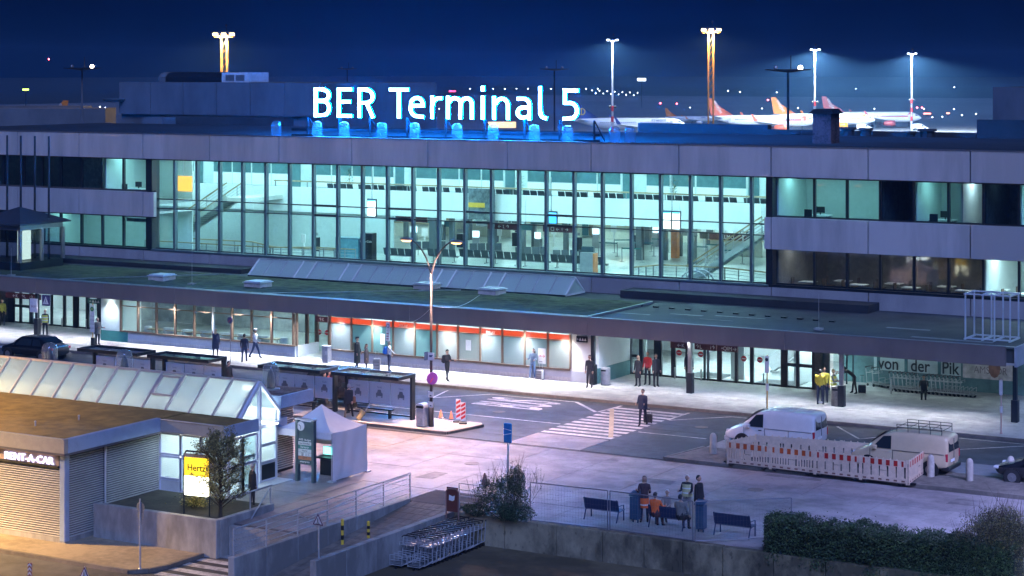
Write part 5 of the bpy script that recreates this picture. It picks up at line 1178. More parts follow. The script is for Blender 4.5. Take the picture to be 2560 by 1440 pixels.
def mesh_fence(label, a, b, h=1.55):
    a, b = Vector(a), Vector(b); t = thing('mesh_fence', label, 'fence', a, 0, 'temporary mesh fence panels')
    up = Vector((0, 0, h)); mt = M('fence_tube', (.22, .21, .24), .45, .5, var=.1)
    for p in (a, b): MB().tube(p, p + up, .021, .021, 7).build('post', mt, t)
    MB().tube(a + up, b + up, .021, .021, 7).build('top_rail', mt, t); MB().tube(a + up * .06, b + up * .06, .021, .021, 7).build('bottom_rail', mt, t)
    mb = MB(); n = int((b - a).length / .12)
    for i in range(1, n): p = a.lerp(b, i / n); mb.bar(p + up * .06, p + up, .0022, .0022)
    for i in range(1, 8): mb.bar(a + up * (i / 8), b + up * (i / 8), .0022, .0022)
    tag(mb.build('wire_mesh', mt, t), kind='stuff')
f0, f1, f2, f3 = G(1326, 1306), G(1522, 1329), G(1735, 1358), G(1976, 1350)
mesh_fence('grey temporary mesh fence panel beside the bush', f0, f1 - Vector((.05, 0, 0))); mesh_fence('grey temporary mesh fence panel in front of the occupied bench', f1 + Vector((.05, 0, 0)), f2 - Vector((.05, 0, 0))); mesh_fence('grey temporary mesh fence panel turned towards the hedge', f2 + Vector((.05, .0, 0)), f3 + Vector((0, .1, 0)))
# ---------------------------------------------------------------- red and white works barriers
m_bw = M('barrier_white', (.68, .51, .38), .5, var=.1, scale=6); m_br = M('barrier_red', (.45, .02, .015), .4, var=.15); m_bo = M('barrier_orange', (.50, .09, .02), .4, var=.15)  # white plastic made cream: warm lamplight put into its colour
def barrier(label, p, q, back=False, red=None, style=0):
    p, q = Vector(p), Vector(q); d = q - p; t = thing('works_barrier', label, 'barrier', p, math.atan2(d.y, d.x), 'red and white works barriers'); w = d.length
    MB().box(0, w, -.02, .02, .98, 1.0).build('top_rail', m_bw, t, world=False)
    MB().box(0, w, -.018, .018, .72, .98).build('board', m_bw, t, world=False)
    MB().box(0, w, -.02, .02, .06, .26).build('bottom_board', m_bw, t, world=False)
    n = max(4, round(w / .36))
    for i in range(n):
        x = (i + .3) * w / n
        if not back:
            MB().box(x, x + .17 if i not in (0, n - 1) else x + .09, -.024, -.019, .74, .97).build('red_block', red or m_br, t, world=False)
            MB().box(x, x + .15, -.024, -.021, .10, .17).build('reflector', M('reflector_brown', (.25, .12, .09), .5), t, world=False)
    sm = MB(); k = int(w / .125)
    for i in range(k):
        if w * .42 < i * .125 < w * .56: continue
        sm.box(i * .125, i * .125 + (.07 if style == 0 else (.125 if i % 3 else .06)), -.012, .012, .26, .72)
    tag(sm.build('slats', m_bw, t, world=False), kind='stuff')
    MB().box(w * .42, w * .56, -.014, .014, .26, .72).build('plate', m_bw, t, world=False)
    tm = text_mb('ROADBLOX', .05, .001, 'CENTER'); tm.v = [(x + w * .49, y - .018, z + .5) for x, y, z in tm.v]; tm.build('print', m_dark, t, world=False)
    for x in (.02, w - .02): MB().box(x - .03, x + .03, -.025, .025, 0, 1.04).build('end_post', m_bw, t, world=False)
    pg = MB()
    for i in range(int(w / .3)): pg.box(.1 + i * .3, .14 + i * .3, -.015, .015, 1.0, 1.05)
    tag(pg.build('top_pegs', m_bw, t, world=False), kind='stuff')
    for x in (.25, w - .25): MB().cbox((x, .05, .03), (.14, .6, .06)).build('foot', m_black, t, world=False)
B0, B1 = G(1818, 1160, .118), G(2269, 1213, .118)
for i in range(4):
    a, b = B0.lerp(B1, i / 4), B0.lerp(B1, (i + 1) / 4)
    barrier(['works barrier with orange blocks, outermost by the concrete bollard', 'works barrier with orange blocks and close slats', 'works barrier with bright red blocks and few slats', 'works barrier with bright red blocks at the corner by the cream van'][i], a, b - (b - a) * .01, False, m_bo if i < 2 else m_br, 0 if i < 2 else 1)
C1 = G(2322, 1177, .118); barrier('short end works barrier beside the cream van', B1 + Vector((.05, .03, 0)), C1, False, m_br)
D0, D1 = G(1880, 1120, .118), G(2316, 1165, .118)
D0 = Vector((B0.x + .55, B0.y + 2.0, .118)); D1 = C1 + Vector((0, .05, 0))
for i in range(4):
    a, b = D0.lerp(D1, i / 4), D0.lerp(D1, (i + 1) / 4); barrier(['back works barrier next to the white van', 'back works barrier beside the white van door', 'back works barrier between the two vans', 'back works barrier next to the cream van'][i], a, b - (b - a) * .01, True, m_br, 1)
barrier('open end works barrier by the concrete bollard', B0 + Vector((-.02, .05, 0)), D0 + Vector((-.04, 0, 0)), True)
m_bol = M('bollard_concrete', (.42, .37, .32), .8, var=.2, scale=4, bump=.3)
for i, (px, py) in enumerate(((1783, 1134), (2327, 1191), (2424, 1201), (2527, 1195))):
    p = G(px, py, .118); single('concrete_bollard', MB().lathe(p, [(.16, 0), (.155, .75), (.13, .86), (.07, .93), (0, .95)], 16), m_bol, ['stone bollard beside the open end of the works barriers', 'stone bollard at the corner of the works barriers', 'stone bollard behind the cream van', 'stone bollard beside the dark parked car'][i], 'bollard', 'stone bollards', p, auto=50)
# ================================================================ car rental office
m_siding = M('siding_white', (0.56, 0.56, 0.54), 0.45, 0.2, var=0.08)
m_fasc = M('rental_fascia', (0.33, 0.32, 0.31), 0.5, 0.2, var=0.08)
m_fascb = M('fascia_cool_lit', (0.30, 0.40, 0.58), 0.45, 0.2, var=0.08)  # bluer copy of the fascia: cool lamplight on side faces put into the colour
m_rroof = M('rental_roof', (0.27, 0.185, 0.055), 0.9, var=0.3, scale=1.3, bump=0.4)
m_wframe = M('white_frame', (0.62, 0.65, 0.72), 0.4, var=0.05)
m_dimglass = MGLASS('door_glass', (.8, .9, .92), 1.0)
Q = thing('car_rental_office', 'car rental pavilion with shuttered walls and a glass ridge roof', 'building', (-58, 63, 0))
def q(n, mb, m, **k): return mb.build(n, m, Q, **k)
X1, Y1, Y2 = -54.5, 58.95, 64.65
q('plinth', MB().box(-75, X1, Y1, Y2, -1.2, -0.86), m_conc)
q('core_wall', MB().box(-75, X1 - .08, Y1 + .08, Y2, -0.86, 2.6), m_dark)  # coloured dark so the gaps between the slats look shaded
def slats(a, b, z0, z1, axis, pitch=.092):                # shutter slats: real ribs, too fine to count
    mb = MB(); n = int((z1 - z0) / pitch)
    for i in range(n):
        z = z0 + i * pitch
        if axis == 'x': mb.ext([(Y1 + .07, z), (Y1 - .0, z + .02), (Y1 - .0, z + pitch * .5), (Y1 + .07, z + pitch * .72)], 'x', a, b)
        else: mb.ext([(axis - .07, z), (axis, z + .02), (axis, z + pitch * .5), (axis - .07, z + pitch * .72)], 'y', a, b)
    return mb
tag(q('shutter_slats', slats(-75, X1 - .28, -.86, 1.9, 'x'), m_siding), kind='stuff')
tag(q('wall_slats', slats(Y1 + .28, 61.2, -.88, 2.5, X1), m_siding), kind='stuff')
tag(q('wall_slats', slats(61.3, Y2 - .02, -.88, 2.5, X1), m_siding), kind='stuff')
q('corner_post', MB().box(X1 - .27, X1 + .03, Y1 - .03, Y1 + .26, -1.0, 2.5), m_fascb, bevel=.03)
q('downpipe', MB().tube((X1 + .05, 61.25, -.9), (X1 + .05, 61.25, 2.5), .045), m_siding)
q('sign_band', MB().box(-75, X1 - .28, Y1 - .04, Y1 + .1, 1.96, 2.4), M('sign_band', (.42, .30, .22), .5, var=.1))
q('shutter_box', MB().box(-75, X1 - .28, Y1 - .1, Y1 + .1, 1.88, 1.955), m_dark)
q('soffit', MB().box(-75, X1 + .25, Y1 - .3, Y2, 2.44, 2.52), M('soffit_dark', (.10, .10, .13), .6))
q('fascia_front', MB().box(-75, X1 + .26, Y1 - .32, Y1 - .1, 2.53, 3.08), m_fasc); q('fascia_side', MB().box(X1 + .06, X1 + .28, Y1 - .09, Y2 - .3, 2.525, 3.076), m_fascb)
q('roof_deck', MB().box(-75, X1 + .05, Y1 - .09, 66.35, 2.6, 3.0), m_rroof)
q('roof_edge', MB().box(-75, X1 + .2, Y1 - .33, Y1 - .26, 3.083, 3.11), m_galv)
for px, py in ((88, 1065), (197, 1050)):
    p = G(px, py, 3.0); q('roof_vent', MB().tube((p.x, p.y, 3), (p.x, p.y, 3.16), .035).ball((p.x, p.y, 3.17), .05), m_galv)
tm = text_mb('RENT-A-CAR', .40, .03, 'LEFT', .004); xs = [p[0] for p in tm.v]; a, b = PY(12, 1135, Y1 - .08).x, PY(134, 1150, Y1 - .08).x; kx = (b - a) / (max(xs) - min(xs)); mn = min(xs)
tm.v = [(a + (x - mn) * kx, y + Y1 - .08, z * 1.0 + 2.0) for x, y, z in tm.v]
q('neon_lettering', tm, ME('neon_white', (.62, .58, 1.0), .9))
# middle block in front of the nave
X2 = -50.9
q('middle_roof', MB().box(X1 + .06, X2 - .02, Y2 - .1, 66.4, 2.6, 2.97), m_rroof)
q('middle_fascia', MB().box(X1 + .3, X2, Y2 - .32, Y2 - .11, 2.52, 3.02), m_fasc); q('middle_fascia_end', MB().box(X2 + .002, X2 + .12, Y2 - .3, 66.5, 2.52, 3.02), m_fascb)
q('middle_gutter', MB().tube((X1 + .3, Y2 - .34, 3.03), (X2, Y2 - .34, 3.03), .025), m_galv)
def wall_x(y, x0, x1, cells, z0, z1, frame):              # glazed wall along x: cells = (fraction0, fraction1, z0, z1, kind)
    for f0, f1, a, b_, kind in cells:
        u, v = x0 + (x1 - x0) * f0, x0 + (x1 - x0) * f1
        if kind == 'g': q('window_pane', MB().box(u + .05, v - .05, y, y + .012, a + .05, b_ - .05), m_dimglass)
        else: q('wall_panel', MB().box(u + .03, v - .03, y - .01, y + .04, a + .02, b_ - .02), M('office_panel_grey', (.5, .52, .5), .5, var=.08))
        for c in (u, v): q('window_frame', MB().box(c - .045, c + .045, y - .035, y + .05, a, b_), frame)
        for c in (a, b_): q('window_frame', MB().box(u + .046, v - .046, y - .03, y + .046, c - .04, c + .04), frame)
wall_x(Y2, X1 + .02, X2 - .02, [(0, .3, 1.55, 2.4, 'g'), (0, .3, .55, 1.45, 'g'), (0, .3, 0, .5, 'p'), (.31, .6, 1.55, 2.4, 'g'), (.31, .6, .1, 1.45, 'g'), (.61, 1, 1.35, 2.45, 'g'), (.61, 1, .1, 1.25, 'g')], 0, 2.5, m_wframe)
def wall_y(x, y0, y1, cells, frame):
    for f0, f1, a, b_, kind in cells:
        u, v = y0 + (y1 - y0) * f0, y0 + (y1 - y0) * f1
        if kind == 'g': q('window_pane', MB().box(x, x + .012, u + .05, v - .05, a + .05, b_ - .05), m_dimglass)
        else: q('door_panel', MB().box(x - .02, x + .03, u + .03, v - .03, a + .03, b_ - .03), m_dark)
        for c in (u, v): q('window_frame', MB().box(x - .035, x + .05, c - .05, c + .05, a, b_), frame)
        for c in (a, b_): q('window_frame', MB().box(x - .03, x + .046, u + .051, v - .051, c - .045, c + .045), frame)
wall_y(X2, Y2, 66.5, [(0, .5, 1.3, 2.4, 'g'), (0, .5, .08, 1.25, 'g'), (.5, 1, 1.3, 2.4, 'g'), (.5, 1, .08, 1.25, 'g')], m_wframe)
# nave with the glass ridge
XG, YA, YR, YB, ZA, ZR = -51.75, 66.4, 67.75, 69.1, 2.95, 4.3
m_ridge = MGLASS('ridge_glass', (.88, .96, .95), .8, .55, (.55, .64, .60))
rbars = [XG - .05 - 1.285 * i for i in range(19)]
for i, (b_, a) in enumerate(zip(rbars[:-1], rbars[1:])):
    for (y0, s) in ((YA, 1), (YB, -1)):
        q('ridge_pane', MB().add([(a + .04, y0, ZA), (b_ - .04, y0, ZA), (b_ - .04, YR, ZR), (a + .04, YR, ZR)], [(0, 1, 2, 3) if s > 0 else (3, 2, 1, 0)]), m_ridge)
m_bar = M('ridge_bar', (.50, .46, .44), .4, .2, var=.08)
for x in rbars:
    q('ridge_bar', MB().bar((x, YA - .06, ZA + .02), (x, YR, ZR + .06), .085, .1), m_bar); q('ridge_bar', MB().bar((x, YB + .06, ZA), (x, YR, ZR + .02), .085, .08), m_bar)
    q('bar_foot', MB().cbox((x, YA - .08, ZA - .02), (.14, .1, .12)), m_bronze)
q('ridge_beam', MB().bar((rbars[-1], YR, ZR + .03), (XG, YR, ZR + .03), .13, .09), m_bar)
q('eaves_beam', MB().box(rbars[-1], XG, YA - .16, YA + .02, 2.86, 2.97), m_rroof)
hx = rbars[4]; hatch = [(YA + .5, 3.45), (YA + 1.18, 4.12)]
for xx in (hx + .1, rbars[3] - .1): q('hatch_frame', MB().bar((xx, YA + .5, 3.52), (xx, YA + 1.2, 4.2), .09, .09), m_bar)
for yy, zz in ((YA + .5, 3.52), (YA + 1.2, 4.2)): q('hatch_frame', MB().bar((hx + .1, yy, zz), (rbars[3] - .1, yy, zz), .09, .09), m_bar)
for i in range(0, 18, 2): q('roof_truss', MB().bar((rbars[i], YR, ZR - .1), (rbars[i] - .6, YA + .2, 2.9), .06, .06).bar((rbars[i], YR, ZR - .1), (rbars[i], YR, 2.5), .05, .05), m_wframe)
# gable end
for a, b_ in (((YA, ZA - .5), (YA, ZA)), ((YA, ZA), (YR, ZR)), ((YR, ZR), (YB, ZA)), ((YB, ZA), (YB, ZA - .5)), ((YA, ZA - .55), (YB, ZA - .55))):
    q('gable_frame', MB().bar((XG + .06, *a), (XG + .06, *b_), .12, .13, up=(1, 0, 0)), m_wframe)
q('gable_post', MB().box(XG + .01, XG + .12, YR - .06, YR + .06, 0, ZR - .12), m_wframe)
q('gable_pane', MB().add([(XG + .04, YA + .06, ZA - .5), (XG + .04, YR - .06, ZA - .5), (XG + .04, YR - .06, ZR - .15), (XG + .04, YA + .06, ZA)], [(0, 1, 2, 3)]), m_dimglass)
q('gable_pane', MB().add([(XG + .04, YR + .06, ZA - .5), (XG + .04, YB - .06, ZA - .5), (XG + .04, YB - .06, ZA), (XG + .04, YR + .06, ZR - .15)], [(0, 1, 2, 3)]), m_dimglass)
wall_y(XG - .02, YA + .1, YB - .02, [(0, .48, 1.3, 2.35, 'g'), (0, .48, .08, 1.25, 'g'), (.52, .95, 1.6, 2.35, 'g'), (.52, .95, .85, 1.55, 'g'), (.52, .95, .06, .8, 'p')], m_wframe)
# back wing
XB = -52.4
q('back_core', MB().box(-75, XB - .08, YB + .15, 71.2, -.1, 3.0), m_dark)
tag(q('back_slats', slats(YB + .2, 71.15, .12, 2.95, XB, .098), m_siding), kind='stuff')
q('back_fascia', MB().box(-75, XB + .75, YB + .1, 71.55, 2.98, 3.5), m_fascb)
q('back_gravel', MB().box(-75, XB + .6, YB + .2, 71.4, 3.503, 3.53), M('roof_gravel', (.05, .05, .055), .95, var=.8, scale=14, bump=1))
q('wall_box', MB().box(XB + .01, XB + .3, 69.55, 70.25, 1.75, 2.45), m_fascb)
q('wall_pipe', MB().tube((XB + .06, 69.7, .1), (XB + .06, 69.7, 2.95), .04), m_wframe)
# lit interior
q('office_floor', MB().box(-75, X2 - .05, Y2 + .1, YB, -.05, .04), M('office_floor', (.5, .52, .52), .5, var=.08))
q('office_back_wall', MB().box(-75, XG - .1, YB - .02, YB + .12, 0, 3.0), M('office_white', (.72, .72, .7), .6, var=.06))
q('office_partition', MB().box(-54.6, -54.5, Y2 + .1, YB - .1, 0, 2.5), M('office_white', (0, 0, 0)))
lm = MB().box(-.6, .6, -.12, .12, -.04, 0).mesh('light_tube', ME('office_light', (.88, .97, 1.0), 7)); qi = pmat(Q).inverted()
pieces('light_tube', lm, Q, [qi @ Vector((-52.6 - 2.4 * i, 67.7, 2.35)) for i in range(9)] + [qi @ Vector((-53.4 + 1.5 * i, y, 2.5)) for i in range(2) for y in (65.3, 66.2, 68.4)])
q('counter', MB().box(-54.2, -52.2, 67.9, 68.4, 0, 1.1), M('office_white', (0, 0, 0)))
for x in (-57, -60.5, -64): q('inner_frame', MB().bar((x, YA + .3, 2.6), (x, YB - .3, 2.6), .08, .12), m_wframe)
# ---------------------------------------------------------------- glass bell vents
m_bell = MGLASS('bell_glass', (.86, .88, .92), 1.4, .16, (.75, .75, .8))
def bell(label, loc, r=.38, h=1.15, core=True, group='glass bell vents', mat=None):
    t = thing('bell_vent', label, 'roof vent', loc, 0, group)
    MB().lathe((0, 0, 0), [(r, 0), (r, h * .68), (r * .94, h * .82), (r * .76, h * .93), (r * .4, h * .985), (0, h)], 22, False).build('dome', mat or m_bell, t, world=False, smooth=True)
    MB().lathe((0, 0, 0), [(r * 1.08, -.05), (r * 1.08, .05), (r, .06)], 22).build('collar', m_grey, t, world=False)
    if core: MB().lathe((0, 0, 0), [(r * .5, 0), (r * .5, h * .35), (r * .38, h * .6), (r * .12, h * .74), (0, h * .75)], 14).build('core', m_dark, t, world=False, smooth=True)
for i, (px, z) in enumerate(((124, 3.52), (311, 3.52), (677, 3.54))):
    bell(['glass bell vent on the rental roof in front of the black taxi', 'glass bell vent on the rental roof in front of the shelters', 'glass bell vent beside the white gable'][i], (PY(px, 900, 70.3).x, 70.3, z), .37, 1.18)
# ---------------------------------------------------------------- lit rental sign, gazebo and totem
p0, p1 = G(460, 1284, .12), G(524, 1291, .12); w = (p1 - p0).length
hs = thing('rental_sign', 'glowing yellow and white rental sign in a rounded frame behind the tree', 'sign', p0, math.atan2(p1.y - p0.y, p1.x - p0.x)); zt = PY(492, 1130, p0.y).z - .12
MB().path([(0, 0, 0), (0, 0, zt - .15), (.12, 0, zt), (w - .12, 0, zt), (w, 0, zt - .15), (w, 0, 0)], .03, 8).build('frame', m_dark, hs, world=False)
zb = zt - 1.72
MB().box(.04, w - .04, -.03, .03, zb + .75, zt - .25).build('yellow_panel', ME('sign_glow_yellow', (1.0, .62, .02), .55), hs, world=False)
MB().box(.04, w - .04, -.03, .03, zb, zb + .748).build('white_panel', ME('sign_glow_white', (1.0, .97, .72), 2.4), hs, world=False)
MB().box(.04, w - .04, -.02, .02, zt - .24, zt - .1).build('header_panel', M('sign_cream', (.5, .42, .3), .5), hs, world=False)
tm = text_mb('Hertz', .36, .004, 'CENTER', .006); tm.v = [(x + w / 2, y - .035, z + zt - .75) for x, y, z in tm.v]; tm.build('lettering', m_black, hs, world=False)
m_tent = M('tent_cloth', (.74, .72, .74), .8, var=.05, scale=2, bump=.25)
TX0, TX1, TY0, TY1, TZ = -52.15, -49.25, 69.55, 72.15, 2.06
ga = thing('gazebo_tent', 'white pop-up gazebo tent with a closed side beside the rental office', 'tent', ((TX0 + TX1) / 2, (TY0 + TY1) / 2, 0))
mb = MB(); N = 10; cx, cy = (TX0 + TX1) / 2, (TY0 + TY1) / 2
cor = [(TX0, TY0), (TX1, TY0), (TX1, TY1), (TX0, TY1)]
for k in range(4):
    a, b_ = cor[k], cor[(k + 1) % 4]; o = len(mb.v)
    for i in range(N + 1):
        for j in range(N + 1):
            u, v = i / N, j / N; ex, ey = a[0] + (b_[0] - a[0]) * u, a[1] + (b_[1] - a[1]) * u
            zz = TZ + .95 * v ** 1.45 - .10 * math.sin(math.pi * u) * (1 - v)
            mb.v.append((ex + (cx - ex) * v, ey + (cy - ey) * v, zz))
    for i in range(N):
        for j in range(N): mb.f.append((o + i * (N + 1) + j, o + (i + 1) * (N + 1) + j, o + (i + 1) * (N + 1) + j + 1, o + i * (N + 1) + j + 1)); mb.m.append(0)
mb.build('roof_cloth', m_tent, ga, smooth=True)
sw = MB(); n = 16
for i in range(n + 1):
    for j in range(n + 1):
        u, v = i / n, j / n; sw.v.append((TX1 + .03 * math.sin(7 * u + 3 * v) * math.sin(math.pi * v) + .015 * math.sin(19 * u - 5 * v) + .06 * (1 - v), TY0 + (TY1 - TY0) * u, .05 + (TZ - .02) * v - .06 * math.sin(math.pi * u) * (v > .99)))
sw.f = [(i * (n + 1) + j, (i + 1) * (n + 1) + j, (i + 1) * (n + 1) + j + 1, i * (n + 1) + j + 1) for i in range(n) for j in range(n)]; sw.m = [0] * len(sw.f)
sw.build('side_wall', m_tent, ga, smooth=True)
MB().box(TX0, TX1, TY1 - .01, TY1, 1.0, TZ).build('back_wall', m_tent, ga)
MB().box(TX0, TX1 - .02, TY0 - .006, TY0, TZ - .28, TZ + .0).build('valance', m_tent, ga); MB().box(TX0 - .006, TX0, TY0, TY1, TZ - .28, TZ).build('valance', m_tent, ga)
for x, y in cor: MB().tube((x, y, 0), (x, y, TZ), .022).cbox((x, y, .03), (.3, .3, .05)).build('leg', m_galv, ga)
td = thing('work_desk', 'dark equipment desk with a glowing monitor inside the gazebo', 'desk', (-50.1, 70.9, 0))
MB().cbox((0, 0, .74), (1.5, .7, .06)).build('desk_top', m_black, td, world=False); MB().cbox((.1, 0, .35), (1.2, .6, .66)).build('cabinet', m_dark, td, world=False); MB().cbox((-.35, .1, 1.0), (.5, .05, .38)).build('monitor', m_black, td, world=False); MB().cbox((-.35, .07, 1.0), (.46, .01, .33)).build('screen', ME('monitor_glow', (.2, .9, .8), 1.0), td, world=False); MB().cbox((.35, -.05, .9), (.5, .35, .25)).build('printer', m_black, td, world=False)
tt = thing('totem_sign', 'dark grey two-post totem with a clock and rental company strips', 'sign', ((-50.7 - 49.85) / 2, 69.1, 0))
pw = .42; m_tot = M('totem_grey', (.07, .11, .12), .45, .2, var=.1)
for s in (-pw, pw): MB().box(s - .06, s + .06, -.1, .1, 0, 2.62).build('post', m_tot, tt, world=False)
MB().box(-pw + .06, pw - .06, -.05, .05, .75, 2.55).build('panel', m_tot, tt, world=False); MB().box(-pw - .08, pw + .08, -.12, .12, 2.621, 2.68).build('cap', m_galv, tt, world=False)
ck = MB().tube((-.2, -.06, 2.36), (-.2, -.09, 2.36), .19, .19, 24).build('clock_face', m_white, tt, world=False)
MB().lathe((0, 0, 0), [(.19, 0), (.21, .02), (.19, .04)], 24, False).xf(Matrix.Translation((-.2, -.06, 2.36)) @ Matrix.Rotation(R(90), 4, 'X')).build('clock_rim', m_grey, tt, world=False)
MB().bar((-.2, -.095, 2.36), (-.2, -.095, 2.22), .012, .02).bar((-.2, -.095, 2.36), (-.3, -.095, 2.42), .012, .02).build('clock_hands', m_dark, tt, world=False)
for i, (tx, bgc, fg) in enumerate((('AVIS  Budget', (.05, .09, .10), m_white), ('buchbinder', (.55, .58, .58), m_dark), ('Europcar', (.05, .20, .16), m_white), ('Hertz', (.55, .58, .58), m_dark), ('☎  ⌂  i', (.6, .62, .62), m_dark), ('SIXT', (.42, .16, .08), m_dark), ('enterprise', (.04, .08, .08), m_white))):
    z = 1.72 - i * .155; MB().box(-pw + .07, pw - .07, -.065, -.052, z, z + .14).build('name_strip', M('strip_%d' % i, bgc, .5), tt, world=False)
    tm = text_mb(tx, .12, .002, 'CENTER'); tm.v = [(x, y - .07, z2 + z + .035) for x, y, z2 in tm.v]; tm.build('lettering', fg, tt, world=False)
# ================================================================ vehicles
m_tyre = M('tyre_rubber', (.015, .015, .016), .8, var=.1); m_rim = M('steel_rim', (.30, .30, .31), .4, .7, var=.1)
m_cglass = M('car_glass', (.02, .028, .034), .06, var=0, spec=.8)
def wheel(t, x, y, r=.31, w=.2):
    wh = MB().tube((x, y - w / 2, r), (x, y + w / 2, r), r, r, 22).build('wheel', m_tyre, t, world=False, auto=40)
    s = 1 if y > 0 else -1
    MB().tube((x, y + s * w * .42, r), (x, y + s * (w * .5 + .012), r), r * .62, r * .58, 18).tube((x, y + s * w * .5, r), (x, y + s * (w * .5 + .03), r), r * .16, r * .14, 10).build('rim', m_rim, wh, world=False)
def loft(sts, mats=0):
    """sts: list of (x, [(half_width, z), ...]) from sill to roof centre; mirrored; x forward"""
    mb = MB(); k = len(sts[0][1])
    ring = lambda st: [(st[0], -w, z) for w, z in st[1]] + [(st[0], w, z) for w, z in reversed(st[1])]
    rows = [ring(s) for s in sts]; n = 2 * k
    for r in rows: mb.v += r
    for i in range(len(rows) - 1):
        for j in range(n):
            a, b = i * n + j, i * n + (j + 1) % n; mb.f.append((a, b, b + n, a + n)); mb.m.append(0)
    mb.f += [tuple(range(n - 1, -1, -1)), tuple(range((len(rows) - 1) * n, len(rows) * n))]; mb.m += [0, 0]
    return mb
def finish(o, lv=1, crease=True):
    md = o.modifiers.new('soft', 'SUBSURF'); md.levels = lv; md.render_levels = lv
    return o
def van(label, loc, rz, paint, rack=False, L=4.4, H=1.82, W=.88):
    t = thing('delivery_van', label, 'van', loc, rz); b = -L / 2
    def st(x, zs, zb, zr, wb, wr): return (x, [(wb - .06, zs), (wb, zs + .16), (wb, zb), ((wb + wr) / 2 + .01, zb + (zr - zb) * .55), (wr, zr - .09), (wr - .13, zr - .01), (.0, zr)])
    S = [st(b, .42, 1.0, H - .16, W - .05, W - .16), st(b + .05, .32, 1.0, H - .06, W - .01, W - .11), st(b + .35, .28, 1.0, H, W, W - .09), st(b + 1.6, .26, 1.0, H + .02, W, W - .08), st(b + 2.45, .26, 1.0, H, W, W - .09),
         st(b + 2.85, .26, 1.0, H - .12, W, W - .12), st(b + 3.45, .26, .98, 1.30, W, W - .12), st(b + 3.62, .26, .9, 1.07, W, W - .14), st(b + 4.15, .28, .78, .92, W - .02, W - .2), st(b + L - .06, .34, .66, .76, W - .1, W - .3), st(b + L, .40, .6, .66, W - .16, W - .36)]
    body = loft(S).build('body', paint, t, world=False); finish(body, 2)
    body.data.polygons.foreach_set('use_smooth', [True] * len(body.data.polygons))
    for s in (-1, 1):
        y = s * (W + .004)
        MB().add([(b + 2.5, y + s * .012, 1.04), (b + 3.30, y + s * .012, 1.04), (b + 3.2, y, 1.2), (b + 2.86, y - s * .05, H - .24), (b + 2.5, y - s * .045, H - .2)], [(0, 1, 2, 3, 4) if s < 0 else (4, 3, 2, 1, 0)]).build('side_window', m_cglass, t, world=False)
        for xd in (b + 1.25, b + 2.42, b + 3.45): MB().box(xd, xd + .016, y - .006, y + .01, .36, 1.0).build('door_seam', m_dark, t, world=False)
        MB().box(b + 2.58, b + 2.74, y - .012, y + .014, .88, .92).build('door_handle', m_dark if not rack else paint, t, world=False)
        MB().box(b + .15, b + 2.42, y - .01, y + .014, .985, 1.0).build('rail_groove', m_dark, t, world=False)
        MB().box(b + 1.05, b + 3.3, y - .01, y + .012, .3, .46).build('side_trim', m_black, t, world=False)
        MB().cbox((b + 3.2, s * (W + .1), 1.08), (.16, .16, .18)).build('mirror', paint, t, world=False, bevel=.03)
        tl = MB().cbox((b + .06, s * (W - .07), .86), (.12, .10, .34)).build('tail_light', M('tail_red', (.45, .02, .04), .2), t, world=False, bevel=.02)
        MB().cbox((b + L - .22, s * (W - .2), .74), (.24, .2, .12)).build('headlight', M('headlight_glass', (.5, .52, .55), .1), t, world=False, bevel=.03)
        for x in (b + .78, b + 3.55):
            MB().tube((x, s * (W - .12), .31), (x, s * (W + .008), .31), .385, .385, 24).build('wheel_arch', m_black, t, world=False)
            wheel(t, x, s * (W - .07))
    MB().add([(b + 2.93, -W + .2, H - .15), (b + 2.93, W - .2, H - .15), (b + 3.5, W - .14, 1.18), (b + 3.5, -W + .14, 1.18)], [(0, 3, 2, 1)]).xf(Matrix.Translation((.015, 0, .03))).build('windscreen', m_cglass, t, world=False)
    for s in (-1, 1): MB().add([(b - .002, s * .06, 1.08), (b - .002, s * (W - .2), 1.08), (b + .03, s * (W - .22), H - .24), (b + .03, s * .06, H - .24)], [(0, 1, 2, 3) if s < 0 else (3, 2, 1, 0)]).xf(Matrix.Translation((-.012, 0, 0))).build('rear_window', m_cglass, t, world=False)
    MB().box(b - .02, b - .004, -.012, .012, .45, H - .2).build('door_seam', m_dark, t, world=False)
    MB().box(b - .06, b + .3, -W + .05, W - .05, .28, .48).build('rear_bumper', m_black, t, world=False, bevel=.04); MB().box(b + L - .3, b + L + .04, -W + .16, W - .16, .26, .5).build('front_bumper', m_black if rack else paint, t, world=False, bevel=.05)
    MB().box(b - .075, b - .061, .1, .6, .66, .78).build('number_plate', m_white, t, world=False)
    if rack:
        rk = MB().tube((0, 0, 0), (0, 0, .01), .01)
        rk = thing_part(t, 'roof_rack', b, H, W)
    else:
        for x in (b + .5, b + 1.1, b + 1.7, b + 2.3): MB().box(x, x + .02, -W + .25, W - .25, H + .012, H + .024).build('roof_rib', paint, t, world=False)
    return t
def thing_part(t, name, b, H, W):
    z = H + .17; mb = MB()
    for s in (-1, 1): mb.path([(b + .3, s * (W - .18), z), (b + 2.3, s * (W - .18), z)], .018, 6)
    o = mb.build(name, m_black, t, world=False)
    for i in range(5): MB().path([(b + .3 + i * .5, -(W - .18), z), (b + .3 + i * .5, W - .18, z)], .015, 6).build('rack_bar', m_black, o, world=False)
    for s in (-1, 1):
        MB().path([(b + .3, s * (W - .18), z + .13), (b + 2.3, s * (W - .18), z + .13)], .012, 6).build('rack_rail', m_black, o, world=False)
        for i in range(5): MB().path([(b + .3 + i * .5, s * (W - .18), H - .02), (b + .3 + i * .5, s * (W - .18), z + .13)], .014, 6).build('rack_stay', m_black, o, world=False)
    return o
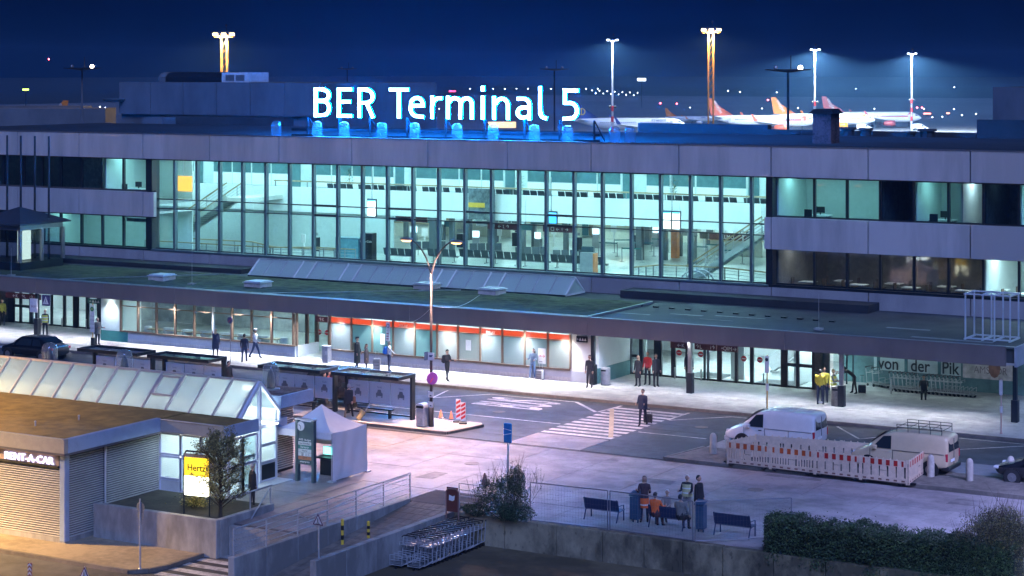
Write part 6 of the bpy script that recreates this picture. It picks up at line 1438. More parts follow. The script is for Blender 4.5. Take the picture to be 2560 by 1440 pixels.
def car(label, loc, rz, paint, kind='car', L=4.4, H=1.45, W=.88, name='parked_car'):
    t = thing(name, label, 'car' if kind == 'car' else 'van', loc, rz); b = -L / 2
    def st(x, zs, zb, zr, wb, wr): return (x, [(wb - .06, zs), (wb, zs + .15), (wb, zb), ((wb + wr) / 2 + .02, zb + (zr - zb) * .5), (wr, zr - .05), (wr - .12, zr - .01), (.0, zr)])
    if kind == 'car': S = [st(b, .4, .8, .86, W - .12, W - .3), st(b + .1, .3, .85, .98, W - .03, W - .2), st(b + .5, .26, .86, 1.02, W, W - .16), st(b + 1.15, .25, .87, H - .05, W, W - .2), st(b + 1.9, .25, .87, H, W, W - .18), st(b + 2.5, .25, .87, H - .03, W, W - .2), st(b + 3.2, .25, .87, .99, W, W - .14), st(b + 3.9, .27, .78, .86, W - .03, W - .2), st(b + L, .38, .6, .64, W - .18, W - .36)]
    else: S = [st(b, .42, .95, H - .25, W - .05, W - .2), st(b + .08, .3, .95, H - .1, W - .01, W - .16), st(b + .5, .27, .95, H, W, W - .13), st(b + 2.4, .26, .95, H + .02, W, W - .12), st(b + 3.3, .26, .95, H - .1, W, W - .16), st(b + 3.95, .26, .95, 1.15, W, W - .14), st(b + L - .2, .3, .8, .9, W - .06, W - .22), st(b + L, .4, .62, .68, W - .18, W - .36)]
    o = loft(S).build('body', paint, t, world=False); finish(o, 2); o.data.polygons.foreach_set('use_smooth', [True] * len(o.data.polygons))
    zb = .92 if kind == 'car' else 1.0
    for s in (-1, 1):
        y = s * (W - .0)
        qs = ([(b + .75, b + 1.55), (b + 1.62, b + 2.5)] if kind == 'car' else [(b + .35, b + 1.35), (b + 1.42, b + 2.45), (b + 2.52, b + 3.3)])
        for a, c in qs: MB().add([(a, y, zb), (c + (.35 if c == qs[-1][1] else 0), y, zb), (c, y - s * .13, H - .14), (a + (.3 if a == qs[0][0] and kind == 'car' else 0), y - s * .13, H - .14)], [(0, 1, 2, 3) if s < 0 else (3, 2, 1, 0)]).xf(Matrix.Translation((0, s * .012, 0))).build('side_window', m_cglass, t, world=False)
        for x in (b + .8, b + L - .9):
            MB().tube((x, s * (W - .12), .32), (x, s * (W + .006), .32), .38, .38, 24).build('wheel_arch', m_black, t, world=False); wheel(t, x, s * (W - .07), .32)
        MB().cbox((b + L - .18, s * (W - .25), .66), (.22, .3, .12)).build('headlight', M('headlight_glass', (0, 0, 0)), t, world=False, bevel=.03); MB().cbox((b + .08, s * (W - .16), .78), (.1, .3, .14)).build('tail_light', M('tail_red', (0, 0, 0)), t, world=False, bevel=.02)
        MB().cbox((b + L * .66, s * (W + .08), zb + .05), (.14, .16, .13)).build('mirror', paint, t, world=False, bevel=.03)
    f0, f1 = (b + 2.55, b + 3.15) if kind == 'car' else (b + 3.38, b + 3.95)
    MB().add([(f0, -W + .24, H - .08), (f0, W - .24, H - .08), (f1, W - .16, 1.02), (f1, -W + .16, 1.02)], [(0, 3, 2, 1)]).xf(Matrix.Translation((.02, 0, .035))).build('windscreen', m_cglass, t, world=False)
    g0, g1 = (b + .5, b + 1.1) if kind == 'car' else (b, b + .06)
    MB().add([(g0, -W + .2, 1.05), (g0, W - .2, 1.05), (g1, W - .26, H - .1), (g1, -W + .26, H - .1)], [(0, 1, 2, 3)]).xf(Matrix.Translation((-.03, 0, .02))).build('rear_window', m_cglass, t, world=False)
    return t
m_vanw = M('van_white', (.70, .68, .68), .16, var=.05, coat=.5); m_vanc = M('van_cream', (.60, .46, .30), .16, var=.05, coat=.5); m_carb = M('car_black', (.012, .013, .016), .2, var=0, coat=.8)
v1 = G(1960, 1128, 0); van('white delivery van parked behind the works barriers', (-36.0, 86.3, 0), R(180), m_vanw, L=4.5, H=1.84)
v2 = G(2365, 1178, 0); van('cream delivery van with a black roof rack', (-29.0, 84.0, .06), R(180), m_vanc, True, L=4.4, H=1.8)
car('dark parked car with its bonnet beside the stone bollard', (G(2560, 1175, 0).x + 1.75, 84.4, 0), R(180), m_carb)
car('black taxi waiting on the road by the first shelter', (PY(85, 900, 90.3).x, 90.3, 0), R(180), m_carb)
car('black taxi minivan waiting behind the glass shelters', (PY(835, 1000, 86.35).x, 86.35, 0), R(180), M('van_black', (.018, .018, .022), .25, var=0, coat=.6), 'van', 4.9, 1.9, .92, 'taxi_van')
# ================================================================ roof sign
YS = 112.0; ROOF = CH + (13.04 - CH) * KS
def arc(cx, cy, rx, ry, a0, a1, n=12): return [(cx + rx * math.cos(R(a0 + (a1 - a0) * i / n)), cy + ry * math.sin(R(a0 + (a1 - a0) * i / n))) for i in range(n + 1)]
W_ = .098; h_ = W_ / 2
GL = {  # letters as pen strokes in a box of height 1 (cap height), widths as listed
 'B': (.577, [[(h_, 0), (h_, 1)], [(0, 1 - h_), (.3, 1 - h_)] + arc(.3, .745, .2, .185, 90, -90) + [(0, .56)], [(0, .54), (.32, .54)] + arc(.32, .305, .19, .235, 90, -90) + [(0, h_)]]),
 'E': (.50, [[(h_, 0), (h_, 1)], [(0, 1 - h_), (.5, 1 - h_)], [(0, .53), (.45, .53)], [(0, h_), (.5, h_)]]),
 'R': (.585, [[(h_, 0), (h_, 1)], [(0, 1 - h_), (.3, 1 - h_)] + arc(.3, .715, .21, .215, 90, -90) + [(0, .5)], [(.3, .5), (.52, 0)]]),
 'T': (.65, [[(0, 1 - h_), (.65, 1 - h_)], [(.325, 0), (.325, 1)]]),
 'e': (.54, [[(h_, .42), (.47, .42)] + arc(.27, .48, .2, .2, 0, 90)[1:] + arc(.27, .48, .2, .2, 90, 180) + [(h_, .3)] + arc(.29, .29, .22, .22, 180, 270) + [(.5, h_)]]),
 'r': (.385, [[(h_, 0), (h_, .75)], [(h_, .45)] + arc(.31, .46, .24, .22, 180, 90) + [(.385, .68)]]),
 'm': (.94, [[(h_, 0), (h_, .75)], [(h_, .5)] + arc(.29, .5, .2, .18, 160, 0) + [(.47, 0)], [(.47, .5)] + arc(.69, .5, .18, .18, 160, 0) + [(.87, 0)]]),
 'i': (.14, [[(h_, 0), (h_, .76)], [(h_, .92), (h_, 1.08)]]),
 'n': (.595, [[(h_, 0), (h_, .75)], [(h_, .48)] + arc(.32, .46, .205, .22, 160, 0) + [(.525, 0)]]),
 'a': (.535, [[(.05, .68), (.25, .68)] + arc(.27, .5, .195, .18, 90, 0) + [(.465, 0)], [(.465, .4), (.25, .4)] + arc(.25, .235, .18, .165, 90, 270) + [(.465, .12)]]),
 'l': (.27, [[(h_, 1.08), (h_, .22)] + arc(.22, .22, .15, .15, 180, 270) + [(.27, h_)]]),
 '5': (.56, [[(.52, 1 - h_), (h_ + .02, 1 - h_), (h_ + .02, .56), (.26, .56)] + arc(.26, .315, .225, .245, 90, -90) + [(0, h_)]])}
def stroke(mb, pts, w, d, y0):
    pts = [p for i, p in enumerate(pts) if i == 0 or (Vector(p) - Vector(pts[i - 1])).length > .004]; n = len(pts); nor = []
    for i in range(n):
        a = Vector(pts[max(0, i - 1)]); b = Vector(pts[min(n - 1, i + 1)]); t = (b - a)
        if 0 < i < n - 1:
            u = (Vector(pts[i]) - a).normalized(); v = (b - Vector(pts[i])).normalized(); t = u + v; c = max(.5, t.length / 2)
        else: c = 1
        t.normalize(); nor.append(Vector((-t.y, t.x)) * (w / 2 / c))
    o = len(mb.v)
    for i in range(n):
        for s in (-1, 1):
            p = Vector(pts[i]) + nor[i] * s
            mb.v += [(p.x, y0, p.y), (p.x, y0 + d, p.y)]
    for i in range(n - 1):
        a = o + 4 * i; b = a + 4
        for q_, f in enumerate(((a, b, b + 2, a + 2), (a + 1, a + 3, b + 3, b + 1), (a, a + 1, b + 1, b), (a + 2, b + 2, b + 3, a + 3))): mb.f.append(f); mb.m.append(min(1, q_))
    mb.f += [(o, o + 2, o + 3, o + 1), (o + 4 * n - 4, o + 4 * n - 3, o + 4 * n - 1, o + 4 * n - 2)]; mb.m += [1, 1]
base_z = PY(1116, 297, YS).z; cap = PY(800, 218, YS).z - PY(800, 291, YS).z
SG = thing('roof_sign', 'large glowing white and blue letters standing on the terminal roof', 'sign', (PY(1116, 297, YS).x, YS, ROOF))
m_neon = ME('neon_blue_white', (0.08, 0.36, 1.0), 38)
m_halo = ME('added_side_glow', (0.0, 0.20, 1.0), 260)       # side and back glow added to spread a blue halo through the haze
lefts = [90, 295, 478, 757, 932, 1125, 1265, 1575, 1675, 1880, 2085, 2300]; rights = [240, 425, 630, 927, 1072, 1225, 1510, 1612, 1830, 2020, 2155, 2445]
for ch, a, b in zip('BERTerminal5', lefts, rights):
    x0, x1 = PY(760 + a / 3.556, 260, YS).x, PY(760 + b / 3.556, 260, YS).x; w, strokes = GL[ch]; mb = MB()
    for i, sst in enumerate(strokes): stroke(mb, sst, W_, .12 / cap, -i * .003)
    mb.v = [(x0 + p[0] / w * (x1 - x0), YS + p[1] * cap, base_z + p[2] * cap) for p in mb.v]
    mb.build('letter', [m_neon, m_halo], SG)
zr = PY(1116, 331, YS).z
MB().bar((PY(730, 330, YS + .4).x, YS + .4, zr), (PY(1500, 330, YS + .4).x, YS + .4, zr), .14, .18).build('support_beam', m_dark, SG); MB().bar((PY(730, 330, YS - .4).x, YS - .4, zr - .35), (PY(1500, 330, YS - .4).x, YS - .4, zr - .35), .12, .14).build('support_beam', m_dark, SG)
for a in (10, 290, 565, 895, 1240, 1585, 1940, 2250, 2560):
    x = PY(760 + a / 3.556, 320, YS).x; MB().bar((x, YS + .3, ROOF), (x, YS + .3, base_z + .02), .1, .1).build('support_post', m_dark, SG); MB().bar((x, YS + 1.8, ROOF), (x, YS + .35, base_z), .06, .06).build('brace', m_dark, SG)
for i, px in enumerate((793, 861, 955, 1037, 1143, 1233, 1336, 1419, 1537, 1575, 691)):
    p = PY(px, 320, 110.6); zt = PY(px, 304 + (px - 793) * .016, 110.6).z
    bell('glass bell vent on the terminal roof in front of the glowing sign' if i < 8 else ['glass bell vent just beyond the sign end, first of a pair', 'glass bell vent just beyond the sign end, second of a pair', 'unlit bell vent before the start of the sign'][i - 8], (p.x, 110.6, ROOF + .02), .35, zt - ROOF, False, 'bell vents along the terminal roof', MGLASS('bell_glass_frost', (.8, .84, .88), 1.1, .14, (.5, .6, .7)))
# ---------------------------------------------------------------- rooftop blocks
m_block = M('plant_block', (0.11, 0.12, 0.135), 0.8, var=0.25, scale=0.3, stretch=(1, 1, .4))
RB = thing('roof_block', 'long plain plant block rising behind the terminal roof', 'building', (PY(540, 300, 150).x, 150, ROOF))
xa, xb = PY(297, 250, 150).x, PY(800, 250, 150).x; zt = PY(500, 206, 150).z
for i in range(6):
    a = xa + (xb - xa) * i / 6; MB().box(a + .05, a + (xb - xa) / 6 - .05, 150, 150.3, zt - 3.1, zt).build('wall_panel', m_block, RB)
MB().box(xa, xb, 150.4, 170, ROOF - 3, zt - .05).build('core', m_block, RB); MB().box(xa + 7, xb - 3, 148.5, 150, zt - 4.2, zt - 3.2).build('lower_roof', m_roofdark, RB)
MB().box(xa + 2, xb - 5, 147, 148, ROOF - 2, zt - 4.4).build('lower_wall', m_roofdark, RB)
MB().box(xa + 6, xa + 8.4, 146.5, 149, ROOF - 2, zt - 3.3).build('stair_hut', m_block, RB); MB().lathe((xa - .3, 149.7, zt - 1.8), [(0, -.2), (.9, -.1), (1.2, .15)], 14).xf(Matrix.Identity(4)).build('dish', M('dish_grey', (.3, .32, .35), .6), RB)
p = PY(505, 195, 155); t = thing('curved_duct', 'black curved ventilation hood on the plant block', 'roof unit', (p.x, 155, zt))
x0, x1 = PY(437, 200, 155).x, PY(575, 200, 155).x
pr = [(155 - 1.4, zt), (155 - 1.4, zt + .5), (155 - .9, zt + .9), (155, zt + 1.0), (155 + 1.4, zt + 1.0), (155 + 1.4, zt)]
MB().ext(pr, 'x', x0, x1).build('hood', m_dark, t); MB().ext(pr, 'x', x0 - .9, x0 - .02).build('end_cap', m_block, t)
t = thing('white_container', 'white ventilation container with grilles on the plant block', 'roof unit', (PY(614, 195, 155).x, 155, zt)); x0, x1 = PY(580, 200, 155).x, PY(648, 200, 155).x
MB().box(x0, x1, 153.4, 156.5, zt, PY(614, 181, 155).z).build('body', M('container_white', (.55, .58, .62), .5), t)
for i in range(2): MB().box(x0 + .5 + i * 1.25, x0 + 1.55 + i * 1.25, 153.36, 153.395, zt + .15, zt + .7).build('grille', m_grey, t)
t = thing('chimney_block', 'dark brick chimney block with a wider cap on the roof', 'chimney', (PY(2061, 300, 118).x, 118, ROOF)); x0, x1 = PY(2035, 300, 118).x, PY(2088, 300, 118).x; z1 = PY(2061, 272, 118).z
MB().box(x0 + .1, x1 - .1, 117.5, 119, ROOF, z1 - .3).build('shaft', M('chimney_brick', (.10, .07, .08), .9, var=.6, scale=9), t)
MB().add([(x0 - .12, 117.3, z1 - .3), (x1 + .12, 117.3, z1 - .3), (x1 + .12, 119.2, z1 - .3), (x0 - .12, 119.2, z1 - .3), (x0 + .15, 117.6, z1), (x1 - .15, 117.6, z1), (x1 - .15, 118.9, z1), (x0 + .15, 118.9, z1)], [(0, 3, 2, 1), (4, 5, 6, 7), (0, 1, 5, 4), (1, 2, 6, 5), (2, 3, 7, 6), (3, 0, 4, 7)]).build('cap', m_dark, t)
for i, (a, b, y, z) in enumerate(((1595, 1920, 310, .0), (1920, 2440, 325, 0), (2442, 2600, 300, 0))):     # dark roof parapets behind
    x0, x1 = PY(a, 320, 135).x, PY(b, 320, 135).x; z1 = PY((a + b) / 2, y + (3 if i == 1 else 0), 135).z
    single('roof_parapet', MB().box(x0, x1, 135, 135.6, ROOF - 3, z1), m_roofdark, ['dark raised roof section between the sign and the parked aircraft', 'low dark roof section under the parked aircraft', 'dark raised roof section at the roof end'][i], 'roof block', None, ((x0 + x1) / 2, 135, ROOF - 3))
for i, (px, py, w) in enumerate(((2120, 318, 1.2), (2165, 320, 1.0), (2275, 328, .9), (2318, 322, 1.3), (1990, 330, .7))):
    p = PY(px, py, 134); single('roof_fan', MB().lathe((p.x, 134, ROOF - 1), [(w * .4, 0), (w * .4, p.z - ROOF + .8), (w * .55, p.z - ROOF + .85), (w * .5, p.z - ROOF + 1)], 10), m_roofdark, ['squat dark roof fan beside the chimney block', 'squat dark roof fan, second beyond the chimney block', 'small dark roof fan under the last aircraft', 'wide dark roof fan under the last aircraft nose', 'small dark roof fan next to the dark lamp post'][i], 'roof fan', None, (p.x, 134, ROOF - 1))
p = PY(2530, 260, 260); single('far_block', MB().box(PY(2482, 260, 260).x, PY(2700, 260, 260).x, 260, 275, -4, PY(2530, 218, 260).z), m_block, 'faint pale block far off beyond the roof end', 'building', None, (p.x, 260, -4))
# ---------------------------------------------------------------- apron masts and platform lamps
def mast(label, px, ytop, s, colr, energy, style, lit=True, lens=6):
    b = PD(px, HOR, s); z1 = PD(px, ytop, s).z; t = thing('flood_mast', label, 'light mast', (b.x, b.y, -4.02), TH); H = z1 + 4.02
    if style == 'tower':
        for sx, sy in ((-.45, -.45), (.45, -.45), (.45, .45), (-.45, .45)): MB().bar((sx, sy, 0), (sx, sy, H), .22, .22).build('leg', M('mast_orange', (.62, .34, .10), .5), t, world=False)
        for i in range(int(H / 1.2)):
            z = i * 1.2; MB().bar((-.45, -.5, z), (.45, -.5, z + 1.2), .07, .07).build('lattice', M('mast_orange', (0, 0, 0)), t, world=False)
        MB().cbox((0, 0, H - .4), (3.2, 2.0, .3)).build('platform', M('mast_orange', (0, 0, 0)), t, world=False)
        for i in range(9): MB().bar((-1.5 + i * .38, -1.0, H - .3), (-1.5 + i * .38, -1.0, H + .5), .05, .05).build('rail_post', m_white, t, world=False)
        hw = 1.7
    elif style == 'pole':
        MB().tube((0, 0, 0), (0, 0, H), .42, .22, 10).build('pole', M('mast_pale', (.5, .52, .56), .5, .2), t, world=False)
        for k, z in enumerate((4, 7, 10)): MB().tube((0, 0, z), (0, 0, z + 1.5), .43, .42, 10).build('red_band', m_red, t, world=False)
        MB().cbox((0, 0, H - .2), (3.4, 1.2, .25)).build('platform', m_grey, t, world=False)
        for sx in (-.7, .7): MB().ball((sx, -.3, 11.2), .45).build('warning_light', ME('warn_red', (1, .05, .1), 8), t, world=False)
        hw = 1.5
    else:
        MB().tube((0, 0, 0), (0, 0, H), .16 if s < 400 else .2, .13, 10).build('pole', m_dark if style == 'disc' else m_grey, t, world=False)
        MB().lathe((0, 0, H), [(.3, -.25), (2.4, 0), (2.4, .08), (0, .1)], 20).build('disc_head', m_dark, t, world=False); hw = 1.3
    for i, sx in enumerate((-1, 0, 1) if style == 'tower' else (-1, 1)):
        if style in ('tower', 'pole'):
            MB().cbox((sx * hw * .8, -.6, H + .1), (.8, .6, .34)).build('lamp_box', m_grey, t, world=False)
            MB().cbox((sx * hw * .8, -.75, H - .15), (.8, .5, .08)).cbox((sx * hw * .8, -.98, H + .05), (.8, .06, .26)).build('lamp_lens', ME('mast_lens_%s' % label[:14], colr, lens), t, world=False)
        else: MB().ball((sx * hw, 0, H + .25), .24, 10, 6).build('projector', m_grey if not (lit and sx > 0) else ME('projector_glow', (1, .75, .6), 12), t, world=False)
    MB().tube((.3, 0, H), (.3, 0, H + 1.5), .05).build('antenna', m_dark, t, world=False)
    if style != 'disc' and style != 'disc2': MB().ball((.3, 0, H + 1.5), .22 * s / 500 + .05).build('beacon', ME('warn_red', (0, 0, 0), 0), t, world=False)
    if energy:
        wp = Vector((b.x, b.y, z1 - .5)) + Vector((math.sin(TH), -math.cos(TH), 0)) * 1.2
        lamp('SPOT', 'flood_light', wp, energy, colr, t, .8, R(169), .25, wp + Vector((0, 0, -1)))
    return t
WB = (.72, .88, 1.0); OR = (1.0, .66, .30)
mast('orange lattice flood mast behind the plant block', 561, 86, 330, OR, 9000, 'tower')
mast('orange lattice flood mast with a ladder beside the aircraft', 1777, 75, 360, OR, 9000, 'tower')
mast('tall pale flood mast beside the sign end', 1531, 100, 560, WB, 34000, 'pole', lens=4)
mast('tall pale flood mast above the chimney block, brightest of all', 2037, 124, 640, WB, 130000, 'pole', lens=40)
mast('tall pale flood mast over the last aircraft', 2279, 134, 690, WB, 130000, 'pole', lens=16)
mast('dark lamp post with a flat round head beside the chimney block', 1970, 175, 210, OR, 0, 'disc')
mast('grey lamp post with a flat round head left of the plant block', 205, 171, 260, (1, .85, .9), 0, 'disc2')
mast('far dark lamp post with a flat round head above the sign', 1386, 173, 330, OR, 0, 'disc', False)
mast('far thin lamp post with a flat head above the sign start', 868, 172, 480, OR, 0, 'disc', False)
# ---------------------------------------------------------------- aircraft
m_air = M('aircraft_white', (.72, .73, .74), .35, var=.03); m_ora = M('aircraft_orange', (.80, .22, .01), .4, var=.05); m_oran = M('aircraft_salmon', (.60, .11, .04), .4, var=.05); m_navyt = M('aircraft_navy', (.02, .05, .25), .4, var=.05)
def airliner(label, px_nose, s, tail, belly, name_t, flip=False, k=1.0, emblem=False):
    nose = PD(px_nose, HOR, s); t = thing('airliner', label, 'aircraft', (nose.x, nose.y, -4.02), TH + (math.pi if flip else 0)); t.scale = (k, k, k)
    zc, rr = 4.0, 1.98
    prof = [(0, 0, -.35), (.5, .5, -.3), (1.2, .95, -.2), (2.4, 1.5, -.08), (4.0, 1.85, 0), (5.5, rr, 0), (24, rr, 0), (27, 1.85, .15), (31, 1.25, .6), (35, .6, 1.05), (37.5, .15, 1.35)]
    mb = MB(); n = 16
    for x, r, dz in prof:
        for i in range(n): a = 2 * math.pi * i / n; mb.v.append((-x, r * math.cos(a), zc + dz + r * math.sin(a)))
    for i in range(len(prof) - 1):
        for j in range(n): mb.f.append((i * n + j, i * n + (j + 1) % n, (i + 1) * n + (j + 1) % n, (i + 1) * n + j)); mb.m.append(0)
    mb.build('fuselage', m_air, t, world=False, smooth=True)
    side = -1 if not flip else 1
    fin = [(-30.2, 5.6), (-33.5, 9.0), (-35.6, 11.76), (-37.3, 11.76), (-36.3, 5.9), (-28.0, 5.6)]
    MB().ext(fin, 'y', -.22, .22).build('tail_fin', tail, t, world=False)
    if belly:
        cap_ = MB()
        for x0, x1, h0, h1 in ((-11, -3.6, 1.0, 2.6), (-17, -11, .55, 1.0)):
            pts = []
            for x, h in ((x0, h0), (x1, h1)):
                for a in range(0, 61, 15): pts.append((x, side * (rr + .03) * math.cos(R(a)), zc + (rr + .03) * math.sin(R(a)) * (h / 2.6) ** .5))
            m_ = len(pts) // 2
            for i in range(m_ - 1): cap_.quad(pts[i], pts[i + 1], pts[m_ + i + 1], pts[m_ + i])
        cap_.build('livery_patch', belly, t, world=False)
    y = side * (rr + .02)
    wb = MB()
    for i in range(36):
        if 14 < i < 17: continue
        x = -6.2 - i * .62; wb.box(x - .13, x + .13, y - .02, y + .02, zc + .35, zc + .72)
    tag(wb.build('cabin_windows', m_dark, t, world=False), kind='stuff')
    MB().add([(-1.5, side * 1.02, zc + .45), (-2.6, side * 1.5, zc + .5), (-2.7, side * 1.2, zc + 1.05), (-1.9, side * .8, zc + .95)], [(0, 1, 2, 3)]).build('cockpit_window', m_dark, t, world=False)
    for x in (-5.0, -30): MB().box(x - .4, x + .4, y - .02, y + .01, zc - .7, zc + 1.05).build('cabin_door', M('door_grey', (.5, .5, .52), .5), t, world=False)
    MB().add([(-13, side * 1.7, 3.1), (-19.5, side * 1.7, 3.2), (-23.5, side * 16.5, 4.3), (-22.0, side * 16.5, 4.3), (-13, side * 1.7, 2.8), (-19.5, side * 1.7, 2.9), (-23.5, side * 16.5, 4.2), (-22, side * 16.5, 4.2)], [(0, 1, 2, 3), (7, 6, 5, 4), (0, 3, 7, 4), (1, 5, 6, 2), (3, 2, 6, 7)]).build('wing', M('wing_grey', (.5, .52, .54), .4), t, world=False)
    MB().add([(-13, -side * 1.7, 3.1), (-19.5, -side * 1.7, 3.2), (-23.5, -side * 16.5, 4.3), (-22.0, -side * 16.5, 4.3)], [(0, 1, 2, 3)]).build('wing', M('wing_grey', (0, 0, 0)), t, world=False)
    for q_ in (1, -1): MB().ext([(-22, 4.3), (-23.4, 4.3), (-24.4, 6.6), (-23.8, 6.6)], 'y', q_ * 16.4, q_ * 16.55).build('winglet', tail, t, world=False)
    MB().add([(-31.5, side * .9, 5.0), (-35, side * .6, 5.2), (-37, side * 6.2, 5.7), (-35.4, side * 6.2, 5.7)], [(0, 1, 2, 3)]).build('tailplane', m_air, t, world=False)
    for q_ in (1, -1):
        e = MB()
        for x, r in ((-11.2, .95), (-11.0, 1.08), (-12.5, 1.18), (-14.0, 1.05), (-15.2, .7)): 
            for i in range(14): a = 2 * math.pi * i / 14; e.v.append((x, q_ * 5.75 + r * math.cos(a), 1.75 + r * math.sin(a)))
        for i in range(4):
            for j in range(14): e.f.append((i * 14 + j, i * 14 + (j + 1) % 14, (i + 1) * 14 + (j + 1) % 14, (i + 1) * 14 + j)); e.m.append(0)
        e.f.append(tuple(range(14))); e.m.append(0)
        e.build('engine', tail if belly else m_air, t, world=False, smooth=True)
    for x, yy in ((-4.8, 0), (-17.8, 3.8), (-17.8, -3.8)):
        MB().tube((x, yy, .5), (x, yy, 2.6), .14).tube((x, yy - .35, .58), (x, yy + .35, .58), .56, .56, 12).build('landing_gear', m_dark, t, world=False)
    tm = text_mb(name_t, 1.15, .01, 'LEFT', .02); a_ = -11.5 if not flip else -6
    tm.v = [((a_ + x) if not flip else (a_ - x), y + side * .04 if False else side * (rr + .06) - (0 if not flip else 0), z + zc + .85) for x, y_, z in tm.v for y in (0,)]
    tm.build('fuselage_lettering', m_air if belly else m_navyt, t, world=False)
    if belly:
        tm = text_mb(name_t, 1.75, .01, 'LEFT', .03); M3 = Matrix.Rotation(R(62), 4, 'Y'); tm.xf(M3); tm.v = [(x - 36.4 + 1.0, side * .26, z + 10.7) for x, y, z in tm.v]
        tm.build('tail_lettering', m_air, t, world=False)
    if emblem:
        MB().lathe((0, 0, 0), [(.9, 0), (1.15, .03), (.9, .06)], 16, False).xf(Matrix.Translation((-34.0, side * .26, 8.0)) @ Matrix.Rotation(R(90), 4, 'X')).box(-35.1, -34.8, side * .26 - .02, side * .26 + .02, 7.2, 9.0).box(-34.3, -34.05, side * .26 - .02, side * .26 + .02, 7.2, 8.8).build('tail_emblem', m_yel, t, world=False)
    return t
airliner('parked airliner with a salmon tail, first in the row by the orange mast', 2040, 690, m_oran, m_oran, 'easyJet')
airliner('parked airliner with a bright orange tail behind the chimney block', 2188, 715, m_ora, m_ora, 'easyJet')
airliner('parked airliner with a dusky red tail, its nose clear on the apron', 2304, 745, M('aircraft_rose', (.42, .06, .06), .4), M('aircraft_rose', (0, 0, 0)), 'easyJet')
airliner('parked white airliner with a navy tail half hidden by the sign', 1716, 650, m_navyt, None, 'RYANAIR', emblem=True)
airliner('small aircraft whose orange tail shows above the white airliner', 1792, 790, m_ora, None, 'easyJet', k=.55)
airliner('orange-lit airliner tail end at the far left of the roof', -120, 640, m_ora, m_ora, 'easyJet', flip=True)
for i, px in enumerate((2160, 2300)):
    p = PD(px, 300, 715); dup([o for o in COL.objects if o.name.startswith('delivery_van')][0], (p.x, p.y, -4.02), TH, ['white service van on the apron under the orange-tailed airliner', 'white service van on the apron at the last airliner nose'][i], 'apron service vans').scale = (1.25, 1.25, 1.25)
# ---------------------------------------------------------------- far lights
m_fl = ME('far_white', (.8, .92, 1.0), 5); m_fr = ME('far_red', (1, .08, .12), 10)
fls = [(x, 222, 1500) for x in range(1175, 1500, 29)] + [(1480 + i * 9.5, 226 + (i * 7) % 13, 1500) for i in range(13)] + [(2290, 296, 900), (2312, 298, 900), (2331, 293, 900), (2356, 292, 900), (2372, 298, 900), (2385, 273, 900), (2405, 288, 900), (2420, 296, 900), (2440, 285, 900), (2310, 272, 900), (1905, 271, 900), (2186, 272, 900), (1995, 270, 900), (1725, 269, 900), (137, 268, 420), (222, 267, 420), (250, 267, 420), (103, 269, 330), (263, 269, 330), (1820, 227, 1400), (1850, 230, 1400), (1942, 231, 1400), (2140, 222, 1400), (2386, 218, 1400), (955, 237, 900), (957, 258, 900), (1098, 272, 900), (1015, 272, 900), (972, 273, 900)]
fp = None
for px, py, s in fls:
    p = PD(px, py, s); g = -4.3
    if fp is None:
        fp = thing('distant_lamp', 'tiny white street lamp glowing far off behind the airfield', 'street lamp', p, 0, 'distant street lamps')
        MB().ball((0, 0, 0), 1.0, 8, 5).build('globe', m_fl, fp, world=False); MB().tube((0, 0, -1), (0, 0, -8), .12, .12, 5).build('pole', m_dark, fp, world=False); o = fp
    else: o = dup(fp, p)
    o.scale = (s / 4200,) * 3
for i, (px, py) in enumerate(((122, 148), (1692, 259), (1651, 258), (1920, 250), (1930, 250), (2293, 269), (2305, 269))):
    p = PD(px, py, 900); single('obstacle_light', MB().ball(p, .32, 8, 5), m_fr, 'tiny red obstacle light glowing far off in the dark', 'warning light', 'red obstacle lights', p)
for i, (px, py, w, h, col, s) in enumerate(((1131, 228, 3.4, .7, (1, .05, .15), 1200), (1604, 199, 4.2, 1.3, (.85, .95, 1), 1000), (64, 224, 3.0, .8, (.5, .9, .1), 700), (2318, 284, 3.6, .7, (1, .2, .15), 900), (2370, 283, 1.6, .6, (1, .25, .15), 900), (2362, 299, 1.0, .9, (1, .7, .1), 900))):
    p = PD(px, py, s); t = thing('distant_sign', ['small red glowing sign far behind the roof letters', 'small white lit sign on a tall pole far behind the masts', 'small green-yellow glowing sign far off on the dark side', 'small red glowing sign far behind the last aircraft', 'short red glowing sign among the far lamps', 'tiny amber glowing taxiway sign'][i], 'sign', p, TH)
    k = s / 1000 * 1.0; MB().cbox((0, 0, 0), (w * k, .3, h * k)).build('panel', ME('far_sign_%d' % i, col, 2.2), t, world=False); MB().tube((0, .3, -h), (0, .3, -14), .15, .15, 5).build('pole', m_dark, t, world=False)
t = thing('lit_jet_bridge', 'warm-lit gate corridor low behind the roof letters', 'building', PD(1255, 312, 330)); p = PD(1255, 312, 330)
MB().cbox((0, 0, 0), (4.6, 2.5, .95), TH).build('corridor', ME('corridor_glow', (1, .66, .38), .45), t, world=False)
for i in range(14): MB().cbox((math.cos(TH) * (-2.2 + i * .34), math.sin(TH) * (-2.2 + i * .34) - 1.3, 0), (.05, .05, .95), TH).build('rib', M('corridor_rib', (.3, .2, .12), .6), t, world=False)
for i, (px, py, s) in enumerate(((60, 270, 300), (20, 265, 330))):
    p = PD(px, py, s); single('dark_hangar', MB().cbox((p.x, p.y, p.z - 6), (26, 8, 12), TH), m_block, ['dim hangar far off on the dark side', 'second dim hangar behind the first'][i], 'building', None, (p.x, p.y, p.z - 12))
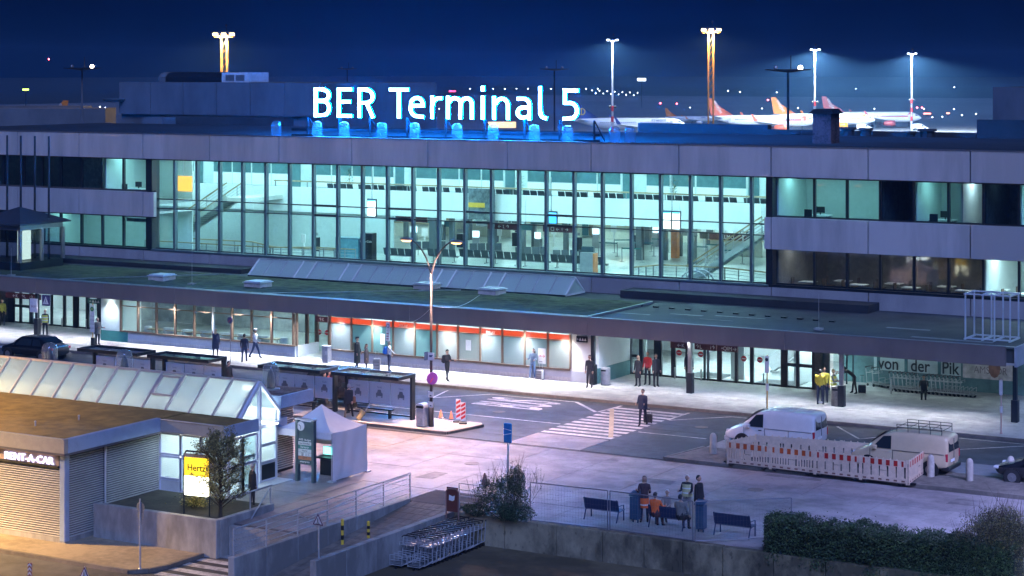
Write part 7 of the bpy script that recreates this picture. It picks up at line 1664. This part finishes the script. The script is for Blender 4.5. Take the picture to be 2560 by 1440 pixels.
# ================================================================ people
SKIN = M('skin', (.42, .26, .19), .55, var=.06)
def head_mesh():
    mb = MB(); n, k = 14, 10
    mb.ball((0, 0, 0), (.077, .096, .118), n, k)
    for i, (x, y, z) in enumerate(mb.v):
        f = y / .096                                      # -1 is the face side
        if z < -.02: x *= 1 - .32 * min(1, (-z - .02) / .1); y = y * (1 - .12 * min(1, (-z - .02) / .1))
        mb.v[i] = (x, y, z)
    mb.add([(-.012, -.09, .02), (.012, -.09, .02), (.017, -.092, -.028), (-.017, -.092, -.028), (0, -.122, -.022)], [(0, 1, 4), (1, 2, 4), (2, 3, 4), (3, 0, 4)])
    for s in (-1, 1):
        mb.ball((s * .079, .008, -.005), (.012, .026, .034), 7, 5)
    mb.cur = 1
    for s in (-1, 1): mb.ball((s * .032, -.086, .012), (.013, .009, .008), 7, 4)
    mb.ball((0, -.088, -.056), (.026, .008, .006), 8, 4)
    return mb
HEAD = head_mesh()
def limb_dir(pitch, roll=0):                              # pitch>0 swings forward (-y), roll>0 outwards
    return Vector((math.sin(roll) * math.cos(pitch), -math.sin(pitch), -math.cos(pitch) * math.cos(roll)))
def hand_mb(c, d, side, curl=.5):
    """palm, four fingers of unequal length with a knuckle bend and a thumb from the palm side"""
    mb = MB(); d = Vector(d).normalized(); a = d.cross(Vector((0, 1, 0)))
    if a.length < .2: a = d.cross(Vector((1, 0, 0)))
    a.normalize(); b = a.cross(d)
    mb.bar(c, c + d * .085, .026, .075, up=a)
    for i, l in enumerate((.065, .075, .07, .055)):
        p = c + d * .08 + a * (-.028 + .0185 * i); m = p + d * l * .55; e = m + (d * (1 - curl) + b * curl).normalized() * l * .5
        mb.tube(p, m, .009, .008, 5).tube(m, e, .008, .006, 5)
    p = c + d * .025 + a * (.035 * side); m = p + (d + a * side).normalized() * .035; mb.tube(p, m, .011, .01, 5).tube(m, m + d * .03, .01, .007, 5)
    return mb
def person(label, loc, face, h=1.76, legs=((0, 0), (0, 0)), arms=((.06, .15), (.06, .15)), lean=0.0, top=(.03, .03, .035), bottom=(.02, .022, .03), hair=(.03, .02, .015), coat=0.0, stocky=1.0, seat=None, cap=None, vest=None, shoes=(.015, .014, .014), headtilt=0.0, longhair=False, skirt=False, stripe=None):
    """legs: (hip pitch, knee bend) right/left; arms: (shoulder pitch, elbow bend); face: heading in degrees, 0 looks along -y"""
    k = h / 1.76
    t = thing('person', label, 'person', loc, R(face)); V = []; E_ = []; RA = []; LB = []
    def add(p, r, lab, par):
        V.append(Vector(p)); RA.append(r); 
        if par is not None: E_.append((par, len(V) - 1)); LB.append(lab)
        return len(V) - 1
    hz = .95 if seat is None else seat + .12
    up = Vector((0, -math.sin(lean), math.cos(lean)))
    pel = add((0, 0, hz), (.155 * stocky, .115 * stocky), 'b', None)
    wst = add(Vector((0, 0, hz)) + up * .18, (.142 * stocky, .10 * stocky), 't', pel)
    chs = add(Vector((0, 0, hz)) + up * .40, (.172 * stocky, .115 * stocky), 't', wst)
    nck = add(Vector((0, 0, hz)) + up * .54, (.065, .06), 't', chs)
    nk2 = add(Vector((0, 0, hz)) + up * .61, (.052, .052), 's', nck)
    hd = Vector((0, 0, hz)) + up * .70
    hands = []; foot = []
    for i, s in enumerate((-1, 1)):
        hp, kn = legs[i]; dt = limb_dir(hp, s * .04); ds = limb_dir(hp - kn, s * .02)
        h0 = add((s * .095 * stocky, 0, hz - .06), (.092 * stocky, .098 * stocky), 'b', pel); kp = V[h0] + dt * .41; k0 = add(kp, (.062 * stocky, .066 * stocky), 'b', h0)
        c0 = add(kp + ds * .14, (.056, .06), 'b', k0); ap = kp + ds * .40; a0 = add(ap, (.042, .044), 'b', c0)
        foot.append((ap, k0)); fz = Vector((s * .012, -.15, -.055)); heel = add(ap + Vector((0, .03, -.045)), (.036, .032), 'f', a0); toe = add(ap + fz, (.036, .024), 'f', a0)
        sp, eb = arms[i]; da = limb_dir(sp, s * .12); sh = add(Vector((0, 0, hz)) + up * .47 + Vector((s * .185 * stocky, 0, 0)), (.062 * stocky, .064 * stocky), 't', chs)
        ep = V[sh] + da * .29; e0 = add(ep, (.047, .048), 't', sh); df = limb_dir(sp + eb, s * (.12 - .35 * min(1, abs(eb)))); wp = ep + df * .25; w0 = add(wp, (.033, .03), 't', e0); hands.append((wp, df, s))
    zmin = min(p[0].z for p in foot) - .095
    dz = -zmin if seat is None else 0
    me = bpy.data.meshes.new('body'); me.from_pydata([tuple(v) for v in V], E_, [])
    ob = bpy.data.objects.new('tmp', me); COL.objects.link(ob); md = ob.modifiers.new('s', 'SKIN'); md.use_smooth_shade = True
    for i, r in enumerate(RA): me.skin_vertices[0].data[i].radius = r
    me.skin_vertices[0].data[0].use_root = True
    ms = ob.modifiers.new('u', 'SUBSURF'); ms.levels = 1; ms.render_levels = 1
    dg = bpy.context.evaluated_depsgraph_get(); ev = ob.evaluated_get(dg).to_mesh()
    mb = MB(); mb.v = [tuple(v.co) for v in ev.vertices]; mb.f = [tuple(p.vertices) for p in ev.polygons]
    idx = {'t': 0, 'b': 1, 's': 2, 'f': 3}; segs = [(V[a], V[b], idx[l]) for (a, b), l in zip(E_, LB)]
    for p in ev.polygons:
        c = p.center; best = 9; m = 0
        for a, b, l in segs:
            ab = b - a; u = max(0, min(1, (c - a).dot(ab) / ab.length_squared)); dd = (a + ab * u - c).length
            if dd < best: best = dd; m = l
        mb.m.append(m)
    ob.evaluated_get(dg).to_mesh_clear(); bpy.data.objects.remove(ob); bpy.data.meshes.remove(me)
    def col(n, c): return M('%s_%d_%d_%d' % (n, c[0] * 999, c[1] * 999, c[2] * 999), c, .8, var=.15, scale=9)
    for wp, df, s in hands:
        hm = hand_mb(wp, df, -s); mb.cur = 2; mb.add(hm.v, hm.f)
    hm = MB(); hm.v = list(HEAD.v); hm.f = HEAD.f; hm.m = HEAD.m
    hm.xf(Matrix.Translation(hd) @ Matrix.Rotation(headtilt + lean * .5, 4, 'X')); o = len(mb.v); mb.v += hm.v; mb.f += [tuple(i + o for i in f) for f in hm.f]; mb.m += [2 if q == 0 else 4 for q in hm.m]
    mb.v = [(x * k, y * k, (z + dz) * k) for x, y, z in mb.v]
    mb.build('body', [col('top', top), col('trousers', bottom), SKIN, col('shoes', shoes), M('eye_dark', (.05, .03, .03), .4, var=0)], t, world=False, smooth=True)
    X = Matrix.Scale(k, 4) @ Matrix.Translation((0, 0, dz))
    hb = MB().ball((0, 0, 0), (.088, .104, .122), 14, 8)      # hair cap: keep crown and back of the skull
    hb.v = [(x * .99, y + .012, z + .012) if (z > .028 + .5 * max(0, -y - .03) or y > .01) and z > (-.14 if longhair else -.05) else (x * .8, y * .75 + .02, z * .8) for x, y, z in hb.v]
    if longhair: hb.ball((0, .06, -.10), (.085, .05, .14), 10, 6)
    hb.xf(X @ Matrix.Translation(hd) @ Matrix.Rotation(headtilt + lean * .5, 4, 'X')); hb.build('hair', col('hair', hair), t, world=False, smooth=True)
    if cap: MB().lathe((0, .0, .06), [(.095, 0), (.112, .045), (.1, .065), (0, .075)], 14).lathe((0, -.05, .055), [(.0, 0), (.095, .002), (.095, .012), (0, .012)], 12).xf(X @ Matrix.Translation(hd)).build('cap', col('cap', cap), t, world=False, smooth=True)
    def shell(z0, z1, r0, r1, m, name, flare=0):
        mbs = MB(); n = 18
        for zi in range(7):
            u = zi / 6; z = z0 + (z1 - z0) * u; rr = r0 + (r1 - r0) * u
            c = Vector((0, 0, hz)) + up * (z - hz) if z > hz else Vector((0, 0, z))
            for i in range(n): a = 2 * math.pi * i / n; mbs.v.append((c.x + rr * 1.28 * math.cos(a), c.y + rr * .86 * math.sin(a), c.z))
        for zi in range(6):
            for i in range(n): mbs.f.append((zi * n + i, zi * n + (i + 1) % n, (zi + 1) * n + (i + 1) % n, (zi + 1) * n + i)); mbs.m.append(0)
        mbs.xf(X); return mbs.build(name, m, t, world=False, smooth=True)
    if coat > 0: shell(hz - coat, hz + .40, .185 * stocky, .165 * stocky, col('top', top), 'coat')
    if skirt: shell(hz - .45, hz + .1, .16, .135, col('trousers', bottom), 'skirt')
    if vest:
        vo = shell(hz - .02, hz + .46, .172 * stocky, .158 * stocky, col('vest', vest), 'vest')
        for q_ in (.1, .28): shell(hz + q_, hz + q_ + .045, .178 * stocky, .174 * stocky, M('reflective', (.7, .72, .7), .3, var=0), 'reflective_band')
    if stripe: shell(.12, .17, .1, .1, M('reflective', (0, 0, 0)), 'ankle_band')
    return t
def backpack(label, who, colr, dz=1.22, back=.2):
    p = Vector(who.location); a = who.rotation_euler.z; q_ = p + Vector((-math.sin(a) * back, math.cos(a) * back, dz))
    t = thing('backpack', label, 'backpack', q_, a); mt = M('bag_%d' % int(sum(colr) * 9999), colr, .8, var=.15)
    MB().cbox((0, .03, 0), (.30, .18, .46)).build('sack', mt, t, world=False, bevel=.06); MB().cbox((0, .13, -.07), (.22, .08, .22)).build('front_pocket', mt, t, world=False, bevel=.03)
    for s in (-.1, .1): MB().path([(s, -.05, .2), (s * 1.25, -.16, .2), (s * 1.3, -.3, .02), (s * 1.2, -.2, -.18), (s, -.05, -.2)], .018, 5).build('strap', mt, t, world=False)
def suitcase(label, loc, rz, colr, h=.62, tilt=0.0, handle=.42):
    t = thing('suitcase', label, 'suitcase', loc, rz); mt = M('case_%d' % int(sum(colr) * 9999), colr, .4, var=.06); X = Matrix.Rotation(tilt, 4, 'X')
    MB().cbox((0, 0, h / 2 + .05), (.42, .25, h)).xf(X).build('shell', mt, t, world=False, bevel=.04)
    for z in (.25, .5, .75): MB().cbox((0, -.128, h * z + .05), (.36, .01, .02)).xf(X).build('rib', m_dark, t, world=False)
    for s in (-.1, .1): MB().tube((s, .08, h + .05), (s, .08, h + .05 + handle), .01).xf(X).build('handle_tube', m_galv, t, world=False)
    MB().tube((-.11, .08, h + .05 + handle), (.11, .08, h + .05 + handle), .014).xf(X).build('handle', m_black, t, world=False)
    for x in (-.17, .17): MB().tube((x - .02, .06, .03), (x + .02, .06, .03), .04, .04, 8).xf(X).build('wheel', m_black, t, world=False)
    return t
walkA = ((.42, .1), (-.32, .35)); walkB = ((-.3, .3), (.4, .12)); stand = ((.02, .02), (-.03, .03)); arm0 = ((.05, .15), (.05, .15)); phone = ((.35, 1.35), (.3, 1.3)); crossd = ((.35, 1.7), (.3, 1.75))
BK = (.022, .022, .027); NV = (.02, .028, .06); GYc = (.12, .12, .12); YV = (.62, .62, .10)
person('person in a yellow hi-vis vest and dark trousers by the left column', G(113, 842, ZP), 20, 1.76, stand, ((.0, .2), (.0, .2)), top=BK, vest=YV, hair=(.35, .32, .28))
w = person('person in a grey coat waiting at the tall bus stop pole', G(244, 864, ZP), 80, 1.74, stand, phone, top=(.14, .14, .13), coat=.2, hair=(.10, .07, .05)); backpack('dark backpack worn by the person at the tall bus stop pole', w, BK)
person('person in a dark knee-length coat outside the cafe window', G(539, 893, ZP), 205, 1.7, ((.12, .02), (-.14, .08)), ((.1, .2), (.9, 2.0)), top=NV, coat=.42, hair=(.42, .3, .18), longhair=True)
person('person in a dark jacket walking along the cafe front', G(611, 907, ZP), 215, 1.76, walkA, ((-.3, .2), (.35, .4)), top=(.018, .02, .035), bottom=(.03, .05, .10), shoes=(.12, .06, .05))
person('person in a white shirt, dark vest and white cap walking by the cafe', G(638, 896, ZP), 100, 1.8, walkB, ((.5, .5), (-.35, .3)), top=(.65, .68, .72), bottom=(.02, .04, .10), vest=None, cap=(.75, .75, .75))
w = person('person in a long black coat and cap stepping along the shop', G(893, 922, ZP), 95, 1.84, ((.15, .05), (-.15, .1)), ((.1, .2), (.1, .25)), top=(.015, .025, .025), coat=.62, cap=BK, headtilt=.25); backpack('olive backpack on the person in the long black coat', w, (.16, .16, .09), 1.3)
w = person('person in a beige-brown coat beside the person in the long coat', G(916, 929, ZP), 110, 1.58, ((.05, .02), (-.05, .02)), arm0, top=(.17, .14, .12), coat=.4, hair=(.12, .06, .04), longhair=True, headtilt=.2)
w = person('person in a pale jacket holding a case handle behind the stop pole', G(973, 929, ZP), 110, 1.74, stand, ((.75, .2), (.1, .2)), top=(.5, .54, .58), bottom=NV, hair=(.15, .12, .1)); backpack('bright blue backpack on the person behind the stop pole', w, (.02, .16, .55))
suitcase('large grey suitcase in front of the shop', G(942, 930, ZP), R(15), (.26, .28, .28), .72)
w = person('person in dark clothes looking at a phone near the kerb', G(1118, 953, ZP), 80, 1.76, ((.2, .05), (-.12, .1)), phone, top=(.04, .045, .045), bottom=(.03, .035, .04), headtilt=.35); backpack('black backpack on the person with the phone', w, BK)
person('person in a denim jacket and jeans leaning on the shop wall', (G(1325, 950, ZP).x, SH - .26, ZP), 5, 1.72, ((.22, .03), (.12, .28)), phone, lean=-.14, top=(.10, .14, .22), bottom=(.12, .20, .36), hair=(.05, .04, .035), longhair=True, shoes=(.7, .68, .65), headtilt=.35)
suitcase('grey cabin suitcase beside the leaning person', G(1350, 950, ZP), R(-10), (.32, .33, .34), .55)
person('person in a dark jacket standing by the slim column', G(1474, 970, ZP), 10, 1.78, ((.05, .02), (-.02, .02)), ((-.1, .5), (-.1, .5)), top=(.025, .028, .035), bottom=(.04, .045, .05), hair=BK)
person('blonde person in a dark uniform skirt in the talking group', G(1595, 967, ZP), -15, 1.7, stand, arm0, top=BK, bottom=BK, hair=(.5, .4, .26), longhair=True, skirt=True)
person('person in a red jacket in the middle of the talking group', G(1619, 963, ZP), 0, 1.82, stand, ((.0, .6), (.0, .6)), top=(.6, .05, .05), bottom=BK, hair=(.25, .2, .17))
person('person in a black suit turned to the red jacket', G(1640, 968, ZP), 60, 1.8, stand, arm0, top=BK, bottom=BK, hair=(.2, .18, .16), coat=.15)
person('person in a dark suit walking over the zebra crossing', G(1607, 1066, 0), 5, 1.82, ((.18, .1), (-.2, .3)), ((.2, 1.25), (.3, 1.2)), top=NV, bottom=(.014, .016, .035), hair=(.12, .09, .07), coat=.12, headtilt=.3)
suitcase('black trolley bag behind the person on the zebra', G(1620, 1058, 0), R(10), BK, .42, 0, .2)
person('person in a bright yellow jacket with their back to the vans', G(2051, 1013, ZP), 185, 1.84, stand, ((.1, .8), (.1, .8)), top=(.66, .50, .04), bottom=NV, stocky=1.18, stripe=True, hair=BK)
person('person in a yellow jacket behind the other yellow jacket', G(2061, 1007, ZP), 20, 1.84, stand, ((.1, .3), (.1, .3)), top=(.62, .54, .06), bottom=NV, stocky=1.15)
person('person in a yellow hi-vis vest talking to the yellow jackets', G(2084, 1007, ZP), 85, 1.74, stand, phone, top=GYc, bottom=(.12, .12, .12), vest=YV, hair=(.2, .18, .1))
person('person in black bending over a suitcase at the side entrance', G(2137, 985, ZP), -75, 1.74, ((.25, .15), (-.1, .1)), ((1.3, .2), (1.2, .3)), lean=.95, top=BK, bottom=BK, hair=BK)
suitcase('black suitcase under the bending person', G(2155, 984, ZP), R(20), (.015, .016, .02), .42, 0, .5)
person('person in dark clothes sitting among the nested trolleys', G(2310, 997, ZP), 15, 1.74, ((1.35, 1.4), (1.3, 1.35)), ((.7, .9), (.7, .9)), lean=.25, top=(.02, .025, .03), bottom=(.02, .025, .03), seat=.38, hair=BK)
person('person in dark clothes standing behind the young tree', G(631, 1268, 0), 150, 1.72, stand, arm0, top=BK, bottom=BK, hair=(.45, .4, .36), coat=.2)
person('person in black with a brown shoulder bag by the last shelter', G(872, 1046, .118), 200, 1.76, walkA, ((-.5, .15), (.2, .3)), top=BK, bottom=BK, hair=(.3, .28, .27), coat=.15)
sb = thing('shoulder_bag', 'brown shoulder bag on the person by the last shelter', 'bag', G(884, 1046, .118) + Vector((0, -.05, .95))); MB().cbox((0, 0, 0), (.3, .14, .34)).build('pouch', M('bag_brown', (.20, .09, .05), .6), sb, world=False, bevel=.04); MB().path([(-.1, 0, .16), (-.2, .05, .55), (0, .1, .62)], .014, 5).build('strap', M('bag_brown', (0, 0, 0)), sb, world=False)
suitcase('yellow suitcase rolling behind the person with the brown bag', G(893, 1050, .118), R(-50), (.55, .38, .16), .5, -.6, .5)
person('person in dark blue clothes leaning forward behind the gazebo', G(802, 1012, .118), 100, 1.74, walkB, ((.6, .6), (.5, .5)), lean=.3, top=NV, bottom=NV, hair=BK)
person('person in a red top behind the gazebo', G(818, 1008, .118), 120, 1.68, stand, ((.5, .8), (.5, .8)), lean=.15, top=(.5, .03, .03), bottom=BK, hair=BK)
person('person with only the head showing behind the glass ridge roof', G(572, 985, .118), 90, 1.74, stand, arm0, top=BK, hair=BK)
person('person in a bright orange vest standing by the blue bin', G(1611, 1306, 0), 20, 1.78, stand, crossd, top=(.05, .03, .04), bottom=NV, vest=None, hair=(.25, .18, .15), longhair=True)
ov = thing('safety_vest', 'orange safety vest tied round the waist of the standing person', 'vest', G(1611, 1306, 0) + Vector((0, 0, .8))); MB().lathe((0, 0, 0), [(.17, -.22), (.185, .0), (.18, .16)], 14, False).build('cloth', M('hi_vis_orange', (.75, .14, .03), .6), ov, world=False, smooth=True); MB().lathe((0, 0, -.12), [(.183, 0), (.187, .05)], 14, False).build('reflective_band', M('reflective', (0, 0, 0)), ov, world=False)
bx = G(1667, 1322).x
person('person in an orange hi-vis jacket sitting on the middle bench', (G(1637, 1320).x, G(1637, 1320).y + .05, 0), 180, 1.74, ((1.5, 1.5), (1.45, 1.45)), ((.5, 1.2), (.5, 1.2)), top=(.75, .14, .03), bottom=(.08, .04, .05), seat=.44, hair=(.05, .04, .04), stocky=1.1)
person('person in a grey jacket sitting on the middle bench', (G(1700, 1328).x, G(1700, 1328).y + .05, 0), 175, 1.78, ((1.5, 1.5), (1.45, 1.45)), ((.2, .6), (.2, .6)), top=(.16, .16, .15), bottom=(.02, .02, .025), seat=.44, hair=BK, stocky=1.12)
person('person in a yellow hi-vis vest standing behind the middle bench', G(1718, 1300, 0), 5, 1.74, stand, phone, top=BK, bottom=(.25, .25, .24), vest=(.60, .58, .30), hair=(.6, .58, .55))
person('person in a black jacket standing behind the second blue bin', G(1747, 1306, 0), 80, 1.8, stand, arm0, top=(.014, .014, .018), bottom=BK, hair=BK, coat=.15)
person('pale-haired person crouching in front of the middle bench', G(1668, 1302, 0), 0, 1.6, ((1.3, 1.6), (1.2, 1.5)), ((.5, .9), (.5, .9)), top=(.3, .26, .25), bottom=GYc, seat=.4, hair=(.7, .68, .66), longhair=True)
person('person in dark clothes waiting behind the door column', G(1722, 958, ZP), 30, 1.76, stand, arm0, top=NV, bottom=BK, hair=BK)
person('person in a bright hi-vis jacket at the far left doors', G(6, 815, ZP), 30, 1.8, stand, arm0, top=YV, bottom=BK)
# ================================================================ vegetation
def leaf_cloud(mb, pts, size, mats=1, flat=.5):
    for c in pts:
        a, b = rnd.uniform(0, 6.283), rnd.uniform(-.9, .9); d = Vector((math.cos(a) * math.cos(b), math.sin(a) * math.cos(b), math.sin(b))); s = size * rnd.uniform(.6, 1.3)
        w = d.cross(Vector((rnd.uniform(-1, 1), rnd.uniform(-1, 1), rnd.uniform(-1, 1)))).normalized() * s * flat; d *= s; c = Vector(c)
        mb.cur = rnd.randrange(mats); mb.quad(c - d, c + w * .8, c + d, c - w * .8)
    mb.cur = 0
lf = [M('leaf_a', (.045, .085, .035), .6, var=.3), M('leaf_b', (.07, .12, .045), .6, var=.3), M('leaf_c', (.028, .05, .025), .7, var=.3)]
lo = [M('leaf_olive_a', (.26, .24, .08), .6, var=.3), M('leaf_olive_b', (.34, .28, .10), .6, var=.3), M('leaf_olive_c', (.09, .09, .04), .7, var=.3)]
lg_ = [M('twig_grey', (.16, .15, .14), .7, var=.2), M('leaf_grey', (.09, .10, .075), .7, var=.3), M('leaf_dim', (.05, .055, .035), .7, var=.3)]
m_bark = M('bark', (.075, .055, .04), .9, var=.3, scale=12, bump=.5)
# young tree in the planter
tb = G(551, 1292, .12); TR = thing('young_tree', 'slim young tree with sparse olive leaves in the planter', 'tree', tb)
br = MB(); tips = []
def grow(p, d, l, r, lv):
    q_ = p + d * l; br.tube(p, q_, r, r * .7, 6 if lv < 2 else 4, False)
    if lv >= 2:
        for k in range(5): tips.append(p.lerp(q_, rnd.uniform(.2, 1.05)) + Vector((rnd.gauss(0, .03), rnd.gauss(0, .03), rnd.gauss(0, .03))))
    if lv >= 3: return
    for k in range(3 if lv else 0):
        a = rnd.uniform(0, 6.28); n = (d * .8 + Vector((math.cos(a), math.sin(a), rnd.uniform(-.1, .6))) * .6).normalized(); grow(p.lerp(q_, rnd.uniform(.35, 1)), n, l * rnd.uniform(.5, .75), r * .5, lv + 1)
tk = MB(); H = 3.05; pts = [Vector((rnd.gauss(0, .02), rnd.gauss(0, .02), H * i / 8)) for i in range(9)]; pts[0] = Vector((0, 0, 0))
for i in range(8): tk.tube(pts[i], pts[i + 1], .085 * (1 - i / 9.5), .085 * (1 - (i + 1) / 9.5), 8, False)
for i in range(60):
    z = .3 + (H - .6) * i / 60; a = i * 2.4 + rnd.uniform(-.3, .3); L_ = (1.0 if z < 1.9 else 1.0 - .62 * (z - 1.9) / 1.1) * rnd.uniform(.6, 1.0) * 1.75
    grow(Vector((0, 0, z)), Vector((math.cos(a), math.sin(a), rnd.uniform(.45, 1.3))).normalized(), L_ * .62, .02, 1)
tk.build('trunk', m_bark, TR, world=False, smooth=True); br.build('branches', m_bark, TR, world=False)
lv = MB(); leaf_cloud(lv, [p + Vector((rnd.gauss(0, .05), rnd.gauss(0, .05), rnd.gauss(0, .05))) for p in tips for _ in range(4)], .036, 3, .55); lv.build('crown', lo, TR, world=False)
t2 = thing('small_shrub', 'low yellowish shrub at the foot of the rental sign', 'shrub', G(488, 1268, .12)); mb = MB(); leaf_cloud(mb, [(rnd.gauss(0, .3), rnd.gauss(0, .2), abs(rnd.gauss(0, .22)) + .08) for _ in range(900)], .05, 3); mb.build('leaves', lo, t2, world=False)
sm = MB()
for i in range(14): sm.tube((rnd.gauss(0, .1), rnd.gauss(0, .1), 0), (rnd.gauss(0, .3), rnd.gauss(0, .25), rnd.uniform(.2, .45)), .008, .004, 4)
sm.build('stems', m_bark, t2, world=False)
def bush(name, label, cat, base, prof, n, size, mats, spikes=0, stems=18):
    """prof(u, a, rnd) -> point on/in the body"""
    t = thing(name, label, cat, base); mb = MB(); leaf_cloud(mb, [prof() for _ in range(n)], size, 3, .42); mb.build('foliage', mats, t, world=False)
    sm = MB()
    for i in range(stems):
        p = prof(); sm.tube((p[0] * .2, p[1] * .2, 0), p, .02, .006, 4)
    for i in range(spikes):
        p = Vector(prof()); p.z = max(p.z, .6); q_ = p + Vector((rnd.gauss(0, .22), rnd.gauss(0, .2), rnd.uniform(.35, .95))); sm.tube(p, q_, .007, .002, 4)
        mb2 = MB()
    sm.build('twigs', m_bark, t, world=False); return t
def blob(cx, cy, cz, rx, ry, rz_):
    while True:
        v = Vector((rnd.uniform(-1, 1), rnd.uniform(-1, 1), rnd.uniform(-1, 1)))
        if .45 < v.length < 1:
            v = v * (.75 + .25 * math.sin(7 * v.x + 3) * math.sin(6 * v.z) * math.cos(5 * v.y) + .1)
            return Vector((cx + v.x * rx, cy + v.y * ry, max(.02, cz + v.z * rz_)))
def prof1():
    k = rnd.random()
    if k < .62: return blob(-.1, 0, .85, 1.35, .9, .95)
    if k < .78: return blob(.45, .1, 1.55, .45, .4, .7)
    return blob(.55, -.1, .4, 1.0, .6, .42)
bush('shrub', 'loose dark green bush with spiky shoots beside the brown board', 'bush', G(1262, 1300, 0), prof1, 20000, .032, lf, 90, 40)
sp = MB()
t = thing('feathery_shoots', 'upright feathery shoots growing out of the bush top', 'plant', G(1290, 1298, 0))
for i in range(70):
    a = Vector((rnd.gauss(-.1, .5), rnd.gauss(0, .3), rnd.uniform(1.1, 1.5))); b = a + Vector((rnd.gauss(.05, .15), rnd.gauss(0, .12), rnd.uniform(.3, .95))); sp.tube(a, b, .007, .002, 4)
    leaf_cloud(sp, [a.lerp(b, rnd.random()) + Vector((rnd.gauss(0, .03), rnd.gauss(0, .03), 0)) for _ in range(14)], .028, 1, .3)
sp.build('stems', lg_[1], t, world=False)
# clipped hedge on the plaza edge and the tall bush beside it
ha, hb_ = G(1905, 1378, 0), G(2440, 1440, 0)
HG = thing('clipped_hedge', 'long clipped dark green hedge along the plaza edge', 'hedge', (ha.x, 67.9, 0)); mb = MB(); Lh = hb_.x - ha.x + 1.5
pts = []
for i in range(34000):
    x = rnd.uniform(0, Lh); k = rnd.random(); hh = 1.18 + .09 * math.sin(x * 2.1) + .07 * math.sin(x * 5.3 + 1) + .05 * math.sin(x * 11); ed = min(1, x / .35) ** .5 if x < .35 else 1
    if k < .45: y, z = -.72 + rnd.gauss(0, .05) + .06 * math.sin(x * 3 + 4), rnd.uniform(-.35, hh)
    elif k < .85: y, z = rnd.uniform(-.75, .6), hh + rnd.gauss(0, .05)
    else: y, z = rnd.uniform(-.7, .6), rnd.uniform(.0, hh)
    pts.append((x + rnd.gauss(0, .03), y * ed, z * (.75 + .25 * ed)))
leaf_cloud(mb, pts + [(rnd.uniform(0, Lh), rnd.uniform(-.7, .5), 1.2 + abs(rnd.gauss(0, .12))) for _ in range(1500)], .05, 3, .45); mb.build('foliage', lf, HG, world=False)
cr_ = MB().box(.25, Lh, -.6, .5, -.3, 1.02); cr_.build('shade_core', M('hedge_core', (.012, .018, .010), .95, var=.2), HG, world=False)  # solid dark block in place of the shade inside the foliage
def prof3():
    k = rnd.random()
    if k < .7: return blob(0, 0, 1.1, 1.8, 1.1, 1.4)
    return blob(.15, .2, 1.9, 1.2, .7, .8)
b = G(2492, 1425, 0); bush('tall_shrub', 'tall straggly grey-brown bush at the end of the hedge', 'bush', (b.x + .3, 68.1, -.2), prof3, 34000, .034, [lo[0], lg_[1], lg_[2]], 380, 60)
def prof4(): return blob(0, 0, .25, .75, .4, .28)
bush('ground_shrub', 'low dark shrub spilling over the retaining wall by the bush', 'bush', G(1190, 1290, 0), prof4, 2600, .035, lf, 6, 10)
# ================================================================ night haze
hz = MB().box(-1500, 900, -60, 2600, -5.5, 42).build('haze', None)
hz.data.materials.clear()
hm = bpy.data.materials.new('haze_air'); hm.use_nodes = True
nt = hm.node_tree; nt.nodes.remove(nt.nodes['Principled BSDF'])
pv = nt.nodes.new('ShaderNodeVolumePrincipled')
pv.inputs['Color'].default_value = (0.22, 0.55, 1.0, 1)
pv.inputs['Density'].default_value = 0.00036
pv.inputs['Anisotropy'].default_value = 0.3
nt.links.new(pv.outputs[0], nt.nodes['Material Output'].inputs['Volume'])
hz.data.materials.append(hm)
tag(hz, 'faint night haze in the air over the airport', 'haze', kind='stuff')
